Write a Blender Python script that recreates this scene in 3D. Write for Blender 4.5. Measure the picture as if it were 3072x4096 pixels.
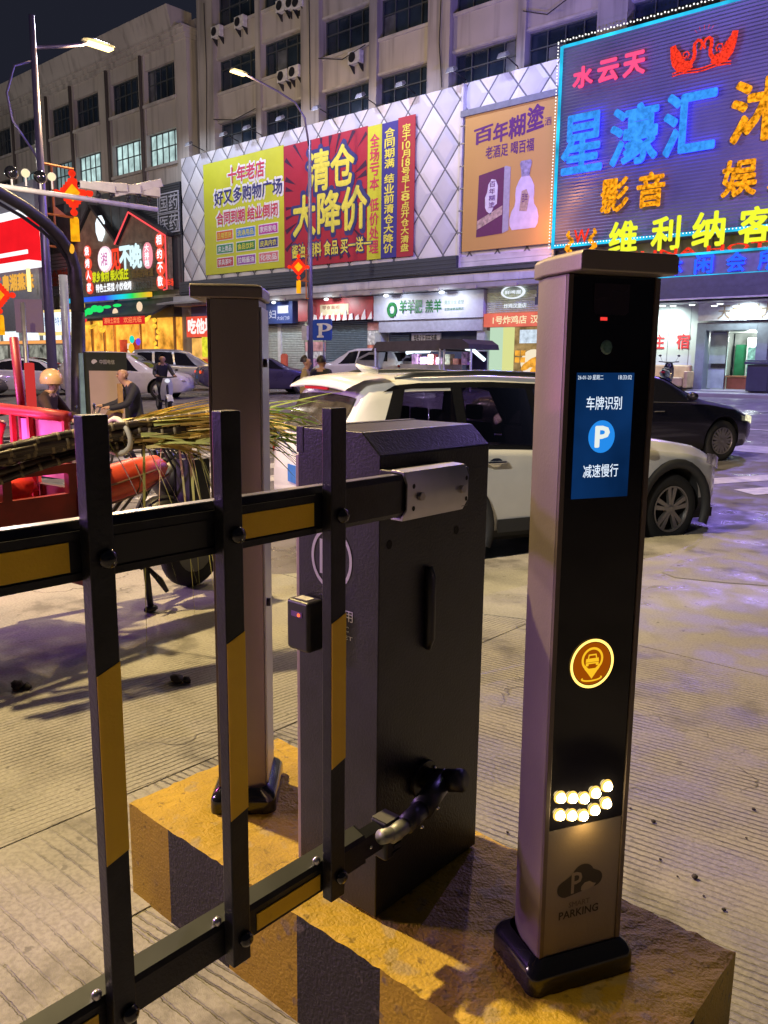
import bpy, bmesh, math, random
from mathutils import Vector, Matrix, Quaternion
random.seed(7)
sc = bpy.context.scene
for o in list(bpy.data.objects): bpy.data.objects.remove(o)
col = sc.collection
R = math.radians
# ---------------------------------------------------------------- camera
FPX = 3250.0; PITCH = math.atan2(590, FPX); ROLL = math.atan(.0125); YAW = R(41.42); CAMZ = 1.6
def _basis():
    F = Vector((0, math.cos(PITCH), -math.sin(PITCH))); U = Vector((0, math.sin(PITCH), math.cos(PITCH))); X = Vector((1, 0, 0))
    c, s = math.cos(ROLL), math.sin(ROLL)
    R2 = X*c + U*s; U2 = U*c - X*s
    M = Matrix.Rotation(YAW, 3, 'Z')
    return M @ R2, M @ U2, M @ F
CR, CU, CF = _basis()
CAM = Vector((0, 0, CAMZ))
def ray(px, py): return CR*((px-1536)/FPX) - CU*((py-2048)/FPX) + CF
def aty(px, py, y): d = ray(px, py); return CAM + d*(y/d.y)
def atx(px, py, x): d = ray(px, py); return CAM + d*(x/d.x)
def atz(px, py, z): d = ray(px, py); return CAM + d*((z-CAMZ)/d.z)
def atd(px, py, D): return CAM + ray(px, py)*D
def rz(y): return -.17 + max(0, min(y, 40)-6)*.0395      # the road climbs gently towards the shops
def onroad(px, py):
    d = ray(px, py); t = (-.17-6*.0395-CAMZ)/(d.z-.0395*d.y); return CAM + d*t
cam_d = bpy.data.cameras.new('camera'); cam = bpy.data.objects.new('camera', cam_d); col.objects.link(cam)
cam_d.sensor_fit = 'HORIZONTAL'; cam_d.sensor_width = 36; cam_d.lens = 36*FPX/3072
cam_d.clip_start = .05; cam_d.clip_end = 2000
m = Matrix((CR, CU, -CF)).transposed().to_4x4(); m.translation = CAM
cam.matrix_world = m; sc.camera = cam
sc.render.resolution_x = 768; sc.render.resolution_y = 1024
# ---------------------------------------------------------------- night sky
w = bpy.data.worlds.new('World'); sc.world = w; w.use_nodes = True
nt = w.node_tree; bg = nt.nodes['Background']
bg.inputs[0].default_value = (.0125, .0138, .0225, 1); bg.inputs[1].default_value = 1.0
sc.view_settings.view_transform = 'Standard'; sc.view_settings.look = 'None'
sc.view_settings.exposure = 0; sc.view_settings.gamma = 1
sc.cycles.use_denoising = True
try: sc.cycles.denoiser = 'OPENIMAGEDENOISE'
except Exception: pass
sc.cycles.sample_clamp_indirect = 4; sc.cycles.max_bounces = 6; sc.cycles.caustics_reflective = False; sc.cycles.caustics_refractive = False
# ---------------------------------------------------------------- lamps (street and shop light, plus added fill lights that have no heads)
def lamp(name, typ, loc, energy, color, target=None, size=.12, spot=None, blend=.6):
    d = bpy.data.lights.new(name, typ); d.energy = energy; d.color = color; d.shadow_soft_size = size
    if typ == 'SPOT': d.spot_size = R(spot); d.spot_blend = blend
    o = bpy.data.objects.new(name, d); col.objects.link(o); o.location = loc
    if target is not None: o.rotation_mode = 'QUATERNION'; o.rotation_quaternion = (Vector(target)-Vector(loc)).to_track_quat('-Z', 'Y')
    return o
WARM = (1, .66, .27)
# key: the sodium street lamp standing to the left, just outside the frame
lamp('street_light_near', 'SPOT', (-6.75, .72, 7.92), 5000, (1, .74, .32), (-4.5, 2.2, 0), .13, 150, .5)
# neon of the shopfronts along our side of the road, out of the frame on the left
lamp('neon_light_left', 'POINT', (-9.2, -3.0, 3.0), 1350, (.46, .17, 1.0), size=.35)
lamp('shop_light_left', 'POINT', (-10.0, -4.3, 4.6), 1250, (1, .70, .68), size=.35)
lamp('suv_fill_spot', 'SPOT', (-2.4, -5.0, 6.5), 3000, (1, .93, .80), (-3.9, 7.4, .7), .12, 27, .45)  # added unseen spot, its narrow cone kept to the white car
# fill lights without lamp heads, added to lift the far walls and road
lamp('road_fill_light', 'POINT', (-8, 12.5, 9.4), 1000, (1, .74, .42), size=.15)
lamp('wall_fill_light', 'POINT', (-34, 14.5, 10), 1150, (1, .88, .78), size=.2)
lamp('wall_fill_light', 'POINT', (-56, 14.5, 10), 1800, (1, .88, .78), size=.2)
lamp('wall_fill_light', 'POINT', (-24, 14.5, 12), 800, (.8, .8, 1.0), size=.2)
# ---------------------------------------------------------------- mesh helpers
OFF = {}
def tag(o, label=None, cat=None, group=None, kind=None):
    if label: o['label'] = label
    if cat: o['category'] = cat
    if group: o['group'] = group
    if kind: o['kind'] = kind
    return o
def thing(name, label, cat, loc=(0, 0, 0), rz_=0, group=None, local=False):
    o = bpy.data.objects.new(name, None); col.objects.link(o); o.empty_display_size = .2
    o.location = loc; o.rotation_euler = (0, 0, rz_)
    OFF[o.name] = Vector((0, 0, 0)) if local else Vector(loc)
    return tag(o, label, cat, group)
class MB:
    """collects shapes; build() links them as ONE mesh object"""
    def __init__(s): s.v = []; s.f = []; s.mi = []; s.cur = 0; s.sm = []; s.smooth = False
    def mat(s, i): s.cur = i; return s
    def add(s, vs, fs):
        b = len(s.v); s.v += [Vector(p) for p in vs]
        for f in fs: s.f.append([b+i for i in f]); s.mi.append(s.cur); s.sm.append(s.smooth)
        return s
    def box(s, x0, x1, y0, y1, z0, z1):
        return s.add([(x, y, z) for x in (x0, x1) for y in (y0, y1) for z in (z0, z1)],
                     [(0, 1, 3, 2), (4, 6, 7, 5), (0, 4, 5, 1), (2, 3, 7, 6), (0, 2, 6, 4), (1, 5, 7, 3)])
    def quad(s, a, b, c, d): return s.add([a, b, c, d], [(0, 1, 2, 3)])
    def prism(s, poly, fn, d0, d1):
        """poly of 2-D points; fn(u, v, d) -> 3-D point"""
        n = len(poly); vs = [fn(u, v, d0) for u, v in poly]+[fn(u, v, d1) for u, v in poly]
        return s.add(vs, [list(range(n))[::-1], list(range(n, 2*n))]+[(i, (i+1) % n, n+(i+1) % n, n+i) for i in range(n)])
    def fprism(s, poly, y0, y1): return s.prism(poly, lambda u, v, d: (u, d, v), y0, y1)
    def zprism(s, poly, z0, z1): return s.prism(poly, lambda u, v, d: (u, v, d), z0, z1)
    def tube(s, path, r, seg=8, caps=True):
        path = [Vector(p) for p in path]; n = len(path); rr = r if isinstance(r, (list, tuple)) else [r]*n
        vs = []; prev = None
        for i, p in enumerate(path):
            t = (path[min(i+1, n-1)]-path[max(i-1, 0)]).normalized()
            if prev is None:
                a = Vector((0, 0, 1)) if abs(t.z) < .9 else Vector((1, 0, 0)); nx = t.cross(a).normalized()
            else: nx = (prev-t*prev.dot(t)).normalized()
            prev = nx; ny = t.cross(nx)
            for k in range(seg):
                a = 2*math.pi*k/seg; vs.append(p+nx*(math.cos(a)*rr[i])+ny*(math.sin(a)*rr[i]))
        fs = [(i*seg+k, i*seg+(k+1) % seg, (i+1)*seg+(k+1) % seg, (i+1)*seg+k) for i in range(n-1) for k in range(seg)]
        if caps: fs += [list(range(seg))[::-1], list(range((n-1)*seg, n*seg))]
        sm = s.smooth; s.smooth = True if seg > 6 else sm; s.add(vs, fs); s.smooth = sm; return s
    def ball(s, c, r, seg=12, rings=8):
        c = Vector(c); r = (r, r, r) if not isinstance(r, (tuple, list)) else r
        vs = [c+Vector((0, 0, r[2]))]+[c+Vector((r[0]*math.sin(math.pi*i/rings)*math.cos(2*math.pi*k/seg), r[1]*math.sin(math.pi*i/rings)*math.sin(2*math.pi*k/seg), r[2]*math.cos(math.pi*i/rings))) for i in range(1, rings) for k in range(seg)]+[c-Vector((0, 0, r[2]))]
        fs = [(0, 1+k, 1+(k+1) % seg) for k in range(seg)]
        for i in range(rings-2):
            for k in range(seg): fs.append((1+i*seg+k, 1+(i+1)*seg+k, 1+(i+1)*seg+(k+1) % seg, 1+i*seg+(k+1) % seg))
        e = len(vs)-1; fs += [(e, e-seg+(k+1) % seg, e-seg+k) for k in range(seg)]
        sm = s.smooth; s.smooth = True; s.add(vs, fs); s.smooth = sm; return s
    def lathe(s, prof, fn, seg=24):
        """prof [(r, d)], fn(u, v, d)"""
        n = len(prof); vs = [fn(r*math.cos(2*math.pi*k/seg), r*math.sin(2*math.pi*k/seg), d) for r, d in prof for k in range(seg)]
        fs = [(i*seg+k, i*seg+(k+1) % seg, (i+1)*seg+(k+1) % seg, (i+1)*seg+k) for i in range(n-1) for k in range(seg)]
        return s.add(vs, fs)
    def grid(s, P, closed=False):
        n = len(P); m_ = len(P[0]); vs = [p for row in P for p in row]
        return s.add(vs, [(i*m_+j, i*m_+j+1, (i+1)*m_+j+1, (i+1)*m_+j) for i in range(n-1) for j in range(m_-1)])
    def build(s, name, mats, parent=None, bevel=0, seg=2, loc=None, fixn=True, wn=False):
        me = bpy.data.meshes.new(name)
        off = OFF.get(parent.name, Vector()) if parent else Vector(loc or (0, 0, 0))
        if parent is None and loc is None: off = Vector()
        me.from_pydata([tuple(p-off) for p in s.v], [], s.f)
        mats = mats if isinstance(mats, (list, tuple)) else [mats]
        for m_ in mats: me.materials.append(m_)
        me.polygons.foreach_set('material_index', s.mi); me.polygons.foreach_set('use_smooth', s.sm)
        me.update()
        if fixn:
            bm = bmesh.new(); bm.from_mesh(me); bmesh.ops.recalc_face_normals(bm, faces=bm.faces); bm.to_mesh(me); bm.free()
        o = bpy.data.objects.new(name, me); col.objects.link(o)
        if parent: o.parent = parent; OFF[o.name] = off
        elif loc: o.location = loc
        if bevel:
            b = o.modifiers.new('bevel', 'BEVEL'); b.width = bevel; b.segments = seg; b.limit_method = 'ANGLE'; b.angle_limit = R(35)
            b.harden_normals = True
            for p in me.polygons: p.use_smooth = True
        return o
def copy_tree(o, parent=None):
    c = o.copy(); col.objects.link(c); c.parent = parent; OFF[c.name] = OFF.get(o.name, Vector())
    for ch in list(o.children): copy_tree(ch, c)
    return c
def _kids(o):
    return [o]+[k for c in o.children for k in _kids(c)]
# ---------------------------------------------------------------- text (Blender's built-in font), fitted into a box x0..x1, z0..z1 of a wall facing -Y
def text_mesh(body, bold=.0, res=2, space=1.0):
    cu = bpy.data.curves.new('lettering', 'FONT'); cu.body = body; cu.offset = bold; cu.resolution_u = res; cu.space_character = space; cu.space_line = 1.0
    o = bpy.data.objects.new('lettering', cu); me = o.to_mesh()
    vs = [v.co.copy() for v in me.vertices]; fs = [list(p.vertices) for p in me.polygons]
    o.to_mesh_clear(); bpy.data.objects.remove(o); bpy.data.curves.remove(cu)
    return vs, fs
def text(body, name, mat_, parent, x0, x1, z0, z1, y, bold=.02, extr=0, shear=0, fn=None, keep=False, shear_x=0):
    vs, fs = text_mesh(body, 0)
    if not vs: return None
    rnds = []
    if bold > .001:
        n_ = 8 if bold < .06 else 14
        rnds = [(bold*math.cos(2*math.pi*k/n_), bold*math.sin(2*math.pi*k/n_)) for k in range(n_)]
    a0 = min(v.x for v in vs); a1 = max(v.x for v in vs); b0 = min(v.y for v in vs); b1 = max(v.y for v in vs)
    P = []
    for v in vs:
        u = (v.x-a0)/max(1e-6, a1-a0); t = (v.y-b0)/max(1e-6, b1-b0)
        x = x0+(x1-x0)*u; z = z0+(z1-z0)*t+shear*u
        x += shear_x*t
        P.append((x, z))
    mb = MB()
    g = fn or (lambda u, v, d: (u, d, v))
    mb.add([g(x, z, y) for x, z in P], fs)
    kx = (x1-x0)/max(1e-6, a1-a0); kz = (z1-z0)/max(1e-6, b1-b0); step = max(.00004, min(kx, kz)*.0006)
    for q, (du, dv) in enumerate(rnds): mb.add([g(x+du*kx*.8, z+dv*kz*.8, y+step*(q+1)) for x, z in P], fs)
    if extr and not rnds:
        # side walls
        from collections import Counter
        ed = Counter()
        for f in fs:
            for i in range(len(f)): ed[(f[i], f[(i+1) % len(f)])] += 1
        n = len(P); side = [(a, b, n+b, n+a) for (a, b) in ed if (b, a) not in ed]
        mb.v = []; mb.f = []; mb.mi = []; mb.sm = []
        mb.add([g(x, z, y) for x, z in P]+[g(x, z, y+extr) for x, z in P], fs+side)
    return mb.build(name, mat_, parent, fixn=False)
# ---------------------------------------------------------------- materials
MATS = {}
def P(name, c, rough=.6, metal=0, var=.12, scale=6, bump=0, bscale=60, coat=0, spec=.5, detail=4, streak=0):
    if name in MATS: return MATS[name]
    m_ = bpy.data.materials.new(name); m_.use_nodes = True; t = m_.node_tree; b = t.nodes['Principled BSDF']
    b.inputs['Roughness'].default_value = rough; b.inputs['Metallic'].default_value = metal
    b.inputs['Coat Weight'].default_value = coat; b.inputs['Specular IOR Level'].default_value = spec; b.inputs['Coat Roughness'].default_value = .06
    tc = t.nodes.new('ShaderNodeTexCoord'); n = t.nodes.new('ShaderNodeTexNoise'); n.inputs['Scale'].default_value = scale; n.inputs['Detail'].default_value = detail
    t.links.new(tc.outputs['Object'], n.inputs['Vector'])
    r = t.nodes.new('ShaderNodeValToRGB'); r.color_ramp.elements[0].position = .3; r.color_ramp.elements[1].position = .7
    r.color_ramp.elements[0].color = (*[max(0, x*(1-var)) for x in c], 1); r.color_ramp.elements[1].color = (*[min(1, x*(1+var)) for x in c], 1)
    t.links.new(n.outputs['Fac'], r.inputs['Fac']); t.links.new(r.outputs['Color'], b.inputs['Base Color'])
    if streak:
        mp = t.nodes.new('ShaderNodeMapping'); mp.inputs['Scale'].default_value = (2.6, 2.6, .16); n3 = t.nodes.new('ShaderNodeTexNoise'); n3.inputs['Scale'].default_value = 1.0; n3.inputs['Detail'].default_value = 7
        t.links.new(tc.outputs['Object'], mp.inputs[0]); t.links.new(mp.outputs[0], n3.inputs['Vector']); m3 = t.nodes.new('ShaderNodeMapRange'); m3.inputs['From Min'].default_value = .50; m3.inputs['From Max'].default_value = .70; m3.inputs['To Max'].default_value = streak; t.links.new(n3.outputs['Fac'], m3.inputs['Value'])
        mx = t.nodes.new('ShaderNodeMix'); mx.data_type = 'RGBA'; t.links.new(m3.outputs['Result'], mx.inputs[0]); t.links.new(r.outputs['Color'], mx.inputs[6]); mx.inputs[7].default_value = (*[x*.35 for x in c], 1); t.links.new(mx.outputs[2], b.inputs['Base Color'])
    if var > .02:
        mr = t.nodes.new('ShaderNodeMapRange'); mr.inputs['To Min'].default_value = max(.02, rough-.08); mr.inputs['To Max'].default_value = min(1, rough+.1)
        t.links.new(n.outputs['Fac'], mr.inputs['Value']); t.links.new(mr.outputs['Result'], b.inputs['Roughness'])
    if bump:
        n2 = t.nodes.new('ShaderNodeTexNoise'); n2.inputs['Scale'].default_value = bscale; n2.inputs['Detail'].default_value = 5
        t.links.new(tc.outputs['Object'], n2.inputs['Vector']); bp = t.nodes.new('ShaderNodeBump'); bp.inputs['Strength'].default_value = min(1, bump); bp.inputs['Distance'].default_value = .01*max(1, bump)
        t.links.new(n2.outputs['Fac'], bp.inputs['Height']); t.links.new(bp.outputs['Normal'], b.inputs['Normal'])
    MATS[name] = m_; return m_
def E(name, c, s=1.0, sample=False, var=0, scale=30):
    if name in MATS: return MATS[name]
    m_ = bpy.data.materials.new(name); m_.use_nodes = True; t = m_.node_tree; t.nodes.remove(t.nodes['Principled BSDF'])
    e = t.nodes.new('ShaderNodeEmission'); e.inputs[0].default_value = (*c, 1); e.inputs[1].default_value = s
    t.links.new(e.outputs[0], t.nodes['Material Output'].inputs[0])
    if var:
        tc = t.nodes.new('ShaderNodeTexCoord'); n = t.nodes.new('ShaderNodeTexNoise'); n.inputs['Scale'].default_value = scale; n.inputs['Detail'].default_value = 3
        mr = t.nodes.new('ShaderNodeMapRange'); mr.inputs['From Min'].default_value = .3; mr.inputs['From Max'].default_value = .7
        mr.inputs['To Min'].default_value = s*(1-var); mr.inputs['To Max'].default_value = s*(1+var)
        t.links.new(tc.outputs['Object'], n.inputs['Vector']); t.links.new(n.outputs['Fac'], mr.inputs['Value']); t.links.new(mr.outputs['Result'], e.inputs[1])
    if not sample: m_.cycles.emission_sampling = 'NONE'
    MATS[name] = m_; return m_
def glass(name, c=(.02, .025, .03), rough=.06, alpha=1):
    if name in MATS: return MATS[name]
    m_ = P(name, c, rough, var=.0, spec=.6, coat=.3); return m_
BLACK = P('black_plastic', (.012, .012, .013), .35, var=.1)
DARK = P('dark_metal', (.03, .031, .035), .4, .3)
GREY = P('grey_metal', (.28, .29, .31), .42, .6)
WHITE = P('white_paint', (.78, .78, .78), .4)
CHROME = P('chrome', (.75, .75, .77), .14, 1, var=.02)
RUBBER = P('tyre_rubber', (.016, .016, .017), .75, var=.25, scale=20)
CARGLASS = glass('car_glass', (.012, .012, .016), .04)
# ================================================================ ground, road, lot, pavement
def concrete(name, c, ang, period, groove=1.0, fade=None, wear=.5, wet=None, joint=None):
    m_ = bpy.data.materials.new(name); m_.use_nodes = True; t = m_.node_tree; b = t.nodes['Principled BSDF']; L = t.links.new
    N = t.nodes.new
    tc = N('ShaderNodeTexCoord')
    def noise(sc_, det=5, vec=None):
        n = N('ShaderNodeTexNoise'); n.inputs['Scale'].default_value = sc_; n.inputs['Detail'].default_value = det; L(vec or tc.outputs['Object'], n.inputs['Vector']); return n.outputs['Fac']
    def M(op, a, b_=None, c_=None):
        n = N('ShaderNodeMath'); n.operation = op
        for i, v in enumerate((a, b_, c_)):
            if v is None: continue
            if isinstance(v, (int, float)): n.inputs[i].default_value = v
            else: L(v, n.inputs[i])
        return n.outputs[0]
    def MR(v, a, b_, c_, d):
        n = N('ShaderNodeMapRange'); n.interpolation_type = 'SMOOTHSTEP'; L(v, n.inputs['Value'])
        for k, x in zip(('From Min', 'From Max', 'To Min', 'To Max'), (a, b_, c_, d)): n.inputs[k].default_value = x
        return n.outputs['Result']
    def ramp(f, a, b_, p0=.35, p1=.68):
        r = N('ShaderNodeValToRGB'); r.color_ramp.elements[0].position = p0; r.color_ramp.elements[1].position = p1
        r.color_ramp.elements[0].color = (*a, 1); r.color_ramp.elements[1].color = (*b_, 1); L(f, r.inputs['Fac']); return r.outputs['Color']
    def mix(f, a, b_, mode='MIX'):
        n = N('ShaderNodeMix'); n.data_type = 'RGBA'; n.blend_type = mode
        if isinstance(f, (int, float)): n.inputs[0].default_value = f
        else: L(f, n.inputs[0])
        for i, v in ((6, a), (7, b_)):
            if isinstance(v, tuple): n.inputs[i].default_value = (*v, 1)
            else: L(v, n.inputs[i])
        return n.outputs[2]
    big = noise(.55, 6); mid = noise(3.2, 6); fine = noise(70, 6); vf = noise(260, 3)
    dark = tuple(x*.45 for x in c); light = tuple(min(1, x*1.22) for x in c)
    base = ramp(big, dark, light, .33, .62)
    base = mix(.42, base, ramp(mid, dark, light, .38, .60))
    base = mix(.35, base, ramp(fine, tuple(x*.5 for x in c), light, .36, .6))
    height = M('ADD', M('MULTIPLY', fine, .5), M('MULTIPLY', vf, .35))
    if period:
        sep = N('ShaderNodeSeparateXYZ'); mp = N('ShaderNodeMapping'); mp.inputs['Rotation'].default_value = (0, 0, -R(ang)); L(tc.outputs['Object'], mp.inputs['Vector']); L(mp.outputs['Vector'], sep.inputs[0])
        warp = M('MULTIPLY', M('SUBTRACT', noise(1.1, 3), .5), .035); w2 = M('MULTIPLY', M('SUBTRACT', noise(40, 4), .5), .012)
        yy = M('ADD', M('ADD', sep.outputs['Y'], warp), w2)
        s = M('SINE', M('MULTIPLY', yy, 2*math.pi/period))
        g = MR(s, .60 if period < .05 else .86, .99, 0, 1)
        wear_ = M('MULTIPLY', MR(noise(5.5, 5), .36, .56, 1-wear, 1), MR(noise(.9, 4), .40, .56, .30, 1)); g = M('MULTIPLY', g, wear_)
        if fade:
            ax, f0, f1 = fade; s2 = N('ShaderNodeSeparateXYZ'); L(tc.outputs['Object'], s2.inputs[0])
            q = M('ADD', s2.outputs[ax], M('MULTIPLY', M('SUBTRACT', noise(1.3, 4), .5), .8))
            g = M('MULTIPLY', g, MR(q, f0, f1, 1, 0))
        base = mix(M('MULTIPLY', g, .80*groove), base, tuple(x*.24 for x in c))
        height = M('SUBTRACT', height, M('MULTIPLY', g, 3.4*groove))
    stain = M('MULTIPLY', MR(noise(1.7, 7), .53, .66, 0, .72), MR(noise(7, 5), .38, .6, .2, 1))
    base = mix(stain, base, tuple(x*.30 for x in c))
    spots = MR(noise(17, 4), .66, .72, 0, .75)
    base = mix(spots, base, tuple(x*.4 for x in c))
    vor = N('ShaderNodeTexVoronoi'); vor.feature = 'DISTANCE_TO_EDGE'; vor.inputs['Scale'].default_value = .42
    nv = N('ShaderNodeVectorMath'); nv.operation = 'ADD'
    nn = N('ShaderNodeTexNoise'); nn.inputs['Scale'].default_value = 2.6; nn.inputs['Detail'].default_value = 6; L(tc.outputs['Object'], nn.inputs['Vector'])
    L(tc.outputs['Object'], nv.inputs[0]); L(nn.outputs['Color'], nv.inputs[1]); L(nv.outputs[0], vor.inputs['Vector'])
    crack = M('MULTIPLY', MR(vor.outputs['Distance'], .0, .006, 1, 0), MR(noise(.8, 2), .5, .6, 0, 1))
    base = mix(M('MULTIPLY', crack, .7), base, tuple(x*.2 for x in c)); height = M('SUBTRACT', height, M('MULTIPLY', crack, 1.5))
    L(base, b.inputs['Base Color'])
    rgh = MR(mid, .35, .65, .46, .82)
    if wet:
        rgh = M('SUBTRACT', rgh, MR(noise(wet, 5), .5, .62, 0, .32))
    L(rgh, b.inputs['Roughness']); b.inputs['Specular IOR Level'].default_value = .45
    bp = N('ShaderNodeBump'); bp.inputs['Strength'].default_value = .85; bp.inputs['Distance'].default_value = .004; L(height, bp.inputs['Height']); L(bp.outputs['Normal'], b.inputs['Normal'])
    return m_
CON = (.35, .335, .315)
M_FINE = concrete('grooved_concrete_along', CON, 87, .028, .85, fade=(0, -3.3, -3.9), wear=.55)
M_FINE2 = concrete('grooved_concrete_across', CON, 7, .030, 1.0, fade=(1, 3.6, 4.6), wear=.6)
M_COARSE = concrete('raked_concrete', CON, 2, .052, .5, wear=.85)
M_SMOOTH = concrete('worn_concrete', (.34, .33, .30), 0, 0, wet=1.1)
M_ROAD = concrete('road_concrete', (.20, .19, .19), 0, 0, wet=.7)
def sheet(name, poly, z, mt, skirt=.25):
    n = len(poly); mb = MB(); vs = [(x, y, z) for x, y in poly]+[(x, y, z-skirt) for x, y in poly]
    mb.add(vs, [list(range(n))]+[(i, (i+1) % n, n+(i+1) % n, n+i) for i in range(n)])
    return tag(mb.build(name, mt), kind='structure')
# the whole ground as one sheet reaching the horizon, climbing to the far pavement
gx = [-900, -200, -90, -60, -40, -20, 0, 20, 60, 300, 900]; gy = [-900, -60, 0, 6, 12, 18, 24, 27.6, 40, 90, 900]
mb = MB(); mb.grid([[(x, y, rz(y)) for x in gx] for y in gy]); tag(mb.build('road', M_ROAD), kind='structure')
sheet('parking_lot', [(10, 4.52), (10, 13), (2, 11.2), (-1.3, 9.5), (-2.44, 8.62), (-3.10, 7.5), (-3.75, 5.58), (-4.35, 4.56), (-4.6, 4.05), (-3.5, 4.05), (-2.572, 4.4)], 0, M_SMOOTH)
sheet('concrete_slab', [(10, -6), (10, 4.512), (-2.572, 4.392), (-2.562, -6)], 0, M_FINE2)
sheet('concrete_slab', [(-2.570, -6), (-2.580, 4.38), (-3.5, 4.04), (-4.6, 4.04), (-5.6, 3.3), (-8.5, 2.4), (-8.5, -6)], 0, M_FINE)
sheet('concrete_slab', [(-2.56, -6), (-2.558, 1.6), (-1.95, 1.62), (-1.95, 1.1), (2, 1.1), (2, -6)], .004, M_COARSE, .02)
mb = MB(); mb.box(-150, 60, 27.4, 27.56, .4, .80); mb.box(-150, 60, 27.56, 29.2, .4, .803); mb.box(-150, 60, 29.2, 30.6, .4, .85)
tag(mb.build('pavement', P('paving', (.27, .27, .27), .55, bump=.3, scale=2), bevel=.02), kind='structure')
# painted crossing stripes and lane lines; the wide strip stands for a light reflection
LINE = P('road_paint', (.62, .62, .60), .5, var=.35, scale=5)
mb = MB()
def strip(a, b_, wd):
    a = Vector(a); b_ = Vector(b_); d = (b_-a).normalized(); n = Vector((-d.y, d.x, 0))*wd/2
    k = 8; P_ = []
    for i in range(k+1):
        p = a.lerp(b_, i/k); P_.append([(p.x+s*n.x, p.y+s*n.y, rz(p.y+s*n.y)+.006) for s in (-1, 0, 1)])
    mb.grid(P_)
for i in range(7): strip((-9.2-i*.95, 5.7, 0), (-9.2-i*.95, 9.4, 0), .42)
for i in range(5): strip((-4.4+i*1.0, 10.9, 0), (-2.6+i*1.0, 13.6, 0), .4)
strip((-60, 18.4, 0), (20, 18.4, 0), .14); strip((-6, 15.2, 0), (20, 15.2, 0), .9)
tag(mb.build('road_markings', LINE), kind='structure')
# a broken shallow patch on the forecourt
pk = [(2645, 2288), (2720, 2240), (2860, 2225), (3072, 2262), (3250, 2300), (3250, 2360), (3072, 2342), (2900, 2330), (2780, 2318), (2700, 2310)]
mb = MB(); pts = [atz(x, y, .0045) for x, y in pk]; mb.add(pts, [list(range(len(pts)))])
tag(mb.build('patched_ground', concrete('patch_concrete', (.30, .29, .275), 0, 0, wet=3)), kind='structure')
# ================================================================ buildings along the far side (facade plane y = 30)
WALL = P('old_render', (.40, .375, .34), .85, var=.22, scale=.35, bump=.25, bscale=9, detail=8, streak=.7)
WALL2 = P('cream_render', (.46, .43, .39), .85, var=.16, scale=.3, bump=.2, bscale=9, detail=8, streak=.55)
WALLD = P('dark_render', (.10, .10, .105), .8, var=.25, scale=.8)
SILL = P('sill_concrete', (.46, .44, .41), .8, var=.2, scale=2)
FRAME = P('window_frame', (.085, .10, .11), .5, .3)
PANE = P('window_pane', (.018, .030, .050), .10, var=.5, scale=.7, spec=.7)  # blue reflections on the glass are put into this colour
PANE2 = P('window_pane_curtain', (.10, .11, .13), .22, var=.6, scale=1.1, spec=.6)
LIT = E('lit_window', (.62, .86, .84), .75, var=.45, scale=1.6)
LIT2 = E('lit_window_dim', (.42, .60, .62), .42, var=.55, scale=1.3)
rnd = random.Random(3)
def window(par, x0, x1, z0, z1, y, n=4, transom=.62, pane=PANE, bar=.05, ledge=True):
    mb = MB(); t = bar
    mb.box(x0, x0+t, y, y+.08, z0, z1); mb.box(x1-t, x1, y, y+.08, z0, z1); mb.box(x0+t, x1-t, y, y+.08, z0, z0+t); mb.box(x0+t, x1-t, y, y+.08, z1-t, z1)
    zt = z0+(z1-z0)*transom
    mb.box(x0+t, x1-t, y+.005, y+.075, zt-.025, zt+.025)
    for k in range(1, n):
        xx = x0+(x1-x0)*k/n
        mb.box(xx-.02, xx+.02, y+.003, y+.07, z0+t, zt-.025); mb.box(xx-.02, xx+.02, y+.003, y+.07, zt+.025, z1-t)
    f = mb.build('window', FRAME, par)
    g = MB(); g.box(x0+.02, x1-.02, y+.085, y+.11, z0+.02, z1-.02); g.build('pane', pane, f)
    if rnd.random() < .55 and pane is PANE:
        a = x0+(x1-x0)*rnd.choice((.02, .26, .52, .76)); g = MB(); g.box(a+.02, a+(x1-x0)*.22, y+.05, y+.078, z0+.06, (zt-.05) if rnd.random() < .6 else z1-.06); g.build('curtain', PANE2, f)
    return f
# ---- main block: piers, spandrels, recessed window bands
blk = thing('factory_building', 'tall grey rendered block with recessed dark window bands rising behind the diamond clad signboard', 'building', (-25, 30, .85))
mb = MB()
PIERS = [(-40.75, -39.35, .45), (-32.28, -31.0, .45), (-24.2, -23.0, .45), (-16.1, -14.9, .45), (-8, -6.8, .45), (0, 1.2, .45)]
THIN = [(-35.92, -35.52, .32), (-27.78, -27.3, .32), (-19.7, -19.3, .32), (-11.6, -11.2, .32), (-3.6, -3.2, .32)]
for a, b_, d in PIERS+THIN: mb.box(a, b_, 30.35-d, 30.6, 5.0, 26)
mb.box(-40.75, 1.2, 30.6, 44, 5.0, 26)
mb.build('wall', WALL, blk)
bays = sorted(PIERS+THIN)
mb = MB(); ms = MB()
levels = [(13.1, 14.73), (16.35, 18.0), (19.6, 21.25), (22.85, 24.5)]
for i in range(len(bays)-1):
    a, b_ = bays[i][1]-.002, bays[i+1][0]+.002
    lo = 5.0
    for z0, z1 in levels+[(26, 27)]:
        mb.box(a, b_, 30.18, 30.58, lo, z0); lo = z1
        if z0 < 25: ms.box(a+.004, b_-.004, 30.10, 30.176, z0-.17, z0-.03); ms.box(a+.004, b_-.004, 30.12, 30.176, z1+.02, z1+.12)
mb.build('spandrel', WALL2, blk); ms.build('sill', SILL, blk)
for i in range(len(bays)-1):
    a, b_ = bays[i][1], bays[i+1][0]
    if a > -9: continue
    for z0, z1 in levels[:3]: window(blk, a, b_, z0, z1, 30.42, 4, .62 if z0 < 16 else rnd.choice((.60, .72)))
CB = P('cable_black', (.015, .015, .016), .6)
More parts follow.
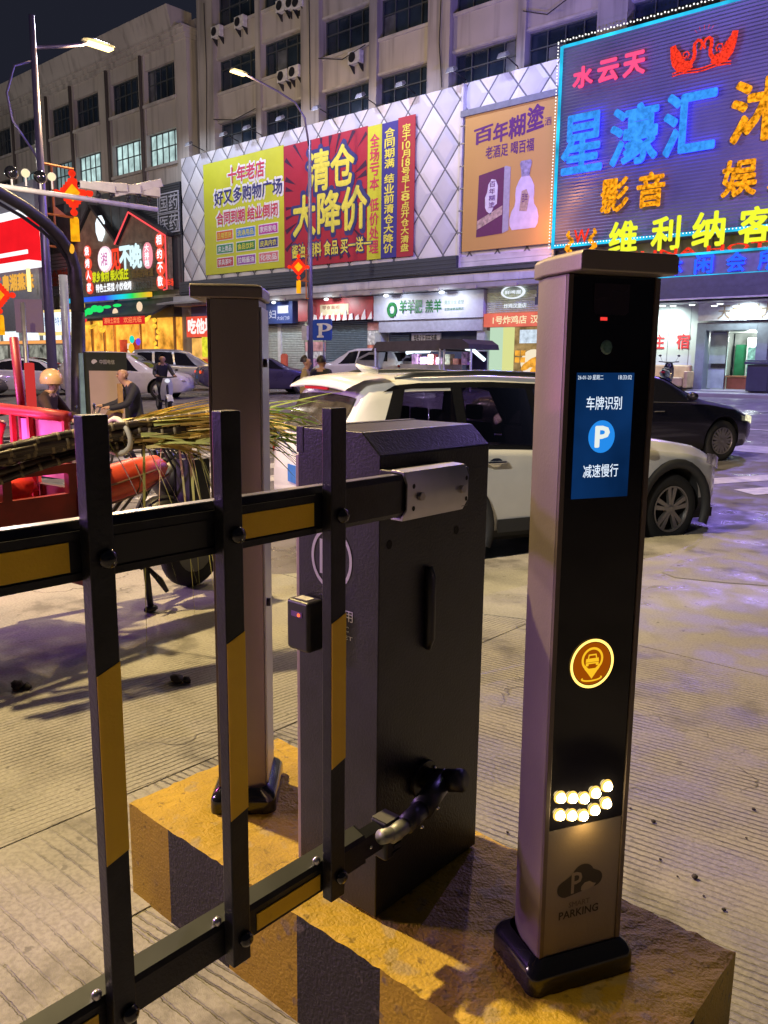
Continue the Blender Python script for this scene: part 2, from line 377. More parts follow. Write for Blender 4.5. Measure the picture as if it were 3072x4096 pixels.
for pts in ([(-40.0, 29.86, 21), (-39.9, 29.86, 17.5), (-40.1, 29.86, 13.4)], [(-31.6, 29.84, 19), (-31.55, 29.84, 14)], [(-23.4, 29.84, 19), (-23.5, 29.84, 15.2), (-23.3, 29.84, 13.4)], [(-39.3, 29.8, 14.9), (-37.5, 29.8, 14.55), (-35.7, 29.8, 14.8)], [(-30.9, 29.8, 16.2), (-29.3, 29.8, 15.8), (-27.8, 29.8, 16.1)], [(-19.3, 29.8, 15.4), (-18.2, 29.8, 15.0), (-16.9, 29.8, 15.5)]):
    mb = MB(); mb.tube(pts, .022, 6); mb.build('cable', CB, blk)
# ---- AC units hung under the windows
def ac_unit(px, py, first=[None]):
    p = aty(px, py, 29.95)
    if first[0] is None:
        t = thing('air_conditioner', '', 'air conditioner', p, group='air conditioner units on the grey block')
        mb = MB(); mb.box(p.x-.38, p.x+.38, p.y-.16, p.y+.14, p.z-.28, p.z+.28); mb.build('casing', P('ac_white', (.62, .62, .60), .5, var=.2), t, .02)
        mb = MB(); y = p.y-.166; mb.lathe([(.0, y), (.21, y), (.225, y-.012)], lambda u, v, d: (p.x-.1+u, d, p.z+v), 20); mb.build('fan_grille', DARK, t)
        for s in (-.3, .26):
            mb = MB(); mb.box(p.x+s, p.x+s+.04, p.y-.15, p.y+.22, p.z-.32, p.z-.285); mb.prism([(p.y-.1, p.z-.321), (p.y+.22, p.z-.321), (p.y+.22, p.z-.6), (p.y+.17, p.z-.6)], lambda u, v, d: (d, u, v), p.x+s, p.x+s+.04); mb.build('bracket', DARK, t)
        first[0] = t
    else:
        t = copy_tree(first[0]); t.location = p
    return t
acs = [(869, 128, 'air conditioner lowest left on the grey block, next to the corner pier'), (963, 89, 'air conditioner with black fan showing, second from the corner pier'), (1131, 24, 'air conditioner leftmost of the three close together at the top'), (1170, 12, 'air conditioner in the middle of the three at the top'), (1196, 10, 'air conditioner rightmost of the three at the top, beside a wide pier'), (1136, 306, 'air conditioner on the left of the pair under the middle window'), (1182, 289, 'air conditioner on the right of the pair under the middle window'), (1423, 231, 'air conditioner hanging alone under a curtained window right of the lamp')]
for x, y, l in acs: ac_unit(x, y)['label'] = l
# ---- left building: cream, two rows of windows, heavy cornice
lb = thing('workshop_building', 'long cream three storey building with heavy cornice and lit second row windows at the left', 'building', (-60, 30, .85))
mb = MB()
cols = [(-46.18, -43.0), (-50.1, -46.8), (-54.72, -51.5), (-58.1, -55.3), (-63.35, -60.05), (-67.3, -64.2), (-71.6, -68.4), (-75.8, -72.5), (-80, -76.7)]
xs = sorted(cols); edges = [-84]+[v for c in xs for v in c]+[-41.8]
for i in range(0, len(edges), 2): mb.box(edges[i], edges[i+1], 29.9, 30.6, .85, 19.7)
for c in xs:
    for lo, hi in ((.85, 9.8), (11.6, 13.3), (15.2, 16.9), (18.85, 19.7)): mb.box(c[0]-.003, c[1]+.003, 29.99, 30.6, lo, hi)
mb.box(-84, -41.8, 30.6, 42, .85, 20.9); mb.build('wall', WALL2, lb)
mb = MB(); mb.box(-84, -41.74, 29.78, 30.6, 19.7, 19.95); mb.box(-84, -41.70, 29.66, 30.6, 19.95, 20.2); mb.box(-84, -41.66, 29.5, 30.6, 20.2, 20.32)
mb.prism([(29.5, 20.32), (29.2, 21.45), (30.9, 21.45), (30.9, 20.32)], lambda u, v, d: (d, u, v), -84, -42.6); mb.build('cornice', WALL2, lb)
mb = MB()
for c in xs: mb.tube([(c[0]-.22, 29.8, 5), (c[0]-.22, 29.8, 19.7)], .1, 8)
mb.build('downpipe', P('pipe_brown', (.12, .105, .09), .6), lb)
for k, c in enumerate(cols[:7]):
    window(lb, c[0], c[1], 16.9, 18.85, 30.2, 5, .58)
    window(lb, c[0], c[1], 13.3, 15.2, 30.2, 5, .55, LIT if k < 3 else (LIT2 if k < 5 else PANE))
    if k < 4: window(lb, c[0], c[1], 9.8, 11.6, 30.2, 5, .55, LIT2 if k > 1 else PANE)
for c in xs:
    for z in (16.72, 13.12): mb = MB(); mb.box(c[0]-.1, c[1]+.1, 29.8, 29.985, z, z+.17); mb.build('sill', SILL, lb)
# recessed link between the two blocks
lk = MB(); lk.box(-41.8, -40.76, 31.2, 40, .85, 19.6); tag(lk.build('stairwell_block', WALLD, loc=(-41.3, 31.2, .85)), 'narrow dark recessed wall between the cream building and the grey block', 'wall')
lk = MB(); lk.prism([(-8, 0), (-7.5, .35), (0, .9), (7.5, .35), (8, 0)], lambda u, v, d: (-78+u, d, 23.5+v), 40, 60); lk.box(-84, -72, 42, 60, .85, 23.5)
tag(lk.build('roof_canopy', P('tin_roof', (.34, .34, .35), .6), loc=(-78, 42, 20)), 'curved pale tin roof showing above the cream building at far left', 'roof')
# ---- lower zone of the left building: slatted dark cladding above the shops
cl = MB()
for k in range(22): cl.box(-47.4, -42.5, 29.62, 29.88, 9.05+k*.135-.0, 9.15+k*.135)
cl.box(-47.4, -42.5, 29.7, 29.89, 6.0, 12.05)
cld = tag(cl.build('slatted_cladding', P('slate_louvre', (.075, .085, .10), .55, .3), loc=(-45, 29.7, 6)), 'dark slatted cladding with square seal characters beside the diamond signboard', 'cladding')
OFF[cld.name] = Vector((-45, 29.7, 6))
SEAL = P('seal_letters', (.50, .52, .60), .5)
zc = aty(690, 800, 29.6); z2 = aty(690, 870, 29.6)
text('国药', 'lettering', SEAL, cld, -44.55, -42.7, zc.z-.55, zc.z+.35, 29.6, .01)
text('医药', 'lettering', SEAL, cld, -44.55, -42.7, z2.z-.72, z2.z+.2, 29.6, .01)
mb = MB()
for zz in (zc.z-.1, z2.z-.26):
    for a, b_, c, d in ((-44.75, -44.67, -.62, .62), (-42.62, -42.54, -.62, .62), (-44.67, -42.62, .54, .62), (-44.67, -42.62, -.62, -.54)): mb.box(a, b_, 29.58, 29.61, zz+c*.95, zz+d*.95)
mb.build('seal_border', SEAL, cld)
GLZ = P('dark_glazing', (.05, .065, .075), .2, var=.5, scale=.8)
gl = MB()
for k in range(14): gl.box(-62.2+k*1.0, -61.25+k*1.0, 29.72, 29.8, 7.2, 12.3)
gl.box(-62.3, -47.5, 29.8, 29.88, 7.0, 12.4)
tag(gl.build('corrugated_cladding', P('grey_sheet', (.13, .145, .16), .5, .4, var=.25, scale=2), loc=(-55, 29.7, 7)), 'dark grey sheet cladding in vertical panels behind the house shaped restaurant sign', 'cladding')
# ---- long canopy over the shops
cn = thing('shop_canopy', 'long tiled canopy with dark blue ribbed fascia running under the diamond signboard', 'canopy', (-30, 29.4, 5))
mb = MB()
for k in range(9): mb.box(-42.4, -21.9, 29.35-.02*(k % 2), 29.85, 5.52+k*.085, 5.60+k*.085)
mb.box(-42.4, -17.4, 29.42, 29.9, 5.42, 5.515); mb.box(-21.9, -17.4, 29.3, 29.9, 5.52, 5.75); mb.build('fascia', P('ribbed_fascia', (.055, .065, .095), .45, .3), cn)
mb = MB()
for k in range(34): mb.box(-42.4+k*.75, -41.66+k*.75, 28.9, 29.95, 5.06, 5.40)
mb.build('tile_band', P('white_tile', (.62, .62, .66), .35, var=.2, scale=1.3), cn)
mb = MB(); mb.box(-42.4, -17.2, 28.95, 29.95, 4.84, 5.055); mb.build('soffit', P('grey_soffit', (.42, .42, .44), .6, var=.25, scale=1), cn)
for k in range(12):
    mb = MB(); x = -41+k*2.0; mb.box(x, x+.5, 28.86, 28.94, 4.80, 4.92); mb.build('bracket', SILL, cn)
mb = MB(); mb.tube([(-42, 28.8, 5.46), (-34, 28.8, 5.38), (-26, 28.8, 5.5), (-17.4, 28.8, 5.44)], .025, 6); mb.tube([(-42, 28.78, 5.58), (-30, 28.78, 5.5), (-17.4, 28.78, 5.62)], .02, 6); mb.build('cable', BLACK, cn)
for x in (-38, -33.2, -29.3, -25.4, -22.2):
    mb = MB(); mb.ball((x, 28.75, 4.70), (.16, .08, .07), 10, 6); mb.build('canopy_lamp', E('canopy_lamp', (.88, .95, 1), 2.2), cn)
    lamp('canopy_light', 'SPOT', (x, 28.2, 4.66), 150, (.86, .95, 1), (x, 30.1, 2.6), .08, 150, .8)
# ---- shop units (behind them solid walls)
def shop(name, label, x0, x1):
    t = thing(name, label, 'shop', ((x0+x1)/2, 29.9, .85))
    mb = MB(); mb.box(x0, x1, 30.2, 31.5, .85, 4.84); mb.build('wall', P('shop_wall', (.42, .42, .42), .7, var=.15, scale=1), t)
    return t
def shutter(par, x0, x1, z0, z1, y, m_, step=.09):
    mb = MB(); n = int((z1-z0)/step)
    for k in range(n):
        a = z0+k*step; mb.add([(x0, y, a), (x1, y, a), (x1, y-.035, a+step*.55), (x0, y-.035, a+step*.55), (x1, y, a+step), (x0, y, a+step)], [(0, 1, 2, 3), (3, 2, 4, 5)])
    return mb.build('roller_shutter', m_, par, fixn=False)
PALE = P('pale_shutter', (.55, .60, .57), .5, .2, var=.15); STEEL = P('steel_shutter', (.20, .25, .30), .4, .5)
s = shop('clinic_shop', 'closed shop with dark blue sign and two pale lit roller shutters', -42.4, -32.2)
mb = MB(); mb.box(-41.5, -32.6, 29.5, 29.9, 3.68, 4.80); mb.build('sign_board', P('navy_board', (.035, .06, .22), .4), s)
SG = P('sign_silver', (.55, .55, .68), .4); 
text('动医妇', 'lettering', SG, s, -35.7, -33.9, 3.95, 4.4, 29.49, .01); mb = MB(); mb.box(-33.75, -32.9, 29.488, 29.499, 4.2, 4.6); mb.build('sign_panel', SG, s)
text('大众门诊', 'lettering', SG, s, -33.8, -32.8, 3.86, 4.05, 29.49, .01)
shutter(s, -41, -34.35, .85, 3.66, 30.1, PALE); shutter(s, -34.1, -32.3, .85, 3.66, 30.1, PALE); shutter(s, -36.2, -34.36, .85, 3.66, 30.08, PALE)
mb = MB(); mb.box(-34.35, -34.1, 30.0, 30.15, .85, 3.66); mb.build('door_post', WHITE, s)
mb = MB(); mb.zprism([(-35.1, 29.5), (-34.75, 29.5), (-34.75, 29.62), (-35.1, 29.62)], .85, 1.95); ob = mb.build('standing_board', P('beige_board', (.62, .42, .28), .5), None, loc=(-34.9, 29.56, .85)); tag(ob, 'small beige standing board in front of the left pale shutter', 'board', 'standing boards before the shutters')
mb = MB(); mb.fprism([(-33.55, .85), (-33.1, .85), (-33.1, 2.0), (-33.2, 2.1), (-33.45, 2.1), (-33.55, 2.0)], 29.5, 29.62); ob = mb.build('standing_board', P('red_board', (.66, .13, .08), .5), None, loc=(-33.3, 29.56, .85)); tag(ob, 'small red standing board with rounded top before the right pale shutter', 'board', 'standing boards before the shutters')
s = shop('snack_shop', 'red fronted closed shop with steel roller shutter and poster covered pillars', -32.19, -26.9)
PK = P('red_fascia', (.52, .075, .085), .4, var=.3, scale=2); PNK = P('pink_poster', (.72, .36, .38), .5, var=.5, scale=2.5)
mb = MB(); mb.box(-32.15, -26.92, 29.5, 29.9, 3.75, 4.80); mb.build('sign_board', PK, s)
mb = MB(); mb.box(-30.5, -28.5, 29.485, 29.498, 4.0, 4.52); mb.build('sign_panel', P('cream_panel', (.72, .60, .38), .5), s)
mb = MB(); mb.fprism([(-31.1+.33*math.cos(a*.5236), 4.26+.36*math.sin(a*.5236)) for a in range(12)], 29.47, 29.498); mb.build('sign_disc', P('deep_red', (.35, .03, .05), .4), s)
mb = MB(); 
for k in range(11): mb.fprism([(-31.4+k*.42, 3.72), (-31.1+k*.42, 3.74), (-31.15+k*.42, 3.72+rnd.uniform(.2, .5)), (-31.33+k*.42, 3.72+rnd.uniform(.1, .35))], 29.44, 29.46)
mb.build('sign_trim', P('white_trim', (.9, .88, .9), .5), s)
text('零食量贩', 'lettering', P('brown_ink', (.30, .10, .08), .5), s, -30.35, -29.1, 4.28, 4.46, 29.48, .01)
shutter(s, -30.7, -27.75, .85, 3.74, 30.1, STEEL)
pm = [P('poster_a', (.75, .68, .45), .5, var=.6, scale=6), P('poster_b', (.55, .30, .55), .5, var=.7, scale=6), P('poster_c', (.70, .22, .16), .5, var=.6, scale=5), P('poster_d', (.68, .66, .74), .5, var=.5, scale=7)]
for x0, x1 in ((-32.15, -30.75), (-27.7, -26.92)):
    z = .85
    while z < 3.6:
        h = rnd.uniform(.35, .75); mb = MB(); mb.box(x0, x1, 30.02-rnd.uniform(0, .03), 30.19, z, min(3.74, z+h)-.02); mb.build('poster', rnd.choice(pm+[PNK, PNK]), s); z += h
s = shop('barbershop', 'pale lilac shopfront with green lettering and dark recess below', -26.89, -20.5)
mb = MB(); mb.box(-26.85, -20.52, 29.5, 29.9, 3.65, 4.80); mb.build('sign_board', P('lilac_board', (.55, .56, .68), .45, var=.06), s)
mb = MB(); mb.box(-26.6, -20.6, 29.6, 29.95, 3.1, 3.645); mb.build('lower_fascia', P('lilac_board2', (.40, .40, .52), .45), s)
GRN = P('green_letters', (.02, .17, .05), .4, var=.3)
mb = MB(); mb.lathe([(.30, 29.49), (.30, 29.44), (.16, 29.44), (.16, 29.49)], lambda u, v, d: (-25.65+u*1.0, d, 4.12+v*1.15), 24); mb.build('ring_emblem', GRN, s)
text('羊羊肥', 'lettering', GRN, s, -25.2, -23.85, 3.93, 4.52, 29.46, .03, .03); text('羔羊', 'lettering', GRN, s, -23.65, -22.75, 3.93, 4.48, 29.46, .03, .03)
text('美发沙龙 造型', 'lettering', P('green_pale', (.22, .34, .26), .5), s, -22.6, -21.55, 4.24, 4.42, 29.49, .01)
text('全国连锁品牌店', 'lettering', GRN, s, -22.6, -21.55, 3.98, 4.1, 29.49, .01)
mb = MB(); mb.box(-26.4, -20.7, 30.15, 30.19, .85, 3.1); mb.build('recess', P('recess_blue', (.06, .075, .13), .4, var=.3, scale=1.5), s)
mb = MB(); mb.box(-24.9, -23.2, 30.02, 30.1, 2.55, 3.05); mb.build('notice', P('notice_white', (.7, .7, .74), .5), s); text('转让旺铺', 'lettering', BLACK, s, -24.75, -23.4, 2.62, 2.98, 30.01, .01)
shutter(s, -26.3, -25.1, 2.3, 3.08, 30.12, STEEL)
for x in (-26.75, -20.75):
    mb = MB(); mb.box(x-.2, x+.2, 29.7, 30.18, .85, 3.1); mb.build('pillar', P('lilac_pillar', (.45, .47, .52), .5), s)
s = shop('fried_chicken_shop', 'small lit snack shop with pale green slatted wall, red sign and chicken poster', -20.49, -17.25)
mb = MB()
for k in range(16): mb.add([(-20.45, 29.7, 3.78+k*.085), (-17.3, 29.7, 3.78+k*.085), (-17.3, 29.64, 3.83+k*.085), (-20.45, 29.64, 3.83+k*.085), (-17.3, 29.7, 3.865+k*.085), (-20.45, 29.7, 3.865+k*.085)], [(0, 1, 2, 3), (3, 2, 4, 5)])
mb.build('slatted_wall', P('mint_slats', (.66, .74, .60), .5), s, fixn=False)
lo = E('sign_white_glow', (.85, .9, 1), 1.1)
mb = MB(); mb.lathe([(.52, 29.6), (.52, 29.55), (.42, 29.55)], lambda u, v, d: (-19.1+u*1.12, d, 4.62+v*.52), 28); mb.build('oval_frame', lo, s)
text('鲜啤屋', 'lettering', lo, s, -19.5, -18.7, 4.54, 4.70, 29.56, .02); text('炸鸡汉堡店', 'lettering', lo, s, -19.55, -18.45, 3.98, 4.16, 29.6, .02)
mb = MB(); mb.box(-20.47, -17.3, 29.5, 29.72, 3.23, 3.77); mb.build('sign_board', E('sign_coral', (.95, .20, .14), .85, var=.15, scale=2), s)
text('1号炸鸡店', 'lettering', E('sign_cream', (1, .82, .50), 1.0), s, -20.0, -18.35, 3.34, 3.66, 29.49, .03); text('汉堡', 'lettering', MATS['sign_cream'], s, -18.15, -17.4, 3.34, 3.66, 29.49, .03)
mb = MB(); mb.box(-20.4, -19.75, 29.9, 30.19, .85, 3.22); mb.build('door_pillar', E('mint_lit', (.62, .85, .62), .85), s); mb = MB(); mb.box(-19.74, -19.3, 29.92, 30.19, .85, 3.22); mb.build('door_pillar', E('lime_lit', (.85, .88, .35), .85), s)
mb = MB(); mb.box(-19.28, -17.3, 30.1, 30.19, .85, 3.22); mb.build('shop_window', E('warm_interior', (.62, .40, .16), .55, var=.6, scale=2.2), s)
mb = MB(); mb.box(-18.9, -17.4, 29.9, 29.96, 2.55, 3.1); mb.build('menu_board', E('menu_light', (.70, .82, .95), .9, var=.3, scale=5), s)
pp = MB(); cs = E('poster_cream', (1, .86, .62), .95); co = E('poster_orange', (.95, .42, .05), .95, var=.35, scale=6)
pp.fprism([(-18.15+.62*math.cos(a*.3), 1.75+.55*math.sin(a*.3)) for a in range(21)], 29.84, 29.86); pp.build('poster_plate', cs, s)
pp = MB()
for cx_, cz_, r1, r2, an in ((-18.05, 1.78, .42, .2, .3), (-17.9, 1.5, .4, .2, .5), (-18.45, 1.62, .3, .14, .6), (-17.6, 1.9, .3, .2, 0)):
    pp.fprism([(cx_+r1*math.cos(a*.45)*math.cos(an)-r2*math.sin(a*.45)*math.sin(an), cz_+r1*math.cos(a*.45)*math.sin(an)+r2*math.sin(a*.45)*math.cos(an)) for a in range(14)], 29.80-.01*r1, 29.835)
pp.build('poster_food', co, s); pp = MB()
for i in (0, 1):
    for j in (0, 1): pp.box(-19.05+i*.28, -18.83+i*.28, 29.83, 29.85, 1.75+j*.28, 1.97+j*.28)
pp.build('poster_picture', co, s)
pp = MB(); pp.box(-18.6, -17.35, 29.8, 29.9, .9, 1.15); pp.build('poster_base', E('poster_red', (.8, .12, .05), .8, var=.5, scale=9), s)
# ---- hotel ground floor
ht = thing('hotel', 'white tiled hotel ground floor with grey portal and red characters, under the blue neon board', 'hotel', (-10, 30, .85))
mb = MB(); mb.box(-17.24, -11.34, 30.0, 31, .85, 5.3); mb.box(-11.34, -8.9, 30.0, 31, 3.22, 5.3); mb.box(-8.9, 2, 30.0, 31, .85, 5.3); mb.build('wall', P('pale_cladding', (.58, .62, .60), .35, var=.06, scale=.6), ht)
mb = MB()
for x in (-15.6, -14.1, -12.55, -11.75):
    mb = MB(); mb.box(x, x+.02, 29.992, 29.999, .85, 3.9); mb.build('panel_joint', GREY, ht)
mb = MB(); mb.box(-17.2, 2, 28.2, 29.98, 3.95, 4.25); mb.box(-17.2, 2, 28.3, 29.99, 4.26, 4.68); mb.build('canopy', P('dark_fascia', (.075, .085, .11), .4, .3), ht)
mb = MB(); mb.box(-17.2, 2, 28.15, 28.3, 3.90, 3.948); mb.box(-17.2, 2, 28.9, 29.99, 3.86, 3.898); mb.build('canopy_trim', P('silver_trim', (.5, .5, .55), .35, .5), ht)
PG = P('portal_grey', (.17, .19, .235), .35, var=.12)
mb = MB(); mb.box(-11.34, -11.02, 29.6, 30.5, .85, 3.2); mb.box(-9.28, -8.9, 29.6, 30.5, .85, 3.2); mb.box(-11.02, -9.28, 29.6, 30.5, 2.92, 3.2); mb.build('portal', PG, ht, .01)
mb = MB(); mb.box(-11.0, -9.3, 32.6, 32.7, .85, 2.92); mb.box(-11.3, -11.05, 30.5, 32.6, .85, 2.92); mb.box(-9.27, -9.1, 30.5, 32.6, .85, 2.92); mb.box(-11.3, -9.1, 30.5, 32.6, 2.92, 3.0); mb.build('lobby', P('lobby_wall', (.45, .46, .44), .5), ht)
mb = MB(); mb.box(-11.3, -9.1, 29.6, 32.6, .84, .872); mb.build('lobby_floor', P('lobby_tile', (.55, .58, .56), .2), ht)
mb = MB(); mb.box(-10.98, -10.4, 30.0, 30.03, .9, 2.9); mb.build('glass_door', P('door_glass', (.35, .42, .42), .08, var=.3, scale=2, spec=.8), ht)
mb = MB(); mb.box(-10.38, -10.35, 29.97, 30.05, .87, 2.91); mb.box(-10.98, -10.38, 29.97, 30.05, 2.86, 2.91); mb.box(-10.98, -10.38, 29.97, 30.05, 1.62, 1.78); mb.build('door_frame', CHROME, ht)
RD = P('red_characters', (.75, .05, .06), .4)
text('住', 'lettering', RD, ht, -13.2, -12.66, 2.3, 2.83, 29.97, .02, .02); text('宿', 'lettering', RD, ht, -12.2, -11.72, 2.3, 2.83, 29.97, .02, .02)
mb = MB(); mb.box(-11.3, -2, 29.5, 29.59, 3.25, 3.88); mb.build('name_board', P('white_board', (.66, .66, .72), .4, var=.15), ht)
text('天水门大厅', 'lettering', P('brown_letters', (.36, .26, .18), .5), ht, -10.6, -8.3, 3.3, 3.8, 29.48, 0)
HL = E('downlight', (.9, 1, .98), 3.0)
for px, py in ((2692, 1226), (2768, 1222), (2857, 1226), (2880, 1218), (2943, 1228), (2650, 1226)):
    p = aty(px, py, 28.9); mb = MB(); mb.lathe([(0, p.z), (.09, p.z), (.11, p.z+.03)], lambda u, v, d: (p.x+u, p.y+v, d), 12); mb.build('downlight', HL, ht)
lamp('canopy_downlight', 'SPOT', (-12.6, 29.0, 3.8), 320, (.82, 1, .95), (-12.8, 30.2, .8), .1, 150, .7)
lamp('canopy_downlight', 'SPOT', (-9.6, 29.0, 3.8), 240, (.82, 1, .95), (-9.7, 30.2, .8), .1, 150, .7)
lamp('lobby_light', 'POINT', (-10.1, 31.6, 2.7), 60, (.9, 1, .95), size=.1)
# lobby furniture and street things before the hotel
fr = thing('drinks_fridge', 'glowing glass door drinks fridge standing in the hotel lobby', 'fridge', (-10.0, 32.2, .87))
mb = MB(); mb.box(-10.35, -9.55, 32.0, 32.55, .88, 2.75); mb.build('cabinet', P('fridge_white', (.7, .75, .72), .4), fr, .02)
mb = MB(); mb.box(-10.28, -9.7, 31.96, 31.99, 1.0, 2.4); mb.build('door', E('fridge_glow', (.35, .72, .62), .85, var=.5, scale=9), fr)
mb = MB(); mb.box(-9.68, -9.58, 31.94, 31.99, 1.0, 2.4); mb.build('light_strip', E('fridge_strip', (.75, 1, .95), 2.0), fr)
ob = MB(); ob.box(-10.85, -10.4, 32.3, 32.5, .88, 2.5); tag(ob.build('green_fridge', P('green_panel', (.02, .18, .08), .35, var=.3, scale=3), loc=(-10.6, 32.4, .88)), 'tall dark green cabinet beside the glowing fridge in the lobby', 'cabinet')
sf = thing('sofa', 'tan sofa standing against the white hotel wall', 'sofa', (-12.7, 29.3, .85))
TAN = P('tan_leather', (.50, .36, .19), .5, var=.25, scale=3)
mb = MB(); mb.box(-13.4, -11.5, 29.0, 29.7, .95, 1.28); mb.build('seat', TAN, sf, .06, 3); mb = MB(); mb.box(-13.4, -11.5, 29.7, 29.93, .95, 1.72); mb.build('backrest', TAN, sf, .07, 3)
for x in (-13.58, -11.48):
    mb = MB(); mb.box(x, x+.16, 29.0, 29.9, .9, 1.5); mb.build('armrest', TAN, sf, .05, 3)
tb = thing('reception_table', 'low red brown table standing inside the hotel portal', 'table', (-10.2, 30.9, .87)); mb = MB(); mb.box(-10.6, -9.75, 30.7, 31.2, 1.3, 1.36); mb.build('top', P('wood_top', (.42, .2, .08), .4), tb, .01); mb = MB(); mb.box(-10.55, -9.8, 30.74, 31.16, .88, 1.295); mb.build('body', P('redwood', (.22, .06, .035), .4), tb)
bn = thing('litter_bin', 'dark blue square litter bin standing right of the hotel portal', 'bin', (-9.0, 29.2, .86)); mb = MB(); mb.box(-9.3, -8.6, 28.95, 29.5, .86, 1.75); mb.build('body', P('navy_bin', (.03, .035, .07), .45), bn, .02); mb = MB(); mb.box(-9.38, -8.52, 28.88, 29.57, 1.76, 1.84); mb.box(-9.34, -8.56, 28.92, 29.53, 1.85, 1.9); mb.build('lid', P('navy_lid', (.05, .055, .09), .35), bn, .01)
# ================================================================ big signboards
# ---- diamond clad signboard: low quilted diamonds on a dark backing
dc = thing('signboard', 'huge white signboard clad in quilted diamond panels above the shop canopy', 'signboard', (-30, 29.7, 6.2))
bd = MB(); bd.box(-42.38, -17.3, 29.75, 30.05, 6.22, 13.28); bd.build('backing', P('joint_grey', (.16, .17, .20), .6), dc)
DIA = [P('diamond_white', (.76, .76, .80), .35, var=.05, scale=.9), P('diamond_grey', (.58, .59, .66), .4, var=.08, scale=.9)]
mb = MB(); hw, hh = .72, .9; g = .045
def clip_poly(poly, x0, x1, z0, z1):
    def cut(P_, f, inter):
        out = []
        for i in range(len(P_)):
            a, b_ = P_[i], P_[(i+1) % len(P_)]
            if f(a): out.append(a)
            if f(a) != f(b_): out.append(inter(a, b_))
        return out
    for ax, v, s in ((0, x0, 1), (0, x1, -1), (1, z0, 1), (1, z1, -1)):
        if not poly: return poly
        def it(a, b_, ax=ax, v=v):
            t = (v-a[ax])/(b_[ax]-a[ax]); return tuple(a[k]+(b_[k]-a[k])*t for k in (0, 1, 2))
        poly = cut(poly, lambda p, ax=ax, v=v, s=s: (p[ax]-v)*s >= 0, it)
    return poly
for j in range(-1, 18):
    for i in range(-1, 19):
        cx_ = -42.38+i*2*hw+(hw if j % 2 else 0); cz_ = 6.4+j*hh
        mb.mat(0 if (j % 2 == 0) else 1)
        c = (cx_, cz_, 29.70); q = [(cx_-hw+g, cz_, 29.74), (cx_, cz_-hh+g*1.2, 29.74), (cx_+hw-g, cz_, 29.74), (cx_, cz_+hh-g*1.2, 29.74)]
        for k in range(4):
            # two-step pillow
            a, b_ = q[k], q[(k+1) % 4]; f1 = .35
            a2 = tuple(a[t]+(c[t]-a[t])*f1 for t in (0, 1)) + (29.708,); b2 = tuple(b_[t]+(c[t]-b_[t])*f1 for t in (0, 1)) + (29.708,)
            for poly in ([a, b_, b2, a2], [a2, b2, c]):
                pl = clip_poly(list(poly), -42.36, -17.32, 6.24, 13.26)
                if len(pl) > 2: mb.add([(p[0], p[2], p[1]) for p in pl], [list(range(len(pl)))])
mb.build('diamond_panel', DIA, dc)
mb = MB(); mb.box(-21.9, -17.3, 29.6, 29.735, 6.0, 6.22); mb.box(-21.9, -17.3, 29.6, 29.9, 5.76, 5.99); mb.box(-21.98, -21.88, 29.5, 29.9, 5.6, 13.2); mb.build('tile_edge', MATS['white_tile'], dc)
# ---- vinyl banners
def banner(name, label, x0, x1, z0, z1, m_, y=29.6):
    t = thing(name, label, 'banner', ((x0+x1)/2, y, z0), group=None)
    mb = MB(); n = 10; mb.box(x0, x1, y, y+.03, z0, z1); mb.build('sheet', m_, t); return t
YEL = P('banner_yellow', (.62, .66, .035), .5, var=.07, scale=.8, bump=4, bscale=.9); RED = P('banner_red', (.42, .016, .045), .5, var=.10, scale=.8, bump=4, bscale=.9); NAV = P('banner_navy', (.035, .03, .26), .5, var=.06)
INKR = P('ink_red', (.62, .05, .12), .5); INKB = P('ink_navy', (.04, .045, .20), .5); INKY = P('ink_yellow', (.82, .78, .10), .5); INKW = P('ink_white', (.85, .85, .88), .5)
def out_text(s, nm, fill, edge, par, x0, x1, z0, z1, y, bold=.03, ob=.09, ex=.012):
    text(s, nm+'_outline', edge, par, x0-ob, x1+ob, z0-ob, z1+ob, y, bold+.05)
    text(s, nm, fill, par, x0, x1, z0, z1, y-ex, bold)
b1 = banner('yellow_banner', 'yellow banner with red and navy lettering and nine coloured category tags', -40.1, -33.29, 6.55, 12.58, YEL)
fxp = lambda px, py: aty(px, py, 29.58).x
out_text('十年老店', 'lettering', INKR, INKW, b1, fxp(912, 690), fxp(1056, 670), 11.28, 12.08, 29.585)
out_text('好又多购物广场', 'lettering', INKB, INKW, b1, fxp(858, 800), fxp(1128, 750), 10.25, 11.02, 29.585)
out_text('合同到期 结业倒闭', 'lettering', INKR, INKW, b1, fxp(867, 880), fxp(1110, 845), 9.2, 9.85, 29.585)
tags = [('日用百货', (.72, .14, .03), INKY), ('洗涤用品', (.05, .25, .75), INKY), ('家用家电', (.52, .07, .42), INKW), ('床上用品', (.05, .30, .15), INKW), ('食品饮料', (.02, .24, .06), INKY), ('皮具内衣', (.04, .04, .25), INKY), ('茶具茶叶', (.55, .05, .09), INKW), ('拉箱酱油', (.32, .08, .45), INKW), ('化妆品', (.68, .20, .24), INKW)]
for i, (s_, c, ink) in enumerate(tags):
    c0, c1 = ((867, 930), (946, 1019), (1036, 1110))[i % 3]; x = fxp(c0, 950); x2 = fxp(c1, 950); z = (8.38, 7.66, 6.94)[i//3]
    mb = MB(); mb.box(x-.05, x2+.05, 29.588, 29.598, z-.05, z+.50); mb.build('tag_border', INKW, b1)
    mb = MB(); mb.box(x, x2, 29.578, 29.587, z, z+.45); mb.build('category_tag', P('tag_%s' % ('red blue magenta teal green navy crimson violet rose'.split()[i]), c, .5), b1)
    text(s_, 'lettering', ink, b1, x+.09, x2-.09, z+.07, z+.38, 29.572, .02)
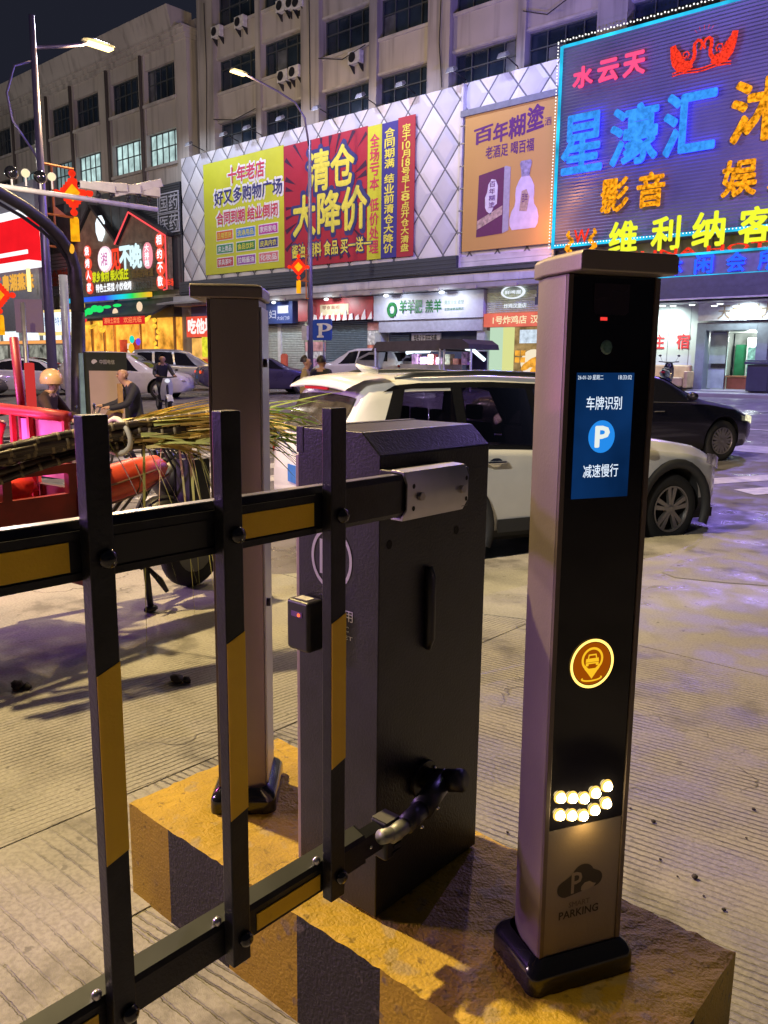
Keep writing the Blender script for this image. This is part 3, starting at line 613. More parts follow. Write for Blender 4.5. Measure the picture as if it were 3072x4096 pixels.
b2 = banner('red_sale_banner', 'red sunburst sale banner with big yellow characters outlined in navy', -33.28, -27.42, 6.51, 12.5, RED)
mb = MB(); rr = random.Random(5); ccx, ccz = -30.3, 9.6
for k in range(26):
    a = k/26*2*math.pi+rr.uniform(-.06, .06); 
    ca, sa = math.cos(a), math.sin(a)
    # ray from the rim inwards
    t = min((2.9/abs(ca)) if abs(ca) > 1e-6 else 99, (2.95/abs(sa)) if abs(sa) > 1e-6 else 99); r0 = t*.995; r1 = t*rr.uniform(.62, .78); wd = rr.uniform(.025, .05)
    pa = (ccx+math.cos(a-wd)*r0*.985, ccz+math.sin(a-wd)*r0*.985); pb = (ccx+math.cos(a+wd)*r0*.985, ccz+math.sin(a+wd)*r0*.985)
    pa = (max(-33.26, min(-27.44, pa[0])), max(6.53, min(12.48, pa[1]))); pb = (max(-33.26, min(-27.44, pb[0])), max(6.53, min(12.48, pb[1])))
    mb.add([(pa[0], 29.592, pa[1]), (pb[0], 29.592, pb[1]), (ccx+ca*r1, 29.592, ccz+sa*r1)], [(0, 1, 2)])
tag(mb.build('sunburst', P('burst_dark', (.05, .01, .05), .5), b2), kind='stuff')
out_text('清仓', 'lettering', INKY, INKB, b2, fxp(1232, 690), fxp(1416, 660), 10.05, 11.92, 29.58, .035, .13)
out_text('大降价', 'lettering', INKY, INKB, b2, fxp(1174, 860), fxp(1466, 830), 8.0, 9.92, 29.58, .035, .13)
out_text('酱油 调料 食品 买一送一', 'lettering', INKY, INKB, b2, fxp(1169, 1010), fxp(1485, 980), 6.93, 7.6, 29.58, .025, .06)
def vert2(t, toks, m_, x0, x1, z0, z1, y):
    n = sum(.5 if c == '' else 1 for c in toks); h = (z1-z0)/n; z = z1
    for c in toks:
        if c == '': z -= h*.5; continue
        text(c, 'lettering', m_, t, x0, x1, z-h*.94, z-h*.06 if c != '一' else z-h*.4, y, .03); z -= h
b3 = banner('yellow_strip_banner', 'narrow yellow vertical banner with red characters between the red sale banner and the navy one', -27.41, -26.53, 6.5, 12.45, YEL)
vert2(b3, list('全场亏本')+['']+list('低价处理'), INKR, -27.25, -26.69, 6.75, 12.1, 29.585)
b4 = banner('navy_strip_banner', 'narrow navy vertical banner with yellow characters', -26.52, -25.56, 6.5, 12.43, NAV)
vert2(b4, list('合同期满')+['']+list('结业前清仓大降价'), INKY, -26.33, -25.75, 6.7, 12.2, 29.585)
b5 = banner('crimson_strip_banner', 'narrow crimson vertical banner with yellow characters and dates, rightmost of the strips', -25.55, -24.55, 6.48, 12.5, RED)
vert2(b5, ['定', '于', '10', '月', '18', '号', '早', '上', '8', '点', '开', '仓', '大', '清', '盘'], INKY, -25.28, -24.82, 6.7, 12.2, 29.585)
# ---- liquor poster
po = thing('liquor_poster', 'orange poster with purple lettering, a purple gift box and a white gourd shaped bottle', 'poster', (-19.5, 29.5, 6.4))
mb = MB(); mb.box(-21.74, -17.34, 29.5, 29.56, 6.42, 11.85); mb.build('sheet', P('poster_tan', (.62, .36, .10), .5, var=.05, scale=.6), po)
mb = MB(); mb.box(-21.95, -17.34, 29.42, 29.6, 11.86, 12.1); mb.build('top_rail', P('rail_grey', (.20, .22, .27), .5), po)
for z in (7.2, 8.1, 9, 9.9, 10.8, 11.5):
    mb = MB(); mb.box(-22.0, -21.75, 29.5, 29.53, z, z+.04); mb.build('tie', GREY, po)
PUR = P('ink_purple', (.12, .012, .17), .5)
for c, x0, x1, z0, z1 in (('百', -21.25, -20.35, 10.65, 11.25), ('年', -20.3, -19.6, 10.55, 11.3), ('糊', -19.55, -18.8, 10.6, 11.4), ('塗', -18.7, -17.95, 10.75, 11.65)):
    text(c, 'lettering', PUR, po, x0, x1, z0, z1, 29.49, .035, shear=.1)
text('老酒足 喝百福', 'lettering', PUR, po, -20.65, -18.35, 10.02, 10.5, 29.49, .02)
text('酒', 'lettering', PUR, po, -17.9, -17.6, 10.85, 11.15, 29.49, .0); 
bx = MB(); bx.fprism([(-21.0, 6.95), (-19.7, 7.0), (-19.7, 9.6), (-20.95, 9.42)], 29.485, 29.498); bx.build('printed_box', P('print_purple', (.13, .012, .10), .5, var=.1), po)
bx = MB(); bx.fprism([(-19.695, 7.0), (-19.4, 7.1), (-19.4, 9.55), (-19.62, 9.63), (-19.695, 9.6)], 29.485, 29.498); bx.build('printed_box_side', P('print_grey', (.42, .40, .48), .5), po)
bx = MB(); bx.fprism([(-20.5, 7.95), (-20.3, 7.8), (-20.15, 8.1), (-20.0, 8.2), (-19.98, 8.9), (-20.1, 9.15), (-20.3, 9.2), (-20.45, 9.0), (-20.5, 8.7), (-20.6, 8.5), (-20.58, 8.1)], 29.475, 29.484); bx.build('printed_label', P('print_white', (.75, .72, .78), .5), po)
for k, c in enumerate('百年糊塗'): text(c, 'lettering', PUR, po, -20.4, -20.1, 8.88-k*.27, 9.1-k*.27, 29.468, .01)
bx = MB(); bx.fprism([(-20.98, 7.25), (-19.72, 7.75), (-19.72, 8.1), (-20.97, 7.6)], 29.475, 29.484); bx.build('printed_ribbon', P('print_tan', (.50, .36, .30), .5, var=.4, scale=8), po)
prof = [(0, 7.05), (.55, 7.08), (.66, 7.25), (.68, 7.5), (.60, 7.8), (.46, 8.0), (.42, 8.2), (.44, 8.45), (.42, 8.7), (.3, 8.95), (.19, 9.1), (.17, 9.35)]
bx = MB(); bx.fprism([(-18.68+r, z) for r, z in prof[1:]]+[(-18.68-r, z) for r, z in prof[1:][::-1]], 29.484, 29.498); bx.build('printed_bottle', P('print_bottle', (.70, .62, .74), .4, var=.12, scale=3), po)
bx = MB(); bx.fprism([(-18.86, 9.1), (-18.5, 9.1), (-18.46, 9.35), (-18.4, 9.6), (-18.45, 9.7), (-18.9, 9.7), (-18.95, 9.6), (-18.88, 9.35)], 29.474, 29.483); bx.build('printed_stopper', P('print_steel', (.30, .28, .40), .4, var=.5, scale=6), po)
bx = MB(); bx.fprism([(-18.9, 7.8), (-18.55, 7.75), (-18.45, 8.3), (-18.6, 8.6), (-18.82, 8.55)], 29.474, 29.483); bx.build('printed_label', P('print_gold', (.45, .33, .25), .5, var=.3, scale=9), po)
text('百年', 'lettering', PUR, po, -18.8, -18.52, 8.1, 8.45, 29.466, .0)
# ---- floodlights on arms above the signboard
fl = None
flp = [(755, 606, 'first'), (893, 585, 'second'), (985, 552, 'third'), (1120, 520, 'fourth'), (1265, 474, 'fifth'), (1440, 436, 'sixth'), (1600, 386, 'seventh'), (1803, 344, 'eighth'), (2010, 280, 'ninth')]
for k, (px, py, nm) in enumerate(flp):
    p = aty(px, py, 28.9)
    p.z = 13.55
    if fl is None:
        t = thing('floodlight', '', 'floodlight', p, group='floodlights along the top of the diamond signboard')
        mb = MB(); mb.add([(p.x-.22, p.y-.12, p.z-.06), (p.x+.22, p.y-.12, p.z-.06), (p.x+.22, p.y+.16, p.z+.1), (p.x-.22, p.y+.16, p.z+.1), (p.x-.16, p.y-.08, p.z+.12), (p.x+.16, p.y-.08, p.z+.12), (p.x+.16, p.y+.1, p.z+.22), (p.x-.16, p.y+.1, p.z+.22)], [(0, 1, 5, 4), (1, 2, 6, 5), (2, 3, 7, 6), (3, 0, 4, 7), (4, 5, 6, 7)]); mb.build('housing', P('flood_grey', (.2, .2, .22), .4, .5), t)
        mb = MB(); mb.quad((p.x-.2, p.y-.11, p.z-.062), (p.x+.2, p.y-.11, p.z-.062), (p.x+.2, p.y+.15, p.z+.09), (p.x-.2, p.y+.15, p.z+.09)); mb.build('lens', E('flood_lens', (.9, .9, 1), 1.6), t)
        mb = MB(); mb.tube([(p.x, p.y+.1, p.z+.1), (p.x+.05, 29.9, p.z-.1), (p.x+.05, 30.0, 13.2)], .025, 6); mb.build('arm', DARK, t); fl = t
    else:
        t = copy_tree(fl); t.location = p
    t['label'] = nm+' floodlight from the left along the top edge of the diamond signboard'
for k in range(8):
    x = -41.2+k*3.2
    lamp('floodlight_beam', 'SPOT', (x, 26.9, 14.6), 430, (.64, .66, 1.0) if x > -36 else (.74, .80, 1.0), (x, 29.8, 8.6), .12, 140, .9)
# ---- neon board of the hotel
nb = thing('neon_board', 'large dark ribbed board with glowing blue, red and yellow characters edged by running bulbs', 'neon sign', (-8, 29.3, 4.7))
mb = MB()
rows = 62; zt_, zb_ = 13.5, 6.15
for k in range(rows):
    z0 = zb_+(zt_-zb_)*k/rows; z1 = zb_+(zt_-zb_)*(k+1)/rows
    mb.add([(-17.22, 29.34, z0), (2, 29.34, z0), (2, 29.30, (z0+z1)/2), (-17.22, 29.30, (z0+z1)/2), (2, 29.34, z1), (-17.22, 29.34, z1)], [(0, 1, 2, 3), (3, 2, 4, 5)])
mb.box(-17.22, 2, 29.35, 29.98, zb_, zt_); mb.build('ribbed_board', P('board_grey', (.15, .15, .18), .4, .2, var=.12, scale=.5), nb, fixn=False)
BLU = E('neon_blue', (.045, .32, 1.0), 1.0, var=.30, scale=7); HALO = E('neon_halo', (.02, .025, 1.0), 7, True); PINK = E('neon_pink', (1.0, .10, .28), 1.0); PHALO = E('pink_halo', (1, .03, .16), 2.0, True)
ORG = E('neon_orange', (1.0, .36, .012), 1.0, var=.75, scale=9); YLW = E('neon_yellow', (.95, 1.0, .04), 1.0); YHALO = E('yellow_halo', (.7, .8, .02), 1.3, True); REDN = E('neon_red', (1.0, .045, .02), 1.0, var=.5, scale=14)
def neon(c, x0, x1, z0, z1, m_, halo=None, y=29.1, bold=.04, par=nb):
    o = text(c, 'letter', m_, par, x0, x1, z0, z1, y, bold)
    if halo:
        # halo strip on the back of the letter, shining on the board
        vs, fs = [v.co.copy() for v in o.data.vertices], [list(p.vertices)[::-1] for p in o.data.polygons]
        me = bpy.data.meshes.new('halo'); me.from_pydata([(v.x, v.y+.025, v.z) for v in vs], [], fs); me.materials.append(halo); h = bpy.data.objects.new('halo', me); col.objects.link(h); h.parent = o
    return o
neon('星', -16.85, -15.2, 8.85, 10.85, BLU, HALO, bold=.03); neon('濠', -14.85, -13.1, 8.85, 10.8, BLU, HALO, bold=.035); neon('汇', -12.85, -11.1, 8.9, 10.85, BLU, HALO, bold=.035); neon('沐', -10.55, -8.8, 8.95, 10.8, ORG, bold=.04)
for k, c in enumerate('水云天'): neon(c, -16.52+k*1.0, -15.75+k*1.0, 11.83, 12.52+k*.02, PINK, PHALO, bold=.05)
for c, x0, x1, z0, z1 in (('影', -15.1, -14.05, 7.25, 8.4), ('音', -13.7, -12.7, 7.28, 8.42), ('娱', -10.68, -9.6, 7.28, 8.4), ('乐', -9.2, -8.2, 7.28, 8.4)): neon(c, x0, x1, z0, z1, ORG, bold=.04)
for c, x0, x1 in (('维', -14.6, -13.55), ('利', -12.97, -11.98), ('纳', -11.5, -10.45), ('客', -9.95, -8.9), ('栈', -8.4, -7.4)): neon(c, x0, x1, 5.72, 6.82, YLW, YHALO, y=28.95, bold=.035)
# swan emblem, red points of light
sw = MB()
def ribbon(pts, w_, y=29.1):
    n = len(pts); L_, R_ = [], []
    for i in range(n):
        a = Vector(pts[max(0, i-1)]); b_ = Vector(pts[min(n-1, i+1)]); d = (b_-a).normalized(); nn = Vector((-d.y, d.x)); ww = w_(i/(n-1)) if callable(w_) else w_
        p = Vector(pts[i]); L_.append((p.x+nn.x*ww, y, p.y+nn.y*ww)); R_.append((p.x-nn.x*ww, y, p.y-nn.y*ww))
    sw.grid([L_, R_])
def swan(s, cx_):
    # one swan: neck, body and raised wing; s mirrors it
    f = lambda pts: [(cx_+s*x, z) for x, z in pts]
    ribbon(f([(.06, 12.12), (.0, 12.26), (.05, 12.4), (.16, 12.44), (.26, 12.36), (.27, 12.2), (.24, 12.06), (.26, 11.9), (.36, 11.76), (.52, 11.68)]), lambda t: .04+.04*t)
    ribbon(f([(.30, 11.72), (.5, 11.66), (.72, 11.74), (.86, 11.9), (.95, 12.12), (1.02, 12.45)]), lambda t: .09+.13*math.sin(t*3.0)*(1-t*.6))
    ribbon(f([(.48, 11.95), (.42, 12.06), (.5, 12.17), (.62, 12.14), (.65, 12.02), (.56, 11.96), (.52, 12.04)]), .025)
    ribbon(f([(.40, 11.84), (.56, 11.84), (.70, 11.96), (.78, 12.16), (.98, 12.44)]), lambda t: .05*math.sin(t*3.1)+.008)
swan(-1, -11.72); swan(1, -11.68)
for z in (11.56, 11.47): ribbon([(-12.7+k*.22, z+.03*math.sin(k*1.1)) for k in range(10)], .022)
for k in range(5):
    a = R(130-k*20); ribbon([(-11.7+.36*math.cos(a), 12.5+.22*math.sin(a)), (-11.7+.48*math.cos(a), 12.5+.36*math.sin(a))], lambda t: .05*math.sin(t*3.1)+.005)
sw.build('swan_emblem', REDN, nb, fixn=False)
text('W', 'crest_letter', REDN, nb, -16.12, -15.5, 6.25, 6.72, 29.05, .03)
for s in (-1, 1):
    mb = MB()
    for k in range(9): mb.ball((-15.82+s*(.48+.10*math.sin(k*1.1)), 29.05, 5.98+k*.085), (.13-.008*k, .02, .08), 8, 5)
    mb.build('crest_lion', ORG, nb)
text('VILINA HOTEL', 'lettering', REDN, nb, -14.2, -8.0, 5.47, 5.72, 28.9, .02)
# running bulbs and tube lights round the board
BULB = E('bulb_white', (1, .98, .95), 1.8); CY = E('tube_cyan', (.03, .62, 1.0), 1.0, var=.55, scale=.9)
mb = MB()
for k in range(64): mb.ball((-17.28, 29.2, 6.2+k*.117), .026, 6, 4)
for k in range(150): mb.ball((-17.28+k*.125, 29.2, 13.62+.03*(k % 2)), .03, 6, 4)
for k in range(120): mb.ball((-16.9+k*.12, 29.0, 6.22), .022, 6, 4)
tag(mb.build('bulb_border', BULB, nb), kind='stuff')
mb = MB(); mb.box(-17.19, -17.10, 29.2, 29.29, 6.15, 13.46); mb.box(-17.1, 2, 29.2, 29.29, 13.40, 13.48); mb.box(-17.1, -7, 29.15, 29.25, 6.16, 6.28); mb.build('tube_border', CY, nb)
# lower strip of the neon board
ls = thing('neon_strip_board', 'low dark board with blue neon characters edged with cyan tubes above the hotel canopy', 'neon sign', (-8, 28.6, 4.7))
mb = MB(); mb.box(-14.6, 2, 28.6, 29.28, 4.69, 5.44); mb.build('board', P('strip_board', (.13, .13, .18), .4, .2), ls)
for c, x0 in (('星', -14.2), ('级', -13.2), ('休', -12.22), ('闲', -11.18), ('会', -10.12), ('所', -9.1)): neon(c, x0, x0+.6, 4.78, 5.38, E('neon_blue2', (.03, .16, 1.0), 1.0), HALO, y=28.5, par=ls, bold=.03)
mb = MB(); mb.box(-14.6, 2, 28.5, 28.59, 5.40, 5.47); mb.box(-14.6, 2, 28.5, 28.59, 4.67, 4.73); mb.build('tube_border', CY, ls)
lamp('neon_glow', 'POINT', (-14.0, 23.0, 9.8), 2100, (.16, .15, 1.0), size=.0)
lamp('neon_glow', 'POINT', (-7.0, 23.5, 8.5), 2600, (.36, .24, 1.0), size=.0)
lamp('neon_glow', 'POINT', (-17.0, 28.4, 6.9), 110, (1, .38, .1), size=.0)
# ---- house shaped restaurant sign with two gables
hs = thing('restaurant_sign', 'dark timber sign with two house gables, edged in red neon, crowded with glowing characters', 'restaurant sign', (-49, 29.2, 5.8))
TIM = P('timber_dark', (.24, .18, .13), .6, var=.35, scale=2.2, bump=.3, bscale=14)
mb = MB(); mb.fprism([(-55.0, 5.9), (-43.3, 5.9), (-43.3, 8.95), (-47.15, 10.65), (-48.9, 8.9), (-51.95, 11.5), (-55.0, 8.9)], 29.3, 29.55); mb.build('timber_board', TIM, hs)
mb = MB()
for k in range(34): mb.box(-54.9, -43.4, 29.285, 29.297, 5.95+k*.088, 5.97+k*.088)
mb.build('plank_joint', BLACK, hs)
mb = MB()
for a, b_ in (((-55.1, 8.8), (-51.95, 11.6)), ((-51.95, 11.6), (-48.85, 8.95)), ((-48.95, 8.95), (-47.15, 10.75)), ((-47.15, 10.75), (-43.2, 9.0))):
    d = (Vector(b_)-Vector(a)).normalized(); n = Vector((-d.y, d.x))*.16
    mb.fprism([a, b_, (b_[0]+n.x, b_[1]+n.y), (a[0]+n.x, a[1]+n.y)], 29.1, 29.6)
mb.build('gable_trim', P('gable_trim', (.035, .036, .04), .5), hs)
mb = MB(); mb.tube([(-48.9, 29.05, 8.95), (-47.15, 29.05, 10.72), (-43.25, 29.05, 8.98), (-43.25, 29.05, 5.9), (-43.6, 29.05, 5.88)], .055, 6); mb.build('neon_outline', E('neon_outline_red', (1, .09, .10), 1.15), hs)
RO = E('oval_red', (1, .10, .05), .95); WH = E('oval_white', (.92, .95, 1), 1.3); CYN = E('char_cyan', (.72, .95, 1), 1.1); LY = E('char_lime', (.78, .82, .02), .9); OC = P('char_ochre', (.32, .20, .04), .5); GC = P('char_grey', (.17, .16, .17), .5); PKW = E('oval_pink', (1, .62, .72), 1.1)
def oval(cx_, cz_, rx, rz_, m_, y=29.2, nm='light_oval'):
    mb = MB(); mb.fprism([(cx_+rx*math.cos(a*math.pi/9), cz_+rz_*math.sin(a*math.pi/9)) for a in range(18)], y, y+.09); return mb.build(nm, m_, hs)
for k, c in enumerate('相约不散'):
    p = aty(715-0, 0, 29.2); px, py = [(635, 962), (638, 1018), (641, 1072), (641, 1127)][k]; p = aty(px, py, 29.2); oval(p.x, p.z, .42, .42, RO); text(c, 'lettering', WH, hs, p.x-.24, p.x+.28, p.z-.24, p.z+.32, 29.18, .04)
for k, c in enumerate('烧烤人家'):
    px, py = [(347, 1007), (350, 1056), (354, 1103), (357, 1152)][k]; p = aty(px, py, 29.2); oval(p.x, p.z, .42, .40, RO); text(c, 'lettering', WH, hs, p.x-.24, p.x+.28, p.z-.24, p.z+.32, 29.18, .04)
p = aty(418, 1037, 29.2); oval(p.x, p.z, .85, .82, PKW); oval(p.x, p.z, .74, .72, WH, 29.17); text('湘', 'lettering', E('char_magenta', (.85, .25, .55), .8), hs, p.x-.4, p.x+.4, p.z-.42, p.z+.42, 29.15, .02)
p = aty(464, 1040, 29.2); text('见', 'lettering', E('char_red', (1, .07, .03), 1.0), hs, p.x-.55, p.x+.55, p.z-.6, p.z+.65, 29.15, .05)
p = aty(502, 1031, 29.2); text('不', 'lettering', CYN, hs, p.x-.6, p.x+.6, p.z-.65, p.z+.65, 29.15, .07)
p = aty(545, 1024, 29.2); text('晚', 'lettering', CYN, hs, p.x-.62, p.x+.62, p.z-.7, p.z+.7, 29.15, .06)
p = aty(588, 1022, 29.2); oval(p.x, p.z, .5, .78, E('oval_rose', (1, .35, .42), 1.0)); text('大\n排\n档', 'lettering', WH, hs, p.x-.24, p.x+.24, p.z-.65, p.z+.65, 29.18, .03)
a = aty(372, 1120, 29.2); b_ = aty(514, 1096, 29.2); text('家乡食材 柴火饭庄', 'lettering', LY, hs, a.x, b_.x, a.z-.18, a.z+.5, 29.17, .05)
a = aty(527, 1107, 29.2); b_ = aty(613, 1096, 29.2); text('妈妈的味道', 'lettering', OC, hs, a.x, b_.x, a.z-.1, a.z+.42, 29.2, .03)
a = aty(386, 1163, 29.2); b_ = aty(527, 1150, 29.2); text('特色土菜馆 小炒烧烤', 'lettering', WH, hs, a.x, b_.x, a.z-.12, a.z+.4, 29.17, .04)
a = aty(537, 1150, 29.2); b_ = aty(608, 1140, 29.2); text('5528621', 'lettering', GC, hs, a.x, b_.x, a.z-.1, a.z+.32, 29.2, .02)
a = aty(658, 1138, 29.2); b_ = aty(695, 1130, 29.2); text('停车场', 'lettering', MATS['char_red'], hs, a.x, b_.x, a.z-.12, a.z+.3, 29.17, .05)
p = aty(403, 915, 29.2); mb = MB(); mb.fprism([(p.x-.5, p.z-.2), (p.x-.2, p.z-.75), (p.x+.1, p.z-.8), (p.x+.5, p.z-.35), (p.x+.52, p.z+.4), (p.x+.2, p.z+.8), (p.x-.2, p.z+.8), (p.x-.5, p.z+.4)], 29.12, 29.2); mb.build('light_box', E('lightbox_white', (.80, .92, 1), 1.5), hs)
# rainbow wash tube under the sign
def rainbow():
    m_ = bpy.data.materials.new('rainbow_tube'); m_.use_nodes = True; t = m_.node_tree; t.nodes.remove(t.nodes['Principled BSDF'])
    tc = t.nodes.new('ShaderNodeTexCoord'); sp = t.nodes.new('ShaderNodeSeparateXYZ'); r = t.nodes.new('ShaderNodeValToRGB'); e = t.nodes.new('ShaderNodeEmission')
    t.links.new(tc.outputs['Generated'], sp.inputs[0]); t.links.new(sp.outputs['X'], r.inputs['Fac']); t.links.new(r.outputs['Color'], e.inputs[0]); t.links.new(e.outputs[0], t.nodes['Material Output'].inputs[0]); e.inputs[1].default_value = 1.0
    cs = [(0, (.02, .75, .65)), (.12, (.02, .2, .9)), (.5, (.06, .06, 1)), (.7, (.02, .7, .9)), (.82, (.02, .8, .12)), (.92, (.5, .6, .03)), (1, (.95, .5, .03))]
    el = r.color_ramp.elements
    while len(el) < len(cs): el.new(.5)
    for q, (p_, c) in zip(el, cs): q.position = p_; q.color = (*c, 1)
    m_.cycles.emission_sampling = 'NONE'; return m_
mb = MB(); mb.box(-55.0, -44.6, 28.7, 28.9, 5.5, 5.78); mb.build('rainbow_tube', rainbow(), hs)
# ---- restaurant front under the sign
rf = thing('restaurant', 'restaurant glowing orange at street level, hung with yellow garland lights under a dark awning', 'restaurant', (-49, 30, 1.0))
mb = MB(); mb.box(-55.3, -43.0, 29.3, 29.9, 4.3, 5.45); mb.prism([(27.9, 4.3), (27.9, 4.42), (29.7, 5.3), (29.7, 5.15)], lambda u, v, d: (d, u, v), -55.3, -43.2); mb.build('awning', P('awning_dark', (.06, .065, .075), .6, var=.3, scale=1.5), rf)
WI = E('warm_wall', (1, .42, .05), 1.1, True, var=.65, scale=1.3); WI2 = E('warm_wall_bright', (1, .52, .12), .9, True, var=.5, scale=1.4)
mb = MB(); mb.box(-55.3, -43.0, 29.78, 29.88, 1.0, 4.3); mb.build('lit_wall', WI, rf)
mb = MB(); mb.box(-49.8, -49.0, 29.65, 29.75, 1.2, 3.0); mb.box(-48.2, -47.5, 29.65, 29.75, 1.2, 3.0); mb.build('doorway', E('doorway_red', (.85, .10, .04), .6, var=.7, scale=2), rf)
mb = MB(); mb.box(-48.9, -48.3, 29.65, 29.75, 2.4, 2.75); mb.box(-48.9, -48.3, 29.65, 29.75, 1.9, 2.3); mb.build('menu_board', E('menu_pale', (1, .85, .6), .9), rf)
for x in (-54.9, -53.2, -51.6, -50.3, -47.2, -45.4, -43.4):
    mb = MB(); mb.box(x, x+.14, 29.5, 29.62, 1.0, 4.29); mb.build('post', P('post_wood', (.36, .2, .08), .5), rf)
mb = MB()
for x0, x1, dz in ((-55.2, -53, .7), (-53, -50.6, .35), (-50.6, -49.6, .6), (-49.6, -47.4, .3), (-47.4, -45.8, .3), (-45.8, -44.4, .3)):
    P_ = [Vector((x0+(x1-x0)*t/8, 28.6, 4.15-dz*4*(t/8)*(1-t/8)+(.25 if x0 > -50 else 0))) for t in range(9)]; mb.tube(P_, [.05+.09*math.sin(t/8*3.14) for t in range(9)], 6)
for z in range(8): mb.ball((-44.0+.25*math.sin(z*1.7), 28.7, 1.7+z*.34), (.22, .1, .15), 8, 5)
mb.build('garland_light', E('garland_yellow', (1, .56, .05), 1.15, var=.5, scale=3), rf)
mb = MB()
for c, (x, z) in enumerate(((-50.9, 4.75), (-50.2, 4.85), (-49.5, 5.0), (-48.9, 4.95), (-48.0, 5.05), (-46.8, 5.1))): mb.ball((x, 27.8, z-.1), (.5, .12, .22 if c < 4 else .1), 8, 6)
mb.build('green_light', E('garland_green', (.02, .85, .16), 1.0), rf)
for x, z, c, nm, rr_ in ((-52.0, 5.2, (1, .62, .12), 'amber', .34), (-51.75, 4.35, (1, .04, .06), 'red', .26), (-52.9, 4.6, (.04, .05, 1), 'blue', .22), (-47.9, 4.6, (1, .75, .5), 'peach', .3), (-45.1, 4.9, (1, .75, .5), 'peach', .3), (-46.1, 2.95, (.02, .8, .6), 'teal', .24), (-45.4, 2.8, (.2, .08, .9), 'violet', .22), (-46.2, 2.4, (1, .5, .02), 'orange', .3)):
    mb = MB(); mb.ball((x, 28.3, z), (rr_, .1, rr_), 10, 7); mb.build('lantern_light', E('ball_'+nm, c, .95), rf)
for x0, x1 in ((-49.1, -46.9), (-46.8, -44.4)):
    mb = MB(); mb.box(x0, x1, 28.1, 28.2, 3.85, 4.4); s_ = mb.build('led_sign', E('led_red_back', (.9, .03, .03), .8), rf); text('湘味土菜馆' if x0 < -48 else '欢迎光临', 'lettering', E('led_red_text', (1, .32, .10), 1.1), s_, x0+.2, x1-.2, 3.95, 4.3, 28.08, .01)
lamp('restaurant_light', 'POINT', (-49, 28.2, 3.4), 260, (1, .5, .12), size=.1)
# red lit shop to the right of the restaurant
gs = thing('red_sign_shop', 'narrow orange lit food stall with red light box reading white characters, right of the restaurant', 'shop', (-41, 29.6, 1.0))
a = aty(745, 1285, 29); b_ = aty(845, 1350, 29)
mb = MB(); mb.box(a.x, a.x+4.6, 29, 29.3, b_.z+.05, a.z+.25); mb.build('light_box', E('lightbox_red', (1, .11, .06), .85, var=.2, scale=1), gs)
text('吃他地锅', 'lettering', E('lightbox_text', (1, .82, .78), 1.2), gs, a.x+.2, a.x+3.4, b_.z+.25, a.z+.1, 28.98, .06)
mb = MB(); mb.box(a.x-.2, a.x+4.6, 29.5, 29.7, .9, b_.z); mb.build('lit_wall', WI2, gs)
mb = MB(); mb.box(a.x+.9, a.x+2.1, 29.42, 29.49, 1.9, 3.3); mb.build('menu_board', E('menu_lime', (.9, .85, .05), .9, var=.4, scale=3), gs)
mb = MB(); mb.box(a.x+.9, a.x+4.4, 29.42, 29.49, .95, 1.8); mb.build('counter', E('counter_red', (.9, .15, .06), .6, var=.4, scale=2), gs)
mb = MB(); mb.prism([(28.2, 4.9), (28.2, 5.0), (29.6, 5.25), (29.6, 5.1)], lambda u, v, d: (d, u, v), -43.1, -38.2); mb.build('awning', MATS['grey_soffit'], gs)
# ---- signs at far left
rs = thing('red_fascia_sign', 'large glowing red fascia with white bands cut by the left edge', 'sign', (-62, 26, 6))
a = aty(95, 868, 26); b_ = aty(-60, 850, 26); c = aty(112, 1040, 26); d = aty(100, 1010, 26)
RG = E('fascia_red', (.95, .012, .02), .95, var=.10, scale=.6); WG = E('fascia_white', (.95, .95, 1), 1.2)
mb = MB(); mb.box(b_.x-4, c.x, 26, 27.2, c.z, a.z); mb.build('red_panel', RG, rs)
mb = MB(); mb.box(b_.x-4, c.x-.6, 25.9, 27.2, a.z+.002, a.z+.5); mb.box(b_.x-4, c.x+.1, 25.9, 25.99, d.z-.1, d.z+.15); mb.box(b_.x-4, c.x+.3, 25.9, 27.2, c.z-.3, c.z-.003); mb.build('white_band', WG, rs)
yl = aty(100, 890, 27); y2 = aty(125, 1165, 27)
mb = MB(); mb.tube([(yl.x, 27, yl.z), (yl.x+.02, 27, y2.z)], .13, 8); tag(mb.build('neon_tube', E('tube_yellow', (1, .82, .30), 1.7), loc=(yl.x, 27, y2.z)), 'tall vertical yellow neon tube beside the red fascia', 'neon tube')
a = aty(0, 1130, 27.2); b_ = aty(112, 1115, 27.2)
wl = MB(); wl.box(-80, b_.x+.8, 27.6, 28, a.z-3.4, a.z+6.5); wl_ = tag(wl.build('shop_wall', P('lilac_wall', (.26, .26, .32), .6), loc=(-66, 27.8, 1)), 'plain lilac grey wall under the red fascia at far left', 'wall')
OFF[wl_.name] = Vector((-66, 27.8, 1))
text('粤湘蒸味', 'lettering', E('char_amber', (1, .50, .08), .9), wl_, a.x-.4, b_.x, a.z-.6, a.z+.5, 27.55, .06)
FG = P('far_shop_grey', (.22, .21, .20), .6, var=.3)
mb = MB(); 
for k in range(12): mb.box(-60.5, -55.4, 29.4, 29.6, 6.2+k*.24, 6.4+k*.24)
mb.build('louvre', P('louvre_grey', (.2, .21, .23), .5), lb)
p = aty(235, 1110, 29.3); text('五金建材', 'lettering', P('char_rust', (.30, .07, .04), .6), lb, -58.6, -55.6, p.z-.55, p.z+.55, 29.3, .05)
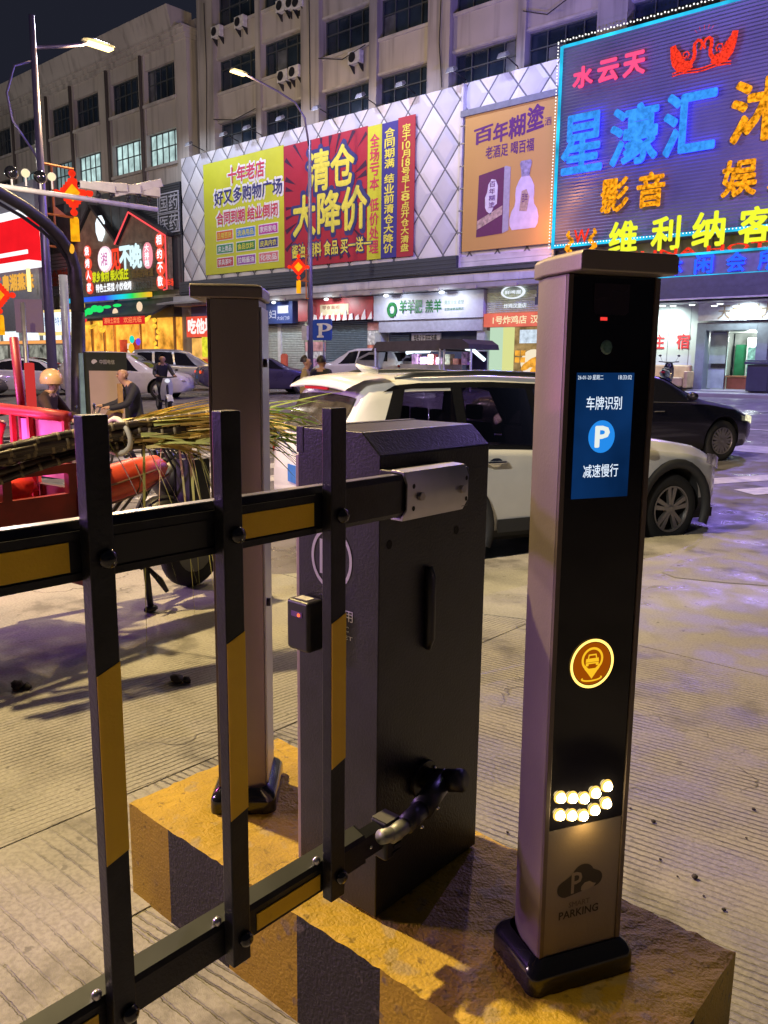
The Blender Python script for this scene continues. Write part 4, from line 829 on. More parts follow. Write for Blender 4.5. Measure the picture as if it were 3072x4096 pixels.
for nm, (x0, x1, y0, y1), lab in (('sign_cube', (157, 192, 1252, 1328), 'left of two glowing white square signs near the lamp pole'), ('sign_cube', (213, 266, 1250, 1326), 'right of two glowing white square signs near the white pole')):
    a = aty(x0, y0, 26.5); b_ = aty(x1, y1, 26.5); t = thing(nm, lab, 'sign', (a.x, 26.5, b_.z), group='pair of glowing white square signs')
    mb = MB(); mb.box(a.x, b_.x, 26.5, 27.2, b_.z, a.z); mb.build('light_box', E('cube_white', (.86, .95, 1), 1.25), t); mb = MB(); mb.box(a.x-.1, b_.x+.1, 26.4, 27.3, a.z+.003, a.z+.15); mb.box(a.x-.1, b_.x+.1, 26.4, 27.3, b_.z-.2, b_.z-.003); mb.build('yellow_edge', E('edge_amber', (1, .7, .25), 1.2), t)
    text('烟酒' if x0 < 200 else '特产', 'lettering', E('cube_blue', (.10, .25, .75), .7), t, a.x+.2, b_.x-.2, b_.z+.4, a.z-.3, 26.48, .0)
fs = thing('far_shop_row', 'distant row of bright white lit shopfronts behind the parked black car at far left', 'shop', (-70, 29, 1))
mb = MB(); mb.box(-95, -55.6, 29.5, 30, .8, 5.2); mb.build('wall', FG, fs)
for k in range(8):
    x = -82+k*3.3; mb = MB(); mb.box(x, x+2.5, 28.9, 29.0, 3.05, 3.75); mb.build('light_box', E('row_white', (.85, .95, 1), 1.25, var=.2, scale=3), fs)
    mb = MB(); mb.box(x-.2, x+2.9, 28.85, 28.95, 2.8, 3.03); mb.build('light_strip', E('row_amber', (1, .42, .12), 1.0), fs)
    mb = MB(); mb.box(x, x+2.7, 29.35, 29.45, .9, 2.7); mb.build('shop_window', E('row_window', (.62, .62, .52), .42, var=.8, scale=1.6), fs)
mb = MB(); mb.box(-75, -55.4, 27.9, 28.1, 4.1, 5.9); tag(mb.build('blank_board', P('brown_board', (.10, .075, .06), .6, var=.2), loc=(-65, 28, 4.1)), 'dull brown unlit boarding between the red fascia and the lit shopfronts', 'board')
# ================================================================ street furniture
PURP = P('pole_violet_lit', (.20, .185, .30), .35, .55, var=.08)  # violet light of the neon is put into the pole colour
LAMPHEAD = P('lamp_casing', (.5, .5, .52), .4, .5)
LED_W = E('lamp_glow', (1, .72, .28), 4, True)
KNOT = E('knot_red', (1, .035, .012), 1.05, var=.2, scale=5); KNOTY = E('knot_amber', (1, .42, .01), 1.05, var=.25, scale=6); ORP = P('orange_bracket', (.55, .17, .03), .5)
def knot(t, c, s, dirv=(0, 1, 0), brk=None):
    """red Chinese-knot light: diamond with scalloped rim, amber heart, tassel. c = centre of the diamond, faces along the street"""
    d = Vector(dirv).normalized(); n = Vector((d.y, -d.x, 0)); c = Vector(c)
    g = lambda u, v, w_: c+d*(u*s)+Vector((0, 0, v*s))+n*w_
    mb = MB(); pts = []
    K = 40
    for k in range(K):
        a = 2*math.pi*k/K; r = 1/(abs(math.cos(a))+abs(math.sin(a))); r *= 1.0+.06*math.cos(a*4*5)
        pts.append((r*math.cos(a)*.9, r*math.sin(a)))
    mb.prism(pts, g, -.07*s, .07*s)
    for u, v in ((0, 1.1), (0, -1.1), (.98, 0), (-.98, 0)): mb.prism([(u+.2*math.cos(q*.5236), v+.2*math.sin(q*.5236)) for q in range(12)], g, -.075*s, .075*s)
    o = mb.build('knot_light', KNOT, t)
    mb = MB(); mb.prism([(.45, 0), (0, .5), (-.45, 0), (0, -.5)], g, -.10*s, .10*s); mb.build('amber_heart', KNOTY, o)
    mb = MB(); mb.prism([(-.17, -1.36), (.17, -1.36), (.23, -1.5), (.24, -2.75), (-.24, -2.75), (-.23, -1.5)], g, -.09*s, .09*s); mb.build('tassel', KNOTY, t)
def street_lamp(label, base, top, arm, head, dirv, knot_c, ks, r=.1, grp='tall street lamps with red knot lights'):
    t = thing('street_lamp', label, 'street lamp', base, group=grp); base = Vector(base); top = Vector(top)
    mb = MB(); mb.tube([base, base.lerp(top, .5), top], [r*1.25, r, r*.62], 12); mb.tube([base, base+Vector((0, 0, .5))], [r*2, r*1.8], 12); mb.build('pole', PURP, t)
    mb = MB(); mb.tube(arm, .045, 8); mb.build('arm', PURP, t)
    h = Vector(head); d = Vector(dirv).normalized(); n = Vector((-d.y, d.x, 0))
    mb = MB(); L_, W_ = .38, .15
    prof = [(-L_, .05), (-.1, .13), (L_, .10), (L_*1.1, .02)]
    mb.grid([[h+d*u+n*(W_*k)+Vector((0, 0, z*(1-abs(k)*.6))) for k in (-1, -.5, 0, .5, 1)] for u, z in prof]); hh = mb.build('lamp_head', LAMPHEAD, t, fixn=False)
    mb = MB(); mb.add([h+d*u+n*v+Vector((0, 0, -.01-z)) for z in (0, .05) for u, v in ((-L_*.8, -W_*.85), (L_, -W_*.85), (L_, W_*.85), (-L_*.8, W_*.85))], [(0, 1, 2, 3), (7, 6, 5, 4), (0, 4, 5, 1), (1, 5, 6, 2), (2, 6, 7, 3), (3, 7, 4, 0)]); mb.build('lamp_lens', LED_W, hh, fixn=False)
    if knot_c is not None:
        kc = Vector(knot_c); knot(t, kc, ks, (CR.x, CR.y, 0))
        mb = MB(); x = base.x; za = kc.z+1.35*ks; zb = kc.z-1.4*ks; zc_ = kc.z-3.2*ks
        dd = (kc-Vector((base.x, base.y, kc.z))); dl = dd.length; dd.normalize(); q = Vector((base.x, base.y, 0))
        pA = q+dd*(.35*dl)
        mb.tube([(pA.x, pA.y, za), (pA.x, pA.y, zc_)], .03, 6)
        for z, f in ((za, 1.05), (zb, 1.1), (zc_, .35)): e_ = q+dd*(f*dl); mb.tube([(q.x, q.y, z), (e_.x, e_.y, z)], .03, 6)
        mb.add([(pA.x, pA.y, zb+.02), (pA.x, pA.y, zb+.55*ks), (*(q+dd*(.75*dl)).xy, zb+.02)], [(0, 1, 2)]); mb.build('bracket', ORP, t, fixn=False)
    return t
# lamp at left, near side of the road
q = atd(215, 1560, 21.0); bz = rz(q.y)
b0 = Vector((q.x, q.y, bz)); tp = atd(192, 165, 21.0); tp = Vector((q.x, q.y, tp.z))
a0 = atx(205, 212, q.x); hd = atx(390, 178, q.x)
kc = atx(292, 772, q.x)
street_lamp('tall street lamp at far left with a half hoop and a red knot light', b0, tp, [Vector((q.x, q.y, a0.z)), Vector((q.x, q.y+(hd.y-q.y)*.5, (a0.z*.4+hd.z*.6)-.05)), Vector((q.x, hd.y-.45, hd.z-.12)), Vector((q.x, hd.y-.2, hd.z))], hd, (0, 1, 0), kc, .43, .105)
lp = [o for o in col.objects if o.name.startswith('street_lamp')][0]
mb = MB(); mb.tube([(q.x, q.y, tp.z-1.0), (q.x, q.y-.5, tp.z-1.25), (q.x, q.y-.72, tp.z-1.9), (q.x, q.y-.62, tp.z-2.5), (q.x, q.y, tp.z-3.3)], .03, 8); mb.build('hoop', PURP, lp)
lamp('street_lamp_light', 'POINT', hd+Vector((0, .1, -.25)), 1700, WARM, size=.12)
# lamp on the far pavement, arm reaching over the road
q = aty(1242, 1480, 26.6); b0 = Vector((q.x, q.y, rz(q.y))); hd = atx(957, 290, q.x)
tp = atx(1215, 480, q.x); arm = [atx(*p, q.x) for p in ((1233, 560), (1218, 470), (1180, 410), (1110, 365), (1020, 318), (972, 292))]
tp = Vector((q.x, q.y, arm[0].z)); arm[0] = Vector((q.x, q.y, arm[0].z-.4))
kc = atx(1194, 1068, q.x)
l2 = street_lamp('street lamp with curved arm and red knot light before the red sale banner', b0, tp, arm, hd, (0, -1, 0), kc, .42, .115)
lamp('street_lamp_light', 'POINT', hd+Vector((0, -.2, -.25)), 900, WARM, size=.12)
mb = MB(); z = aty(1240, 1330, 26.6).z; mb.box(q.x-.32, q.x+.02, q.y-.25, q.y+.1, z-.35, z+.3); mb.build('control_box', P('lamp_box', (.6, .58, .62), .5), l2)
# third knot light at the left edge
p = atd(-6, 1180, 24); t = thing('knot_lantern', 'small red and amber knot light cut by the left edge', 'lantern', p); knot(t, p, .42, (CR.x, CR.y, 0))
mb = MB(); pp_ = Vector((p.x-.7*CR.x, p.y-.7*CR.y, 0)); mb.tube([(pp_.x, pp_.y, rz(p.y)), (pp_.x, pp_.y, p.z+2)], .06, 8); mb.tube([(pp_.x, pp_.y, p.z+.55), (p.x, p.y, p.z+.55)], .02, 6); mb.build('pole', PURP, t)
# P sign
p = aty(1295, 1320, 25.6)
t = thing('parking_sign', 'blue square parking sign with white P on a thin pole', 'sign', (p.x, p.y, rz(p.y))); tl = aty(1257, 1279, 25.6); br = aty(1333, 1361, 25.6)
mb = MB(); mb.fprism([(tl.x+.06, br.z), (br.x-.06, br.z), (br.x, br.z+.06), (br.x, tl.z-.06), (br.x-.06, tl.z), (tl.x+.06, tl.z), (tl.x, tl.z-.06), (tl.x, br.z+.06)], 25.5, 25.53); mb.build('plate', P('sign_blue', (.02, .075, .48), .4, var=.05), t)
mb = MB(); x, z0, z1 = tl.x+(br.x-tl.x)*.24, br.z+.12, tl.z-.17; W_ = (br.x-tl.x)*.5; st = .2
def serif_p():
    out = [(x-.0, z0), (x+st*2.1, z0), (x+st*2.1, z0+.07), (x+st*1.55, z0+.10), (x+st*1.55, z0+(z1-z0)*.42)]
    cx_, cz_ = x+st*1.55, z0+(z1-z0)*.71; rx_, rz2 = W_+.12-st*.9, (z1-z0)*.29
    out += [(cx_+rx_*math.sin(a*.2618)+.1, cz_-rz2*math.cos(a*.2618)) for a in range(13)]
    out += [(x, z1), (x, z1-.07), (x+st*.55, z1-.10), (x+st*.55, z0+.10), (x, z0+.07)]
    return out
mb.fprism(serif_p(), 25.485, 25.499); mb.build('letter', WHITE, t)
mb = MB(); cx_, cz_ = x+st*1.55, z0+(z1-z0)*.71; mb.fprism([(cx_+(W_-st*1.6)*max(0, math.sin(a*.2618))+.06, cz_-(z1-z0)*.20*math.cos(a*.2618)) for a in range(13)], 25.47, 25.484); mb.build('letter_counter', MATS['sign_blue'], t)
mb = MB(); mb.tube([(p.x+.02, 25.57, rz(25)), (p.x+.02, 25.57, tl.z)], .04, 8); mb.build('pole', GREY, t)
# traffic gantry with dark bent arm
p = atd(314, 1690, 15.5); t = thing('traffic_mast', 'dark steel traffic mast bending into a long curved arm over the road', 'mast', (p.x, p.y, rz(p.y)))
X = p.x
arm = [atd(*a, D) for a, D in (((312, 1700), 15.5), ((312, 1250), 15.5), ((300, 1080), 15.5), ((277, 1005), 15.3), ((235, 945), 15.0), ((180, 890), 14.6), ((100, 830), 14.0), ((0, 770), 13.2), ((-120, 715), 12.2))]
arm[0].z = rz(p.y)
MB_ = MB(); MB_.tube([arm[0], arm[1]], [.15, .125], 14); MB_.build('post', P('mast_dark', (.06, .055, .05), .45, .5, var=.3), t)
MB_ = MB(); MB_.tube(arm[1:], [.125, .12, .115, .11, .105, .1, .095, .09], 12); MB_.build('arm', MATS['mast_dark'], t)
MB_ = MB(); MB_.tube([q+Vector((.0, -.05, -.16)) for q in arm[2:]], .03, 6); MB_.build('cable', BLACK, t)
MB_ = MB(); e = atd(287, 995, 15.2); MB_.ball(e, (.05, .05, .09), 8, 6); MB_.build('indicator', E('amber_dot', (1, .45, .03), 1.1), t)
p2 = atd(283, 1650, 17.0); ob = MB(); ob.tube([(p2.x, p2.y, rz(p2.y)), (p2.x, p2.y, atd(272, 1110, 17).z)], .085, 10)
tag(ob.build('utility_pole', P('pale_pole', (.5, .54, .56), .4, .3), loc=(p2.x, p2.y, rz(p2.y))), 'pale grey round pole close behind the dark traffic mast', 'pole')
# camera gantry
t = None
A = atx(-260, 690, -16.5); B_ = atx(0, 745, -16.5); C_ = atx(628, 838, -16.5)
t = thing('camera_gantry', 'brightly lit horizontal beam carrying flash lamps and surveillance cameras over the road', 'gantry', A)
BM = P('gantry_cream', (.80, .74, .62), .4)
mb = MB(); mb.tube([A, B_, C_], .052, 12); mb.build('beam', BM, t)
mb = MB(); e = A.copy(); e.z = rz(A.y); mb.tube([e, A], .12, 12); mb.build('post', BM, t)
CAMM = P('camera_white', (.78, .74, .66), .4)
def on(px, py): return atx(px, py, -16.5)
for px, py, nm in ((45, 690, 'dome'), (160, 708, 'dome')):
    c = on(px, py); mb = MB(); mb.ball(c, .125, 16, 10); f = mb.build('flash_lamp', P('black_lens', (.01, .01, .012), .08, coat=.6), t)
    mb = MB(); mb.tube([c+Vector((-.2, .16, 0)), c+Vector((-.03, .03, 0))], [.07, .11], 10); mb.tube([c+Vector((0, 0, -.1)), c+Vector((0, 0, -.26))], .02, 6); mb.build('housing', CAMM, f)
for px, py in ((102, 693), (207, 707)):
    c = on(px, py); mb = MB(); d = -ray(px, py).normalized(); mb.tube([c+d*.02, c-d*.2], [.085, .06], 14); f = mb.build('fill_lamp', CAMM, t); mb = MB(); mb.tube([c+d*.022, c+d*.03], .078, 14); mb.build('lens', E('fill_lens', (1, .86, .52), 1.1), f); mb = MB(); mb.tube([c+Vector((0, 0, -.07)), c+Vector((0, 0, -.24))], .018, 6); mb.build('bracket', CAMM, f)
for px, py, ln, up, hb in ((388, 749, .75, .0, .15), (438, 748, .75, .06, .17), (505, 757, .6, .05, .18), (548, 752, 1.2, .40, .17), (592, 766, .5, .0, .20)):
    c = on(px, py); d = Vector((.1, ln, up)); mb = MB()
    u = d.normalized(); n = Vector((0, 0, 1)); sd = u.cross(n).normalized(); n = sd.cross(u); h = hb/2
    vs = [c+u*(ln*a)+sd*(h*b)+n*(h*e) for a in (-.5, .5) for b in (-1, 1) for e in (-1, 1)]
    mb.add(vs, [(0, 1, 3, 2), (4, 6, 7, 5), (0, 4, 5, 1), (2, 3, 7, 6), (0, 2, 6, 4), (1, 5, 7, 3)]); f = mb.build('surveillance_camera', CAMM, t, .015)
    mb = MB(); mb.tube([c-u*(ln*.5), c-u*(ln*.5+.02)], h*.8, 12); mb.build('camera_lens', MATS['black_lens'], f)
    mb = MB(); mb.tube([c+Vector((0, 0, -h)), c+Vector((0, 0, -.32))], .025, 8); mb.ball(c+Vector((.02, .02, -.16)), .06, 8, 6); mb.build('bracket', DARK, f)
lamp('gantry_flash', 'SPOT', (-14.5, on(200, 700).y-1.5, 5.4), 260, (1, .9, .7), on(250, 770), .1, 110, .8)
# notice board
tl = atd(335, 1408, 14.6); tr = atd(505, 1405, 14.9); bl = atd(352, 1690, 14.6); br = atd(515, 1680, 14.9)
t = thing('notice_board', 'freestanding dark framed notice board with a beige sheet, behind the old cyclist', 'notice board', (bl.x, bl.y, rz(bl.y)))
U = (tr-tl); Wd = U.length; U.normalize(); U.z = 0; U.normalize(); Nn = Vector((U.y, -U.x, 0)); H0 = rz(bl.y)+.05; H1 = tl.z
gfn = lambda u, v, d: Vector((tl.x, tl.y, 0))+U*u+Nn*d+Vector((0, 0, v))
mb = MB(); mb.prism([(0, H0), (Wd, H0), (Wd, H1), (0, H1)], gfn, -.14, 0); mb.build('frame', P('board_green_black', (.02, .028, .022), .45), t)
mb = MB(); zz = H1-.33; mb.prism([(.07, H0+.33), (Wd-.07, H0+.33), (Wd-.07, zz), (.07, zz)], gfn, .004, .010); mb.build('sheet', P('beige_sheet', (.50, .39, .31), .6, var=.08, scale=2), t)
text('中国电信', 'lettering', P('board_ink', (.5, .5, .48), .5), t, .26, .52, H1-.21, H1-.13, .004, .0, fn=gfn)
mb = MB(); mb.prism([(.17+.05*math.cos(a*.628), H1-.17+.045*math.sin(a*.628)) for a in range(8)], gfn, .003, .006); mb.build('emblem', MATS['board_ink'], t)
mb = MB(); mb.prism([(-.12, H0), (-.02, H0), (-.02, H1-.02), (-.08, H1-.02)], gfn, -.15, .05); mb.build('side_panel', P('board_teal', (.20, .36, .38), .35, var=.2), t)
# thin sign post behind the cart
p = atd(118, 1640, 13); sp = thing('sign_post', 'thin grey sign post with dull brown back of a sign, behind the cart', 'sign', (p.x, p.y, rz(p.y))); tpz = atd(90, 1215, 13).z
mb = MB(); mb.tube([(p.x, p.y, rz(p.y)), (p.x, p.y, tpz)], .04, 8); mb.build('pole', GREY, sp); a = atd(50, 1195, 13.1); b_ = atd(160, 1330, 13.1)
Ux = Vector((CR.x, CR.y, 0)).normalized(); w_ = (b_-a).dot(Ux); mb = MB(); mb.prism([(0, b_.z), (w_, b_.z), (w_, a.z), (0, a.z)], lambda u, v, d: Vector((a.x, a.y, 0))+Ux*u+Vector((-Ux.y, Ux.x, 0))*(.05+d)+Vector((0, 0, v)), 0, .03); mb.build('plate', P('sign_back', (.12, .10, .085), .5), sp)
# off-frame lamp that lights the forecourt
street_lamp('near street lamp lighting the forecourt, standing out of the frame on the left', (-6.9, -.9, -.1), (-6.9, -.9, 7.9), [(-6.9, -.9, 7.7), (-6.9, .2, 8.2), (-6.8, .5, 8.15)], (-6.75, .72, 8.12), (0, 1, 0), None, 0, .1)
# ================================================================ vehicles
def lerp_tab(tab, x):
    if x <= tab[0][0]: return tab[0][1]
    for (a, va), (b_, vb) in zip(tab, tab[1:]):
        if x <= b_:
            t = (x-a)/(b_-a) if b_ > a else 0
            t2 = t*t*(3-2*t); t = t*.55+t2*.45
            return va+(vb-va)*t
    return tab[-1][1]
class Car:
    """x forward from the rear axle, y left, z up from the road. tables of (x, value)"""
    def __init__(s, name, label, loc, heading, paint, spec, group=None, dark=BLACK, rim=None, detail=2, wheel_only=None):
        S = s.S = spec; s.t = thing(name, label, 'car', loc, heading, group, local=True)
        x0, x1 = S['x0'], S['x1']; n = 64 if detail > 1 else 34
        xs = [x0+(x1-x0)*(.5-.5*math.cos(math.pi*i/n)) if False else x0+(x1-x0)*i/n for i in range(n+1)]
        extra = [S['x0']+.015, S['x0']+.05, S['x1']-.015, S['x1']-.05]; xs = sorted(set(xs+extra))
        s.xs = xs
        rings = [s.ring(x) for x in xs]
        mb = MB(); mb.smooth = True; m_ = len(rings[0])
        vs = [p for r in rings for p in r]
        fs = [(i*m_+j, (i+1)*m_+j, (i+1)*m_+(j+1) % m_, i*m_+(j+1) % m_) for i in range(len(rings)-1) for j in range(m_)]
        fs += [list(range(m_)), list(range((len(rings)-1)*m_, len(rings)*m_))[::-1]]
        mb.add(vs, fs)
        body = mb.build('body', [paint, dark], s.t)
        # wheel wells cut out
        wb, r, tr = S['wb'], S['r'], S['w']/2
        cut = MB()
        for wx in (0, wb):
            for sy in (1, -1):
                cut.lathe([(0.001, sy*(tr-.34)), (r*1.19, sy*(tr-.34)), (r*1.19, sy*(tr+.3)), (0.001, sy*(tr+.3))], lambda u, v, d, wx=wx: (wx+u, d, r+v+.0), 28)
        co = cut.build('cutter', dark, s.t); 
        bo = body.modifiers.new('wells', 'BOOLEAN'); bo.object = co; bo.operation = 'DIFFERENCE'; bo.solver = 'EXACT'; bo.material_mode = 'TRANSFER'
        dg = bpy.context.evaluated_depsgraph_get(); me = bpy.data.meshes.new_from_object(body.evaluated_get(dg)); body.modifiers.clear(); old = body.data; body.data = me
        bpy.data.objects.remove(co)
        s.body = body
        me.polygons.foreach_set('use_smooth', [True]*len(me.polygons))
        try: me.set_sharp_from_angle(angle=R(38))
        except Exception: pass
        zs_ = S['clad']
        for p in me.polygons:
            if p.center.z < zs_ and len(me.materials) > 1 and p.material_index == 0: p.material_index = 1
        # wheels
        for wx in (0, wb):
            for sy in (1, -1): s.wheel(wx, sy, r, tr, rim or MATS_RIM, detail, dark)
    def prm(s, x):
        S = s.S; zt = lerp_tab(S['top'], x); zb = lerp_tab(S['bot'], x); hw = lerp_tab(S['half'], x); zbelt = min(lerp_tab(S['belt'], x), zt-.012); hr = lerp_tab(S['roofhw'], x)
        return zt, zb, hw, zbelt, hr
    def ring(s, x):
        zt, zb, hw, zbl, hr = s.prm(x); zm = zb+(zbl-zb)*.55
        # right half going up then mirrored
        crown = min(.05, (zt-zbl)*.25)
        half = [(hw*.80, zb), (hw*.93, zb+.03), (hw*.97, zb+.10), (hw*.985, zb+(zm-zb)*.6), (hw, zm), (hw*.995, zbl-.06), (hw*.975, zbl-.012), (hw*.955, zbl)]
        gl = max(0, zt-crown-zbl)
        for k in (.25, .5, .75, .93): half.append((hw*.955+(hr-hw*.955)*k, zbl+gl*k))
        half += [(hr*.93, zt-crown*.62), (hr*.75, zt-crown*.28), (hr*.4, zt-crown*.06), (0, zt)]
        L_ = [Vector((x, -y, z)) for y, z in half]; Rr = [Vector((x, y, z)) for y, z in half[:-1]][::-1]
        return L_+Rr
    def side_pt(s, x, k, sy, off=.006):
        zt, zb, hw, zbl, hr = s.prm(x); crown = min(.05, (zt-zbl)*.25); gl = max(0, zt-crown-zbl)
        return Vector((x, sy*(hw*.955+(hr-hw*.955)*k+off), zbl+gl*k+off*.3))
    def side_glass(s, quads, name='side_window', mat_=None, off=.007):
        """quads: list of (xb0, xb1, xt0, xt1, k0, k1): bottom and top edge spans"""
        for sy in (1, -1):
            for q in quads:
                xb0, xb1, xt0, xt1, k0, k1 = q; mb = MB(); P_ = []
                for i in range(9):
                    u = i/8; row = []
                    for j in range(5):
                        v = j/4; xx = (xb0+(xb1-xb0)*u)*(1-v)+(xt0+(xt1-xt0)*u)*v; row.append(s.side_pt(xx, k0+(k1-k0)*v, sy, off))
                    P_.append(row)
                mb.smooth = True; mb.grid(P_); mb.build(name, mat_ or CARGLASS, s.t, fixn=False)
    def top_patch(s, xa, xb, name, mat_, w0=.86, w1=.86, off=.008):
        P_ = []; N_ = 10
        for i in range(N_+1):
            x = xa+(xb-xa)*i/N_; zt, zb, hw, zbl, hr = s.prm(x); dz = (lerp_tab(s.S['top'], x+.01)-lerp_tab(s.S['top'], x-.01))/.02; nn = Vector((-dz, 0, 1)).normalized()*off
            crown = min(.05, (zt-zbl)*.25); row = []
            for j in range(9):
                f = -1+2*j/8; ww = w0+(w1-w0)*i/N_; yv = f*hr*ww; row.append(Vector((x, yv, zt-crown*.6*(abs(f*ww))**2.2))+nn)
            P_.append(row)
        mb = MB(); mb.smooth = True; mb.grid(P_); return mb.build(name, mat_, s.t, fixn=False)
    def wheel(s, wx, sy, r, tr, rim, detail, dark):
        y1 = sy*(tr-.03); y0 = sy*(tr-.25); g = lambda u, v, d: (wx+u, d, r+v)
        mb = MB(); mb.smooth = True; sg = 40 if detail > 1 else 22
        mb.lathe([(r*.60, y0), (r*.9, y0), (r*.985, y0+sy*.03), (r, y0+sy*.07), (r, y1-sy*.06), (r*.975, y1-sy*.02), (r*.90, y1), (r*.72, y1+sy*.004), (r*.665, y1-sy*.012)], g, sg); w_ = mb.build('wheel', RUBBER, s.t)
        mb = MB(); mb.smooth = True; mb.lathe([(r*.665, y1-sy*.012), (r*.63, y1-sy*.015), (r*.61, y1-sy*.06), (r*.6, y1-sy*.12), (0, y1-sy*.125)], g, sg); mb.build('rim_barrel', DARK, w_)
        mb = MB(); ns = s.S.get('spokes', 5)
        mb.lathe([(r*.655, y1-sy*.010), (r*.655, y1-sy*.002), (r*.615, y1-sy*.002), (r*.60, y1-sy*.02)], g, sg)
        for k in range(ns):
            for da in (-.16, .16):
                a = 2*math.pi*k/ns+.3; c0 = (.12*r, a+da*1.6); c1 = (.63*r, a+da*1.15); wd = .055*r
                p0 = Vector((c0[0]*math.cos(c0[1]), c0[0]*math.sin(c0[1]))); p1 = Vector((c1[0]*math.cos(c1[1]), c1[0]*math.sin(c1[1]))); d = (p1-p0).normalized(); n = Vector((-d.y, d.x))
                poly = [p0-n*wd*.8, p1-n*wd*1.25, p1+n*wd*1.25, p0+n*wd*.8]
                mb.prism([(q.x, q.y) for q in poly], g, y1-sy*.045, y1-sy*.012)
        mb.lathe([(0, y1-sy*.008), (.07*r, y1-sy*.008), (.17*r, y1-sy*.015), (.19*r, y1-sy*.05)], g, 16); mb.build('rim', rim, w_)
        return w_
MATS_RIM = P('alloy_rim', (.36, .34, .33), .35, .8, var=.1)
def carpaint(name, c, metal=.0, rough=.28): return P(name, c, rough, metal, var=.05, scale=3, coat=.6)
SUV = dict(x0=-.98, x1=3.66, wb=2.70, r=.36, w=1.84, clad=.40, spokes=5,
    top=[(-.98, .80), (-.965, 1.02), (-.93, 1.10), (-.80, 1.34), (-.66, 1.56), (-.60, 1.64), (-.2, 1.685), (.5, 1.70), (1.2, 1.68), (1.55, 1.61), (1.95, 1.38), (2.45, 1.10), (2.6, 1.07), (3.1, 1.0), (3.45, .90), (3.6, .78), (3.66, .62)],
    bot=[(-.98, .46), (-.9, .34), (-.6, .25), (0, .22), (2.7, .22), (3.2, .24), (3.5, .27), (3.66, .42)],
    half=[(-.98, .66), (-.94, .78), (-.8, .86), (-.3, .91), (.3, .92), (2.4, .92), (2.9, .90), (3.3, .82), (3.5, .70), (3.6, .58), (3.66, .46)],
    belt=[(-.98, .78), (-.9, 1.06), (-.4, 1.08), (.4, 1.05), (1.5, 1.0), (2.3, .98), (2.8, .93), (3.3, .84), (3.6, .70), (3.66, .58)],
    roofhw=[(-.98, .6), (-.93, .72), (-.62, .665), (-.2, .66), (.6, .67), (1.4, .66), (1.7, .66), (2.4, .74), (2.6, .78), (3.1, .72), (3.5, .6), (3.66, .4)])
PEARL = carpaint('pearl_white_paint', (.72, .73, .74), rough=.22)
suv = Car('suv_car', 'white sport utility car seen from behind right, parked past the barrier cabinet', (-4.984, 5.807, -.165), R(68.75), PEARL, SUV)
CLAD = P('wheel_arch_cladding', (.035, .036, .04), .55)
suv.body.data.materials[1] = CLAD
VIOGLASS = P('violet_lit_glass', (.030, .012, .055), .06, var=.6, scale=3, spec=.7)  # violet light seen in the car windows put into the glass colour
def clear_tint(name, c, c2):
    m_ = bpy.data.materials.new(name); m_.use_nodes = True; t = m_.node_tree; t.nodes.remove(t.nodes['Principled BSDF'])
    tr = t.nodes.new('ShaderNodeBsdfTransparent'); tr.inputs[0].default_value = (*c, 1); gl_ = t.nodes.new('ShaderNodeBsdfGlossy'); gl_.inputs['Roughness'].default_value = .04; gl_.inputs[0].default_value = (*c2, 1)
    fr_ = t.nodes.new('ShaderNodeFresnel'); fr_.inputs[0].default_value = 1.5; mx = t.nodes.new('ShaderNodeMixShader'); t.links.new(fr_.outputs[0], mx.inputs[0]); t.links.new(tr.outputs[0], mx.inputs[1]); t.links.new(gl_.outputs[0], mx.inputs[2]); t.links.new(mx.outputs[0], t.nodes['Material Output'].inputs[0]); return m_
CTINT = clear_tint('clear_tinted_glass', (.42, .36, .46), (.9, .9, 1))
QW = [(-.46, .16, -.30, .16, .10, .84), (.26, 1.02, .26, .95, .06, .88), (1.10, 1.98, 1.03, 1.50, .04, .88)]
def cut_cabin(car, quads, cav):
    """hollow cabin with open window apertures, so that one looks through the car"""
    cut = MB()
    cut.fprism(cav, -.60, .60)
    o1 = cut.build('cutter', BLACK, car.t); c2 = MB()
    for q in quads:
        xb0, xb1, xt0, xt1, k0, k1 = q; pp = [car.side_pt(x, k, 1, 0) for x, k in ((xb0, k0), ((xb0+xb1)/2, k0), (xb1, k0), (xt1, k1), ((xt0+xt1)/2, k1), (xt0, k1))]
        c2.fprism([(p.x, p.z) for p in pp], -1.2, 1.2)
    o2 = c2.build('cutter', BLACK, car.t); b = car.body
    for o in (o1, o2): md = b.modifiers.new('cut', 'BOOLEAN'); md.object = o; md.operation = 'DIFFERENCE'; md.solver = 'EXACT'; md.material_mode = 'TRANSFER'
    dg = bpy.context.evaluated_depsgraph_get(); me = bpy.data.meshes.new_from_object(b.evaluated_get(dg)); b.modifiers.clear(); b.data = me
    for o in (o1, o2): bpy.data.objects.remove(o)
    try: me.set_sharp_from_angle(angle=R(38))
    except Exception: pass
cut_cabin(suv, QW, [(-.62, .70), (2.05, .70), (2.25, .98), (1.55, 1.53), (1.1, 1.60), (-.3, 1.60), (-.52, 1.50)])
suv.side_glass(QW, mat_=CTINT)
